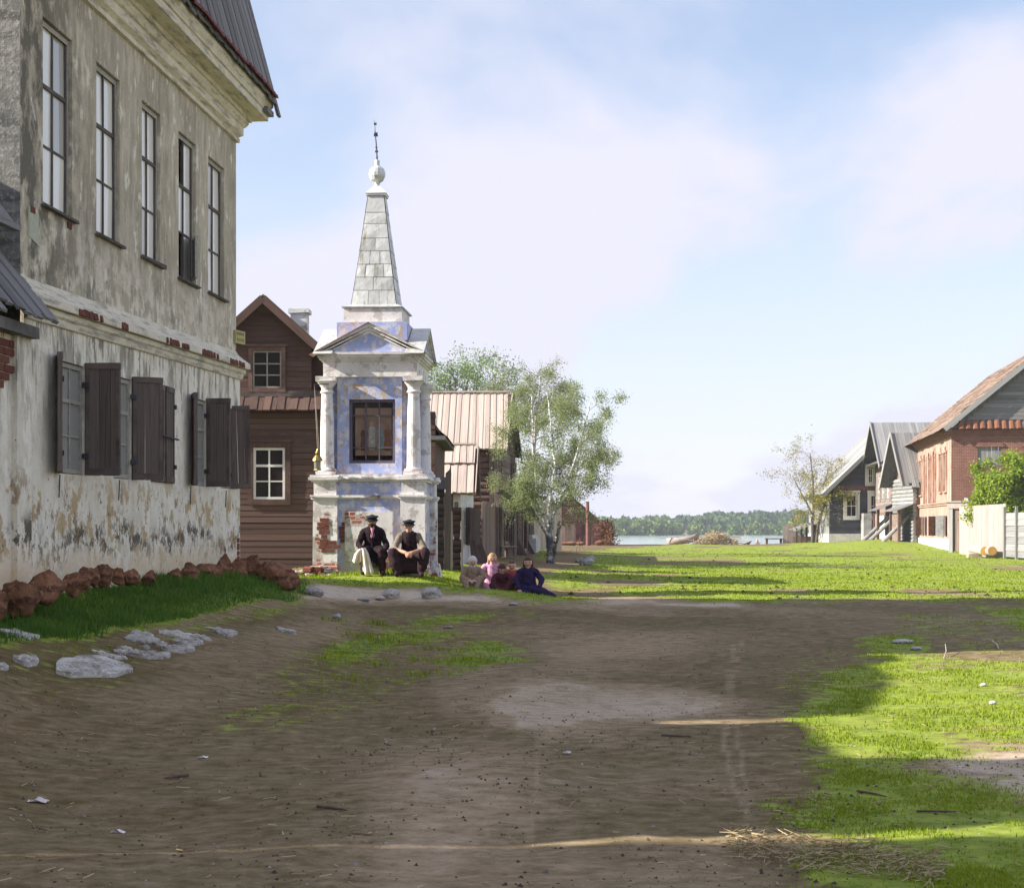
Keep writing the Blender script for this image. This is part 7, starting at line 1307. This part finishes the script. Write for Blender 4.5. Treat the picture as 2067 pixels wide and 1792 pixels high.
# --- bearded man in a black coat, sitting on the footing of the shrine
t, M = person('seated bearded man in dark coat and peaked cap, holding a white cloth', 752, 28.1, 0, R(4)); m1_loc = M.copy(); B = Body(); K = 'c_black'
B.chain([(0, .14, .42), (0, .13, .62), (0, .09, .80)], [.175, .165, .15], K); B.c((-.12, .09, .82), (.12, .09, .82), .075, .075, K); B.c((0, .08, .84), (0, .05, .93), .06, .055, 'skin'); B.c((0, -.050, .72), (0, -.025, .86), .028, .042, 'c_pink')
for s_, kn, ft in ((-1, (-.14, -.34, .45), (-.15, -.34, .10)), (1, (.17, -.33, .43), (.19, -.35, .10))):
    B.chain([(s_ * .09, .12, .40), kn], [.115, .078], K); B.chain([kn, ft], [.085, .068], 'c_trouser'); B.chain([(ft[0], ft[1] + .02, .055), (ft[0] + s_ * .02, ft[1] - .15, .045)], [.05, .04], 'c_trouser'); B.chain([(s_ * .12, .05, .42), (s_ * .18, -.24, .38)], [.15, .115], K); B.chain([(s_ * .10, -.05, .34), (s_ * .16, -.24, .24)], [.12, .09], K)
B.chain([(-.165, .09, .80), (-.265, .0, .57), (-.20, -.27, .49)], [.068, .056, .044], K); B.chain([(.165, .09, .80), (.27, -.02, .55), (.23, -.28, .44)], [.068, .056, .044], K)
B.hand((-.19, -.30, .485), (.15, -.75, -.55), (0, -.3, 1), -1, 'skin', 1.05, .6); B.hand((.225, -.31, .42), (-.05, -.45, -.95), (.2, -1, .3), 1, 'skin', 1.05, .35)
Rm = B.head((-.01, .0, 1.01), .104, R(-4), R(8), 'skin', 'h_dark', 'short', 'h_dark'); B.build('body', t, M, .0085); peaked_cap(t, M, Vector((-.01, .0, 1.01)), Rm, .102, M_['c_cap'])
b = MB(M); b.add([(-.045, -.082, .84), (.0, -.125, .62), (.012, -.125, .62), (-.03, -.10, .86)], [(0, 1, 2, 3)]); b.add([(.045, -.082, .84), (.0, -.125, .62), (-.012, -.125, .62), (.03, -.10, .86)], [(3, 2, 1, 0)]); b.build('lapel', M_['c_black'], t)
# the cloth in his hand
def drape(name, mat, M, path, width, folds, label, cat):
    b = MB(M); nu, nv = 17, len(path) * 4 - 3; vs = []; pts = []
    for i in range(len(path) - 1):
        for k in range(4): pts.append(Vector(path[i]).lerp(Vector(path[i + 1]), k / 4))
    pts.append(Vector(path[-1]))
    for i, p in enumerate(pts):
        t = i / (len(pts) - 1); w = width[0] + (width[1] - width[0]) * t
        for k in range(nu): q = k / (nu - 1) * 2 - 1; vs.append((p.x + q * w, p.y + math.sin(q * folds * 3.1 + t) * .028 * (.3 + t) - .05 * (1 - q * q), p.z + (.02 * math.cos(q * 7) if i == len(pts) - 1 else 0)))
    b.add(vs, [(i * nu + k, i * nu + k + 1, (i + 1) * nu + k + 1, (i + 1) * nu + k) for i in range(len(pts) - 1) for k in range(nu - 1)]); o = b.build(name, mat, None, True); md = o.modifiers.new('t', 'SOLIDIFY'); md.thickness = .008; return tag(o, label, cat)
drape('white_cloth', M_['c_white'], M, [(-.16, -.42, .50), (-.13, -.46, .40), (-.10, -.47, .22), (-.06, -.50, .03)], (.04, .105), 2.2, 'long white linen cloth hanging from the bearded man\'s hand', 'cloth'); drape('cloth_end', M_['c_white'], M, [(-.20, -.40, .49), (-.26, -.43, .40), (-.28, -.44, .24)], (.03, .085), 1.6, 'short bunched end of white cloth over the bearded man\'s knee', 'cloth')
me = rock_mesh('seat_stone', rs, .26, .2, .2, 2, .15); me.materials.append(M_['greystone']); tag(put(bpy.data.objects.new('seat_stone', me), M @ Matrix.Translation((0, .16, .14))), 'low grey stone under the bearded man at the shrine foot', 'stone')
# --- man in a dark waistcoat with rolled sleeves
t, M = person('seated man in dark waistcoat and cap, bare forearms resting on his knees', 826, 28.0, 0, R(3)); B = Body()
B.chain([(0, .14, .36), (0, .10, .56), (0, .05, .74)], [.165, .155, .14], ['c_vest', 'c_vest']); B.c((-.09, .05, .76), (.09, .05, .76), .078, .078, 'c_vest'); B.c((0, -.02, .70), (0, .0, .82), .06, .06, 'c_shirt'); B.c((0, .03, .80), (0, .01, .88), .058, .055, 'skin')
for s_ in (-1, 1):
    kn = (s_ * .30, -.27, .45); ft = (s_ * .21, -.30, .10); B.chain([(s_ * .09, .12, .36), kn], [.12, .085], 'c_trouser'); B.chain([kn, (s_ * .26, -.30, .25), ft], [.095, .105, .075], 'c_trouser'); B.c((s_ * .20, -.1, .33), (s_ * .24, -.24, .28), .09, .09, 'c_trouser'); B.chain([(ft[0], ft[1] + .02, .055), (ft[0] + s_ * .03, ft[1] - .15, .045)], [.05, .042], 'c_trouser')
    B.chain([(s_ * .165, .05, .75), (s_ * .28, -.08, .53)], [.070, .060], 'c_shirt'); B.chain([(s_ * .28, -.08, .53), (s_ * .25, -.17, .50)], [.062, .056], 'c_shirt'); B.chain([(s_ * .25, -.17, .50), (s_ * .06, -.37, .45)], [.045, .032], 'skin')
B.c((-.2, -.14, .30), (.2, -.14, .30), .12, .12, 'c_trouser'); B.c((-.16, -.2, .16), (.16, -.2, .16), .10, .10, 'c_trouser')
B.hand((-.05, -.38, .448), (.8, -.35, -.3), (-.2, -.5, .8), 1, 'skin', 1.05, .7); B.hand((.05, -.375, .455), (-.8, -.38, -.25), (.2, -.5, .8), -1, 'skin', 1.05, .7)
Rm = B.head((-.005, -.03, .95), .103, R(-6), R(4), 'skin', 'h_dark', 'short'); B.build('body', t, M, .0085); peaked_cap(t, M, Vector((-.005, -.03, .95)), Rm, .101, M_['c_cap'])
me = rock_mesh('seat_stone', rs, .24, .2, .18, 2, .15); me.materials.append(M_['greystone']); tag(put(bpy.data.objects.new('seat_stone', me), M @ Matrix.Translation((0, .16, .10))), 'low grey stone under the man in the waistcoat', 'stone')
# --- children sitting behind the lip of the mound
def child(label, u, Y, vhead, r, dress, skin, hair, style, yaw=0, pitch=0, arms=None, lap=None, sleeve=None, wide=1.0, beard=None, zs=.0):
    """head at the row vhead; sits on the ground, legs folded or stretched before it"""
    x = XU(u, Y); zg = gz(x, Y); hz = ZV(vhead - 3, Y) - zg; t, M = person(label, u, Y); B = Body(); k = r / .085; sh = hz - 1.55 * r; sl = sleeve or dress
    B.chain([(0, .06, .10), (0, .05, sh * .55), (0, .02, sh - .03)], [.15 * k * wide, .125 * k * wide, .10 * k], dress); B.c((-.085 * k, .03, sh - .01), (.085 * k, .03, sh - .01), .062 * k, .062 * k, dress); B.c((0, .02, sh), (0, .0, sh + .07 * k), .04 * k, .04 * k, skin)
    for s_ in (-1, 1):
        a = (arms or {}).get(s_, ((s_ * .20 * k, -.02, sh * .58), (s_ * .06 * k, -.25 * k, sh * .50))); S_ = Vector((s_ * .13 * k, .03, sh - .02)); E, H_ = Vector(a[0]), Vector(a[1]); B.chain([S_, E, H_], [.058 * k, .05 * k, .036 * k], sl); d = (H_ - E).normalized(); B.hand(H_ + d * .012, d, (0, -.3, 1) if abs(d.z) < .8 else (0, -1, .2), -s_, skin, .72 * k, .5)
        L = (lap or {}).get(s_, ((s_ * .17 * k, -.20 * k, .16), (s_ * .04 * k, -.34 * k, .05))); B.chain([(s_ * .07, .04, .09), L[0], L[1]], [.085 * k, .07 * k, .05 * k], dress)
    B.c((-.07, -.04, .07), (.07, -.04, .07), .13 * k, .13 * k, dress); B.c((-.08, -.18, .04), (.08, -.18, .04), .09 * k, .09 * k, dress)
    Rm = B.head((0, -.01, hz), r, yaw, pitch, skin, hair, style, beard); B.build('body', t, M, .0085); return t, M, hz, k
child('small child in white headscarf and tan jacket with clasped hands', 954, 26.95, 1136, .083, 'c_tan', 'skin_pale', 'c_scarf', 'scarf', R(6), R(8), lap={s: ((s * .14, -.22, .20), (s * .08, -.36, .05)) for s in (-1, 1)})
t, M, hz, k = child('fair long-haired girl in a puff-sleeved mauve dress', 994, 27.25, 1130, .086, 'c_mauve', 'skin_pale', 'h_blond', 'long', R(4), R(4), arms={-1: ((-.24, -.03, .42), (-.30, -.14, .42)), 1: ((.20, -.02, .34), (.10, -.17, .24))}, wide=1.12)
child('small child in dark dress leaning forward with bare hands down', 1013.5, 26.62, 1150.5, .082, 'c_maroon', 'skin_pale', 'h_brown', 'fringe', R(10), R(16), arms={-1: ((-.15, -.14, .22), (-.09, -.24, .08)), 1: ((.15, -.14, .22), (.06, -.24, .08))})
child('boy with reddish-brown hair in a red plaid shirt', 1033.5, 26.85, 1145, .083, 'c_plaid', 'skin_pale', 'h_brown', 'short', R(-4), R(6))
t, M, hz, k = child('older girl in navy dress with long brown hair and outstretched skirt', 1066, 26.35, 1138.5, .09, 'c_navy', 'skin_pale', 'h_brown', 'long', R(-5), R(5), arms={-1: ((-.22, -.05, .30), (-.16, -.22, .14)), 1: ((.24, -.04, .30), (.19, -.24, .14))}, lap={-1: ((.06, -.22, .12), (.26, -.30, .07)), 1: ((.24, -.19, .09), (.44, -.26, .0))}, wide=1.15)
# ------------------------------------------------------------ thin summer haze over street and lake
t = NT('thin_air'); t.t.nodes.remove(t.b); pv = t.n('ShaderNodeVolumePrincipled'); pv.inputs['Color'].default_value = (.86, .90, 1.0, 1); pv.inputs['Density'].default_value = .00038; pv.inputs['Anisotropy'].default_value = .2; t.l(pv.outputs[0], t.out.inputs['Volume'])
b = MB(); b.box(-4200, 4200, -90, 2700, -5, 24); tag(b.build('haze', t.mat), 'thin pale haze over the street and the lake', 'haze', kind='stuff')
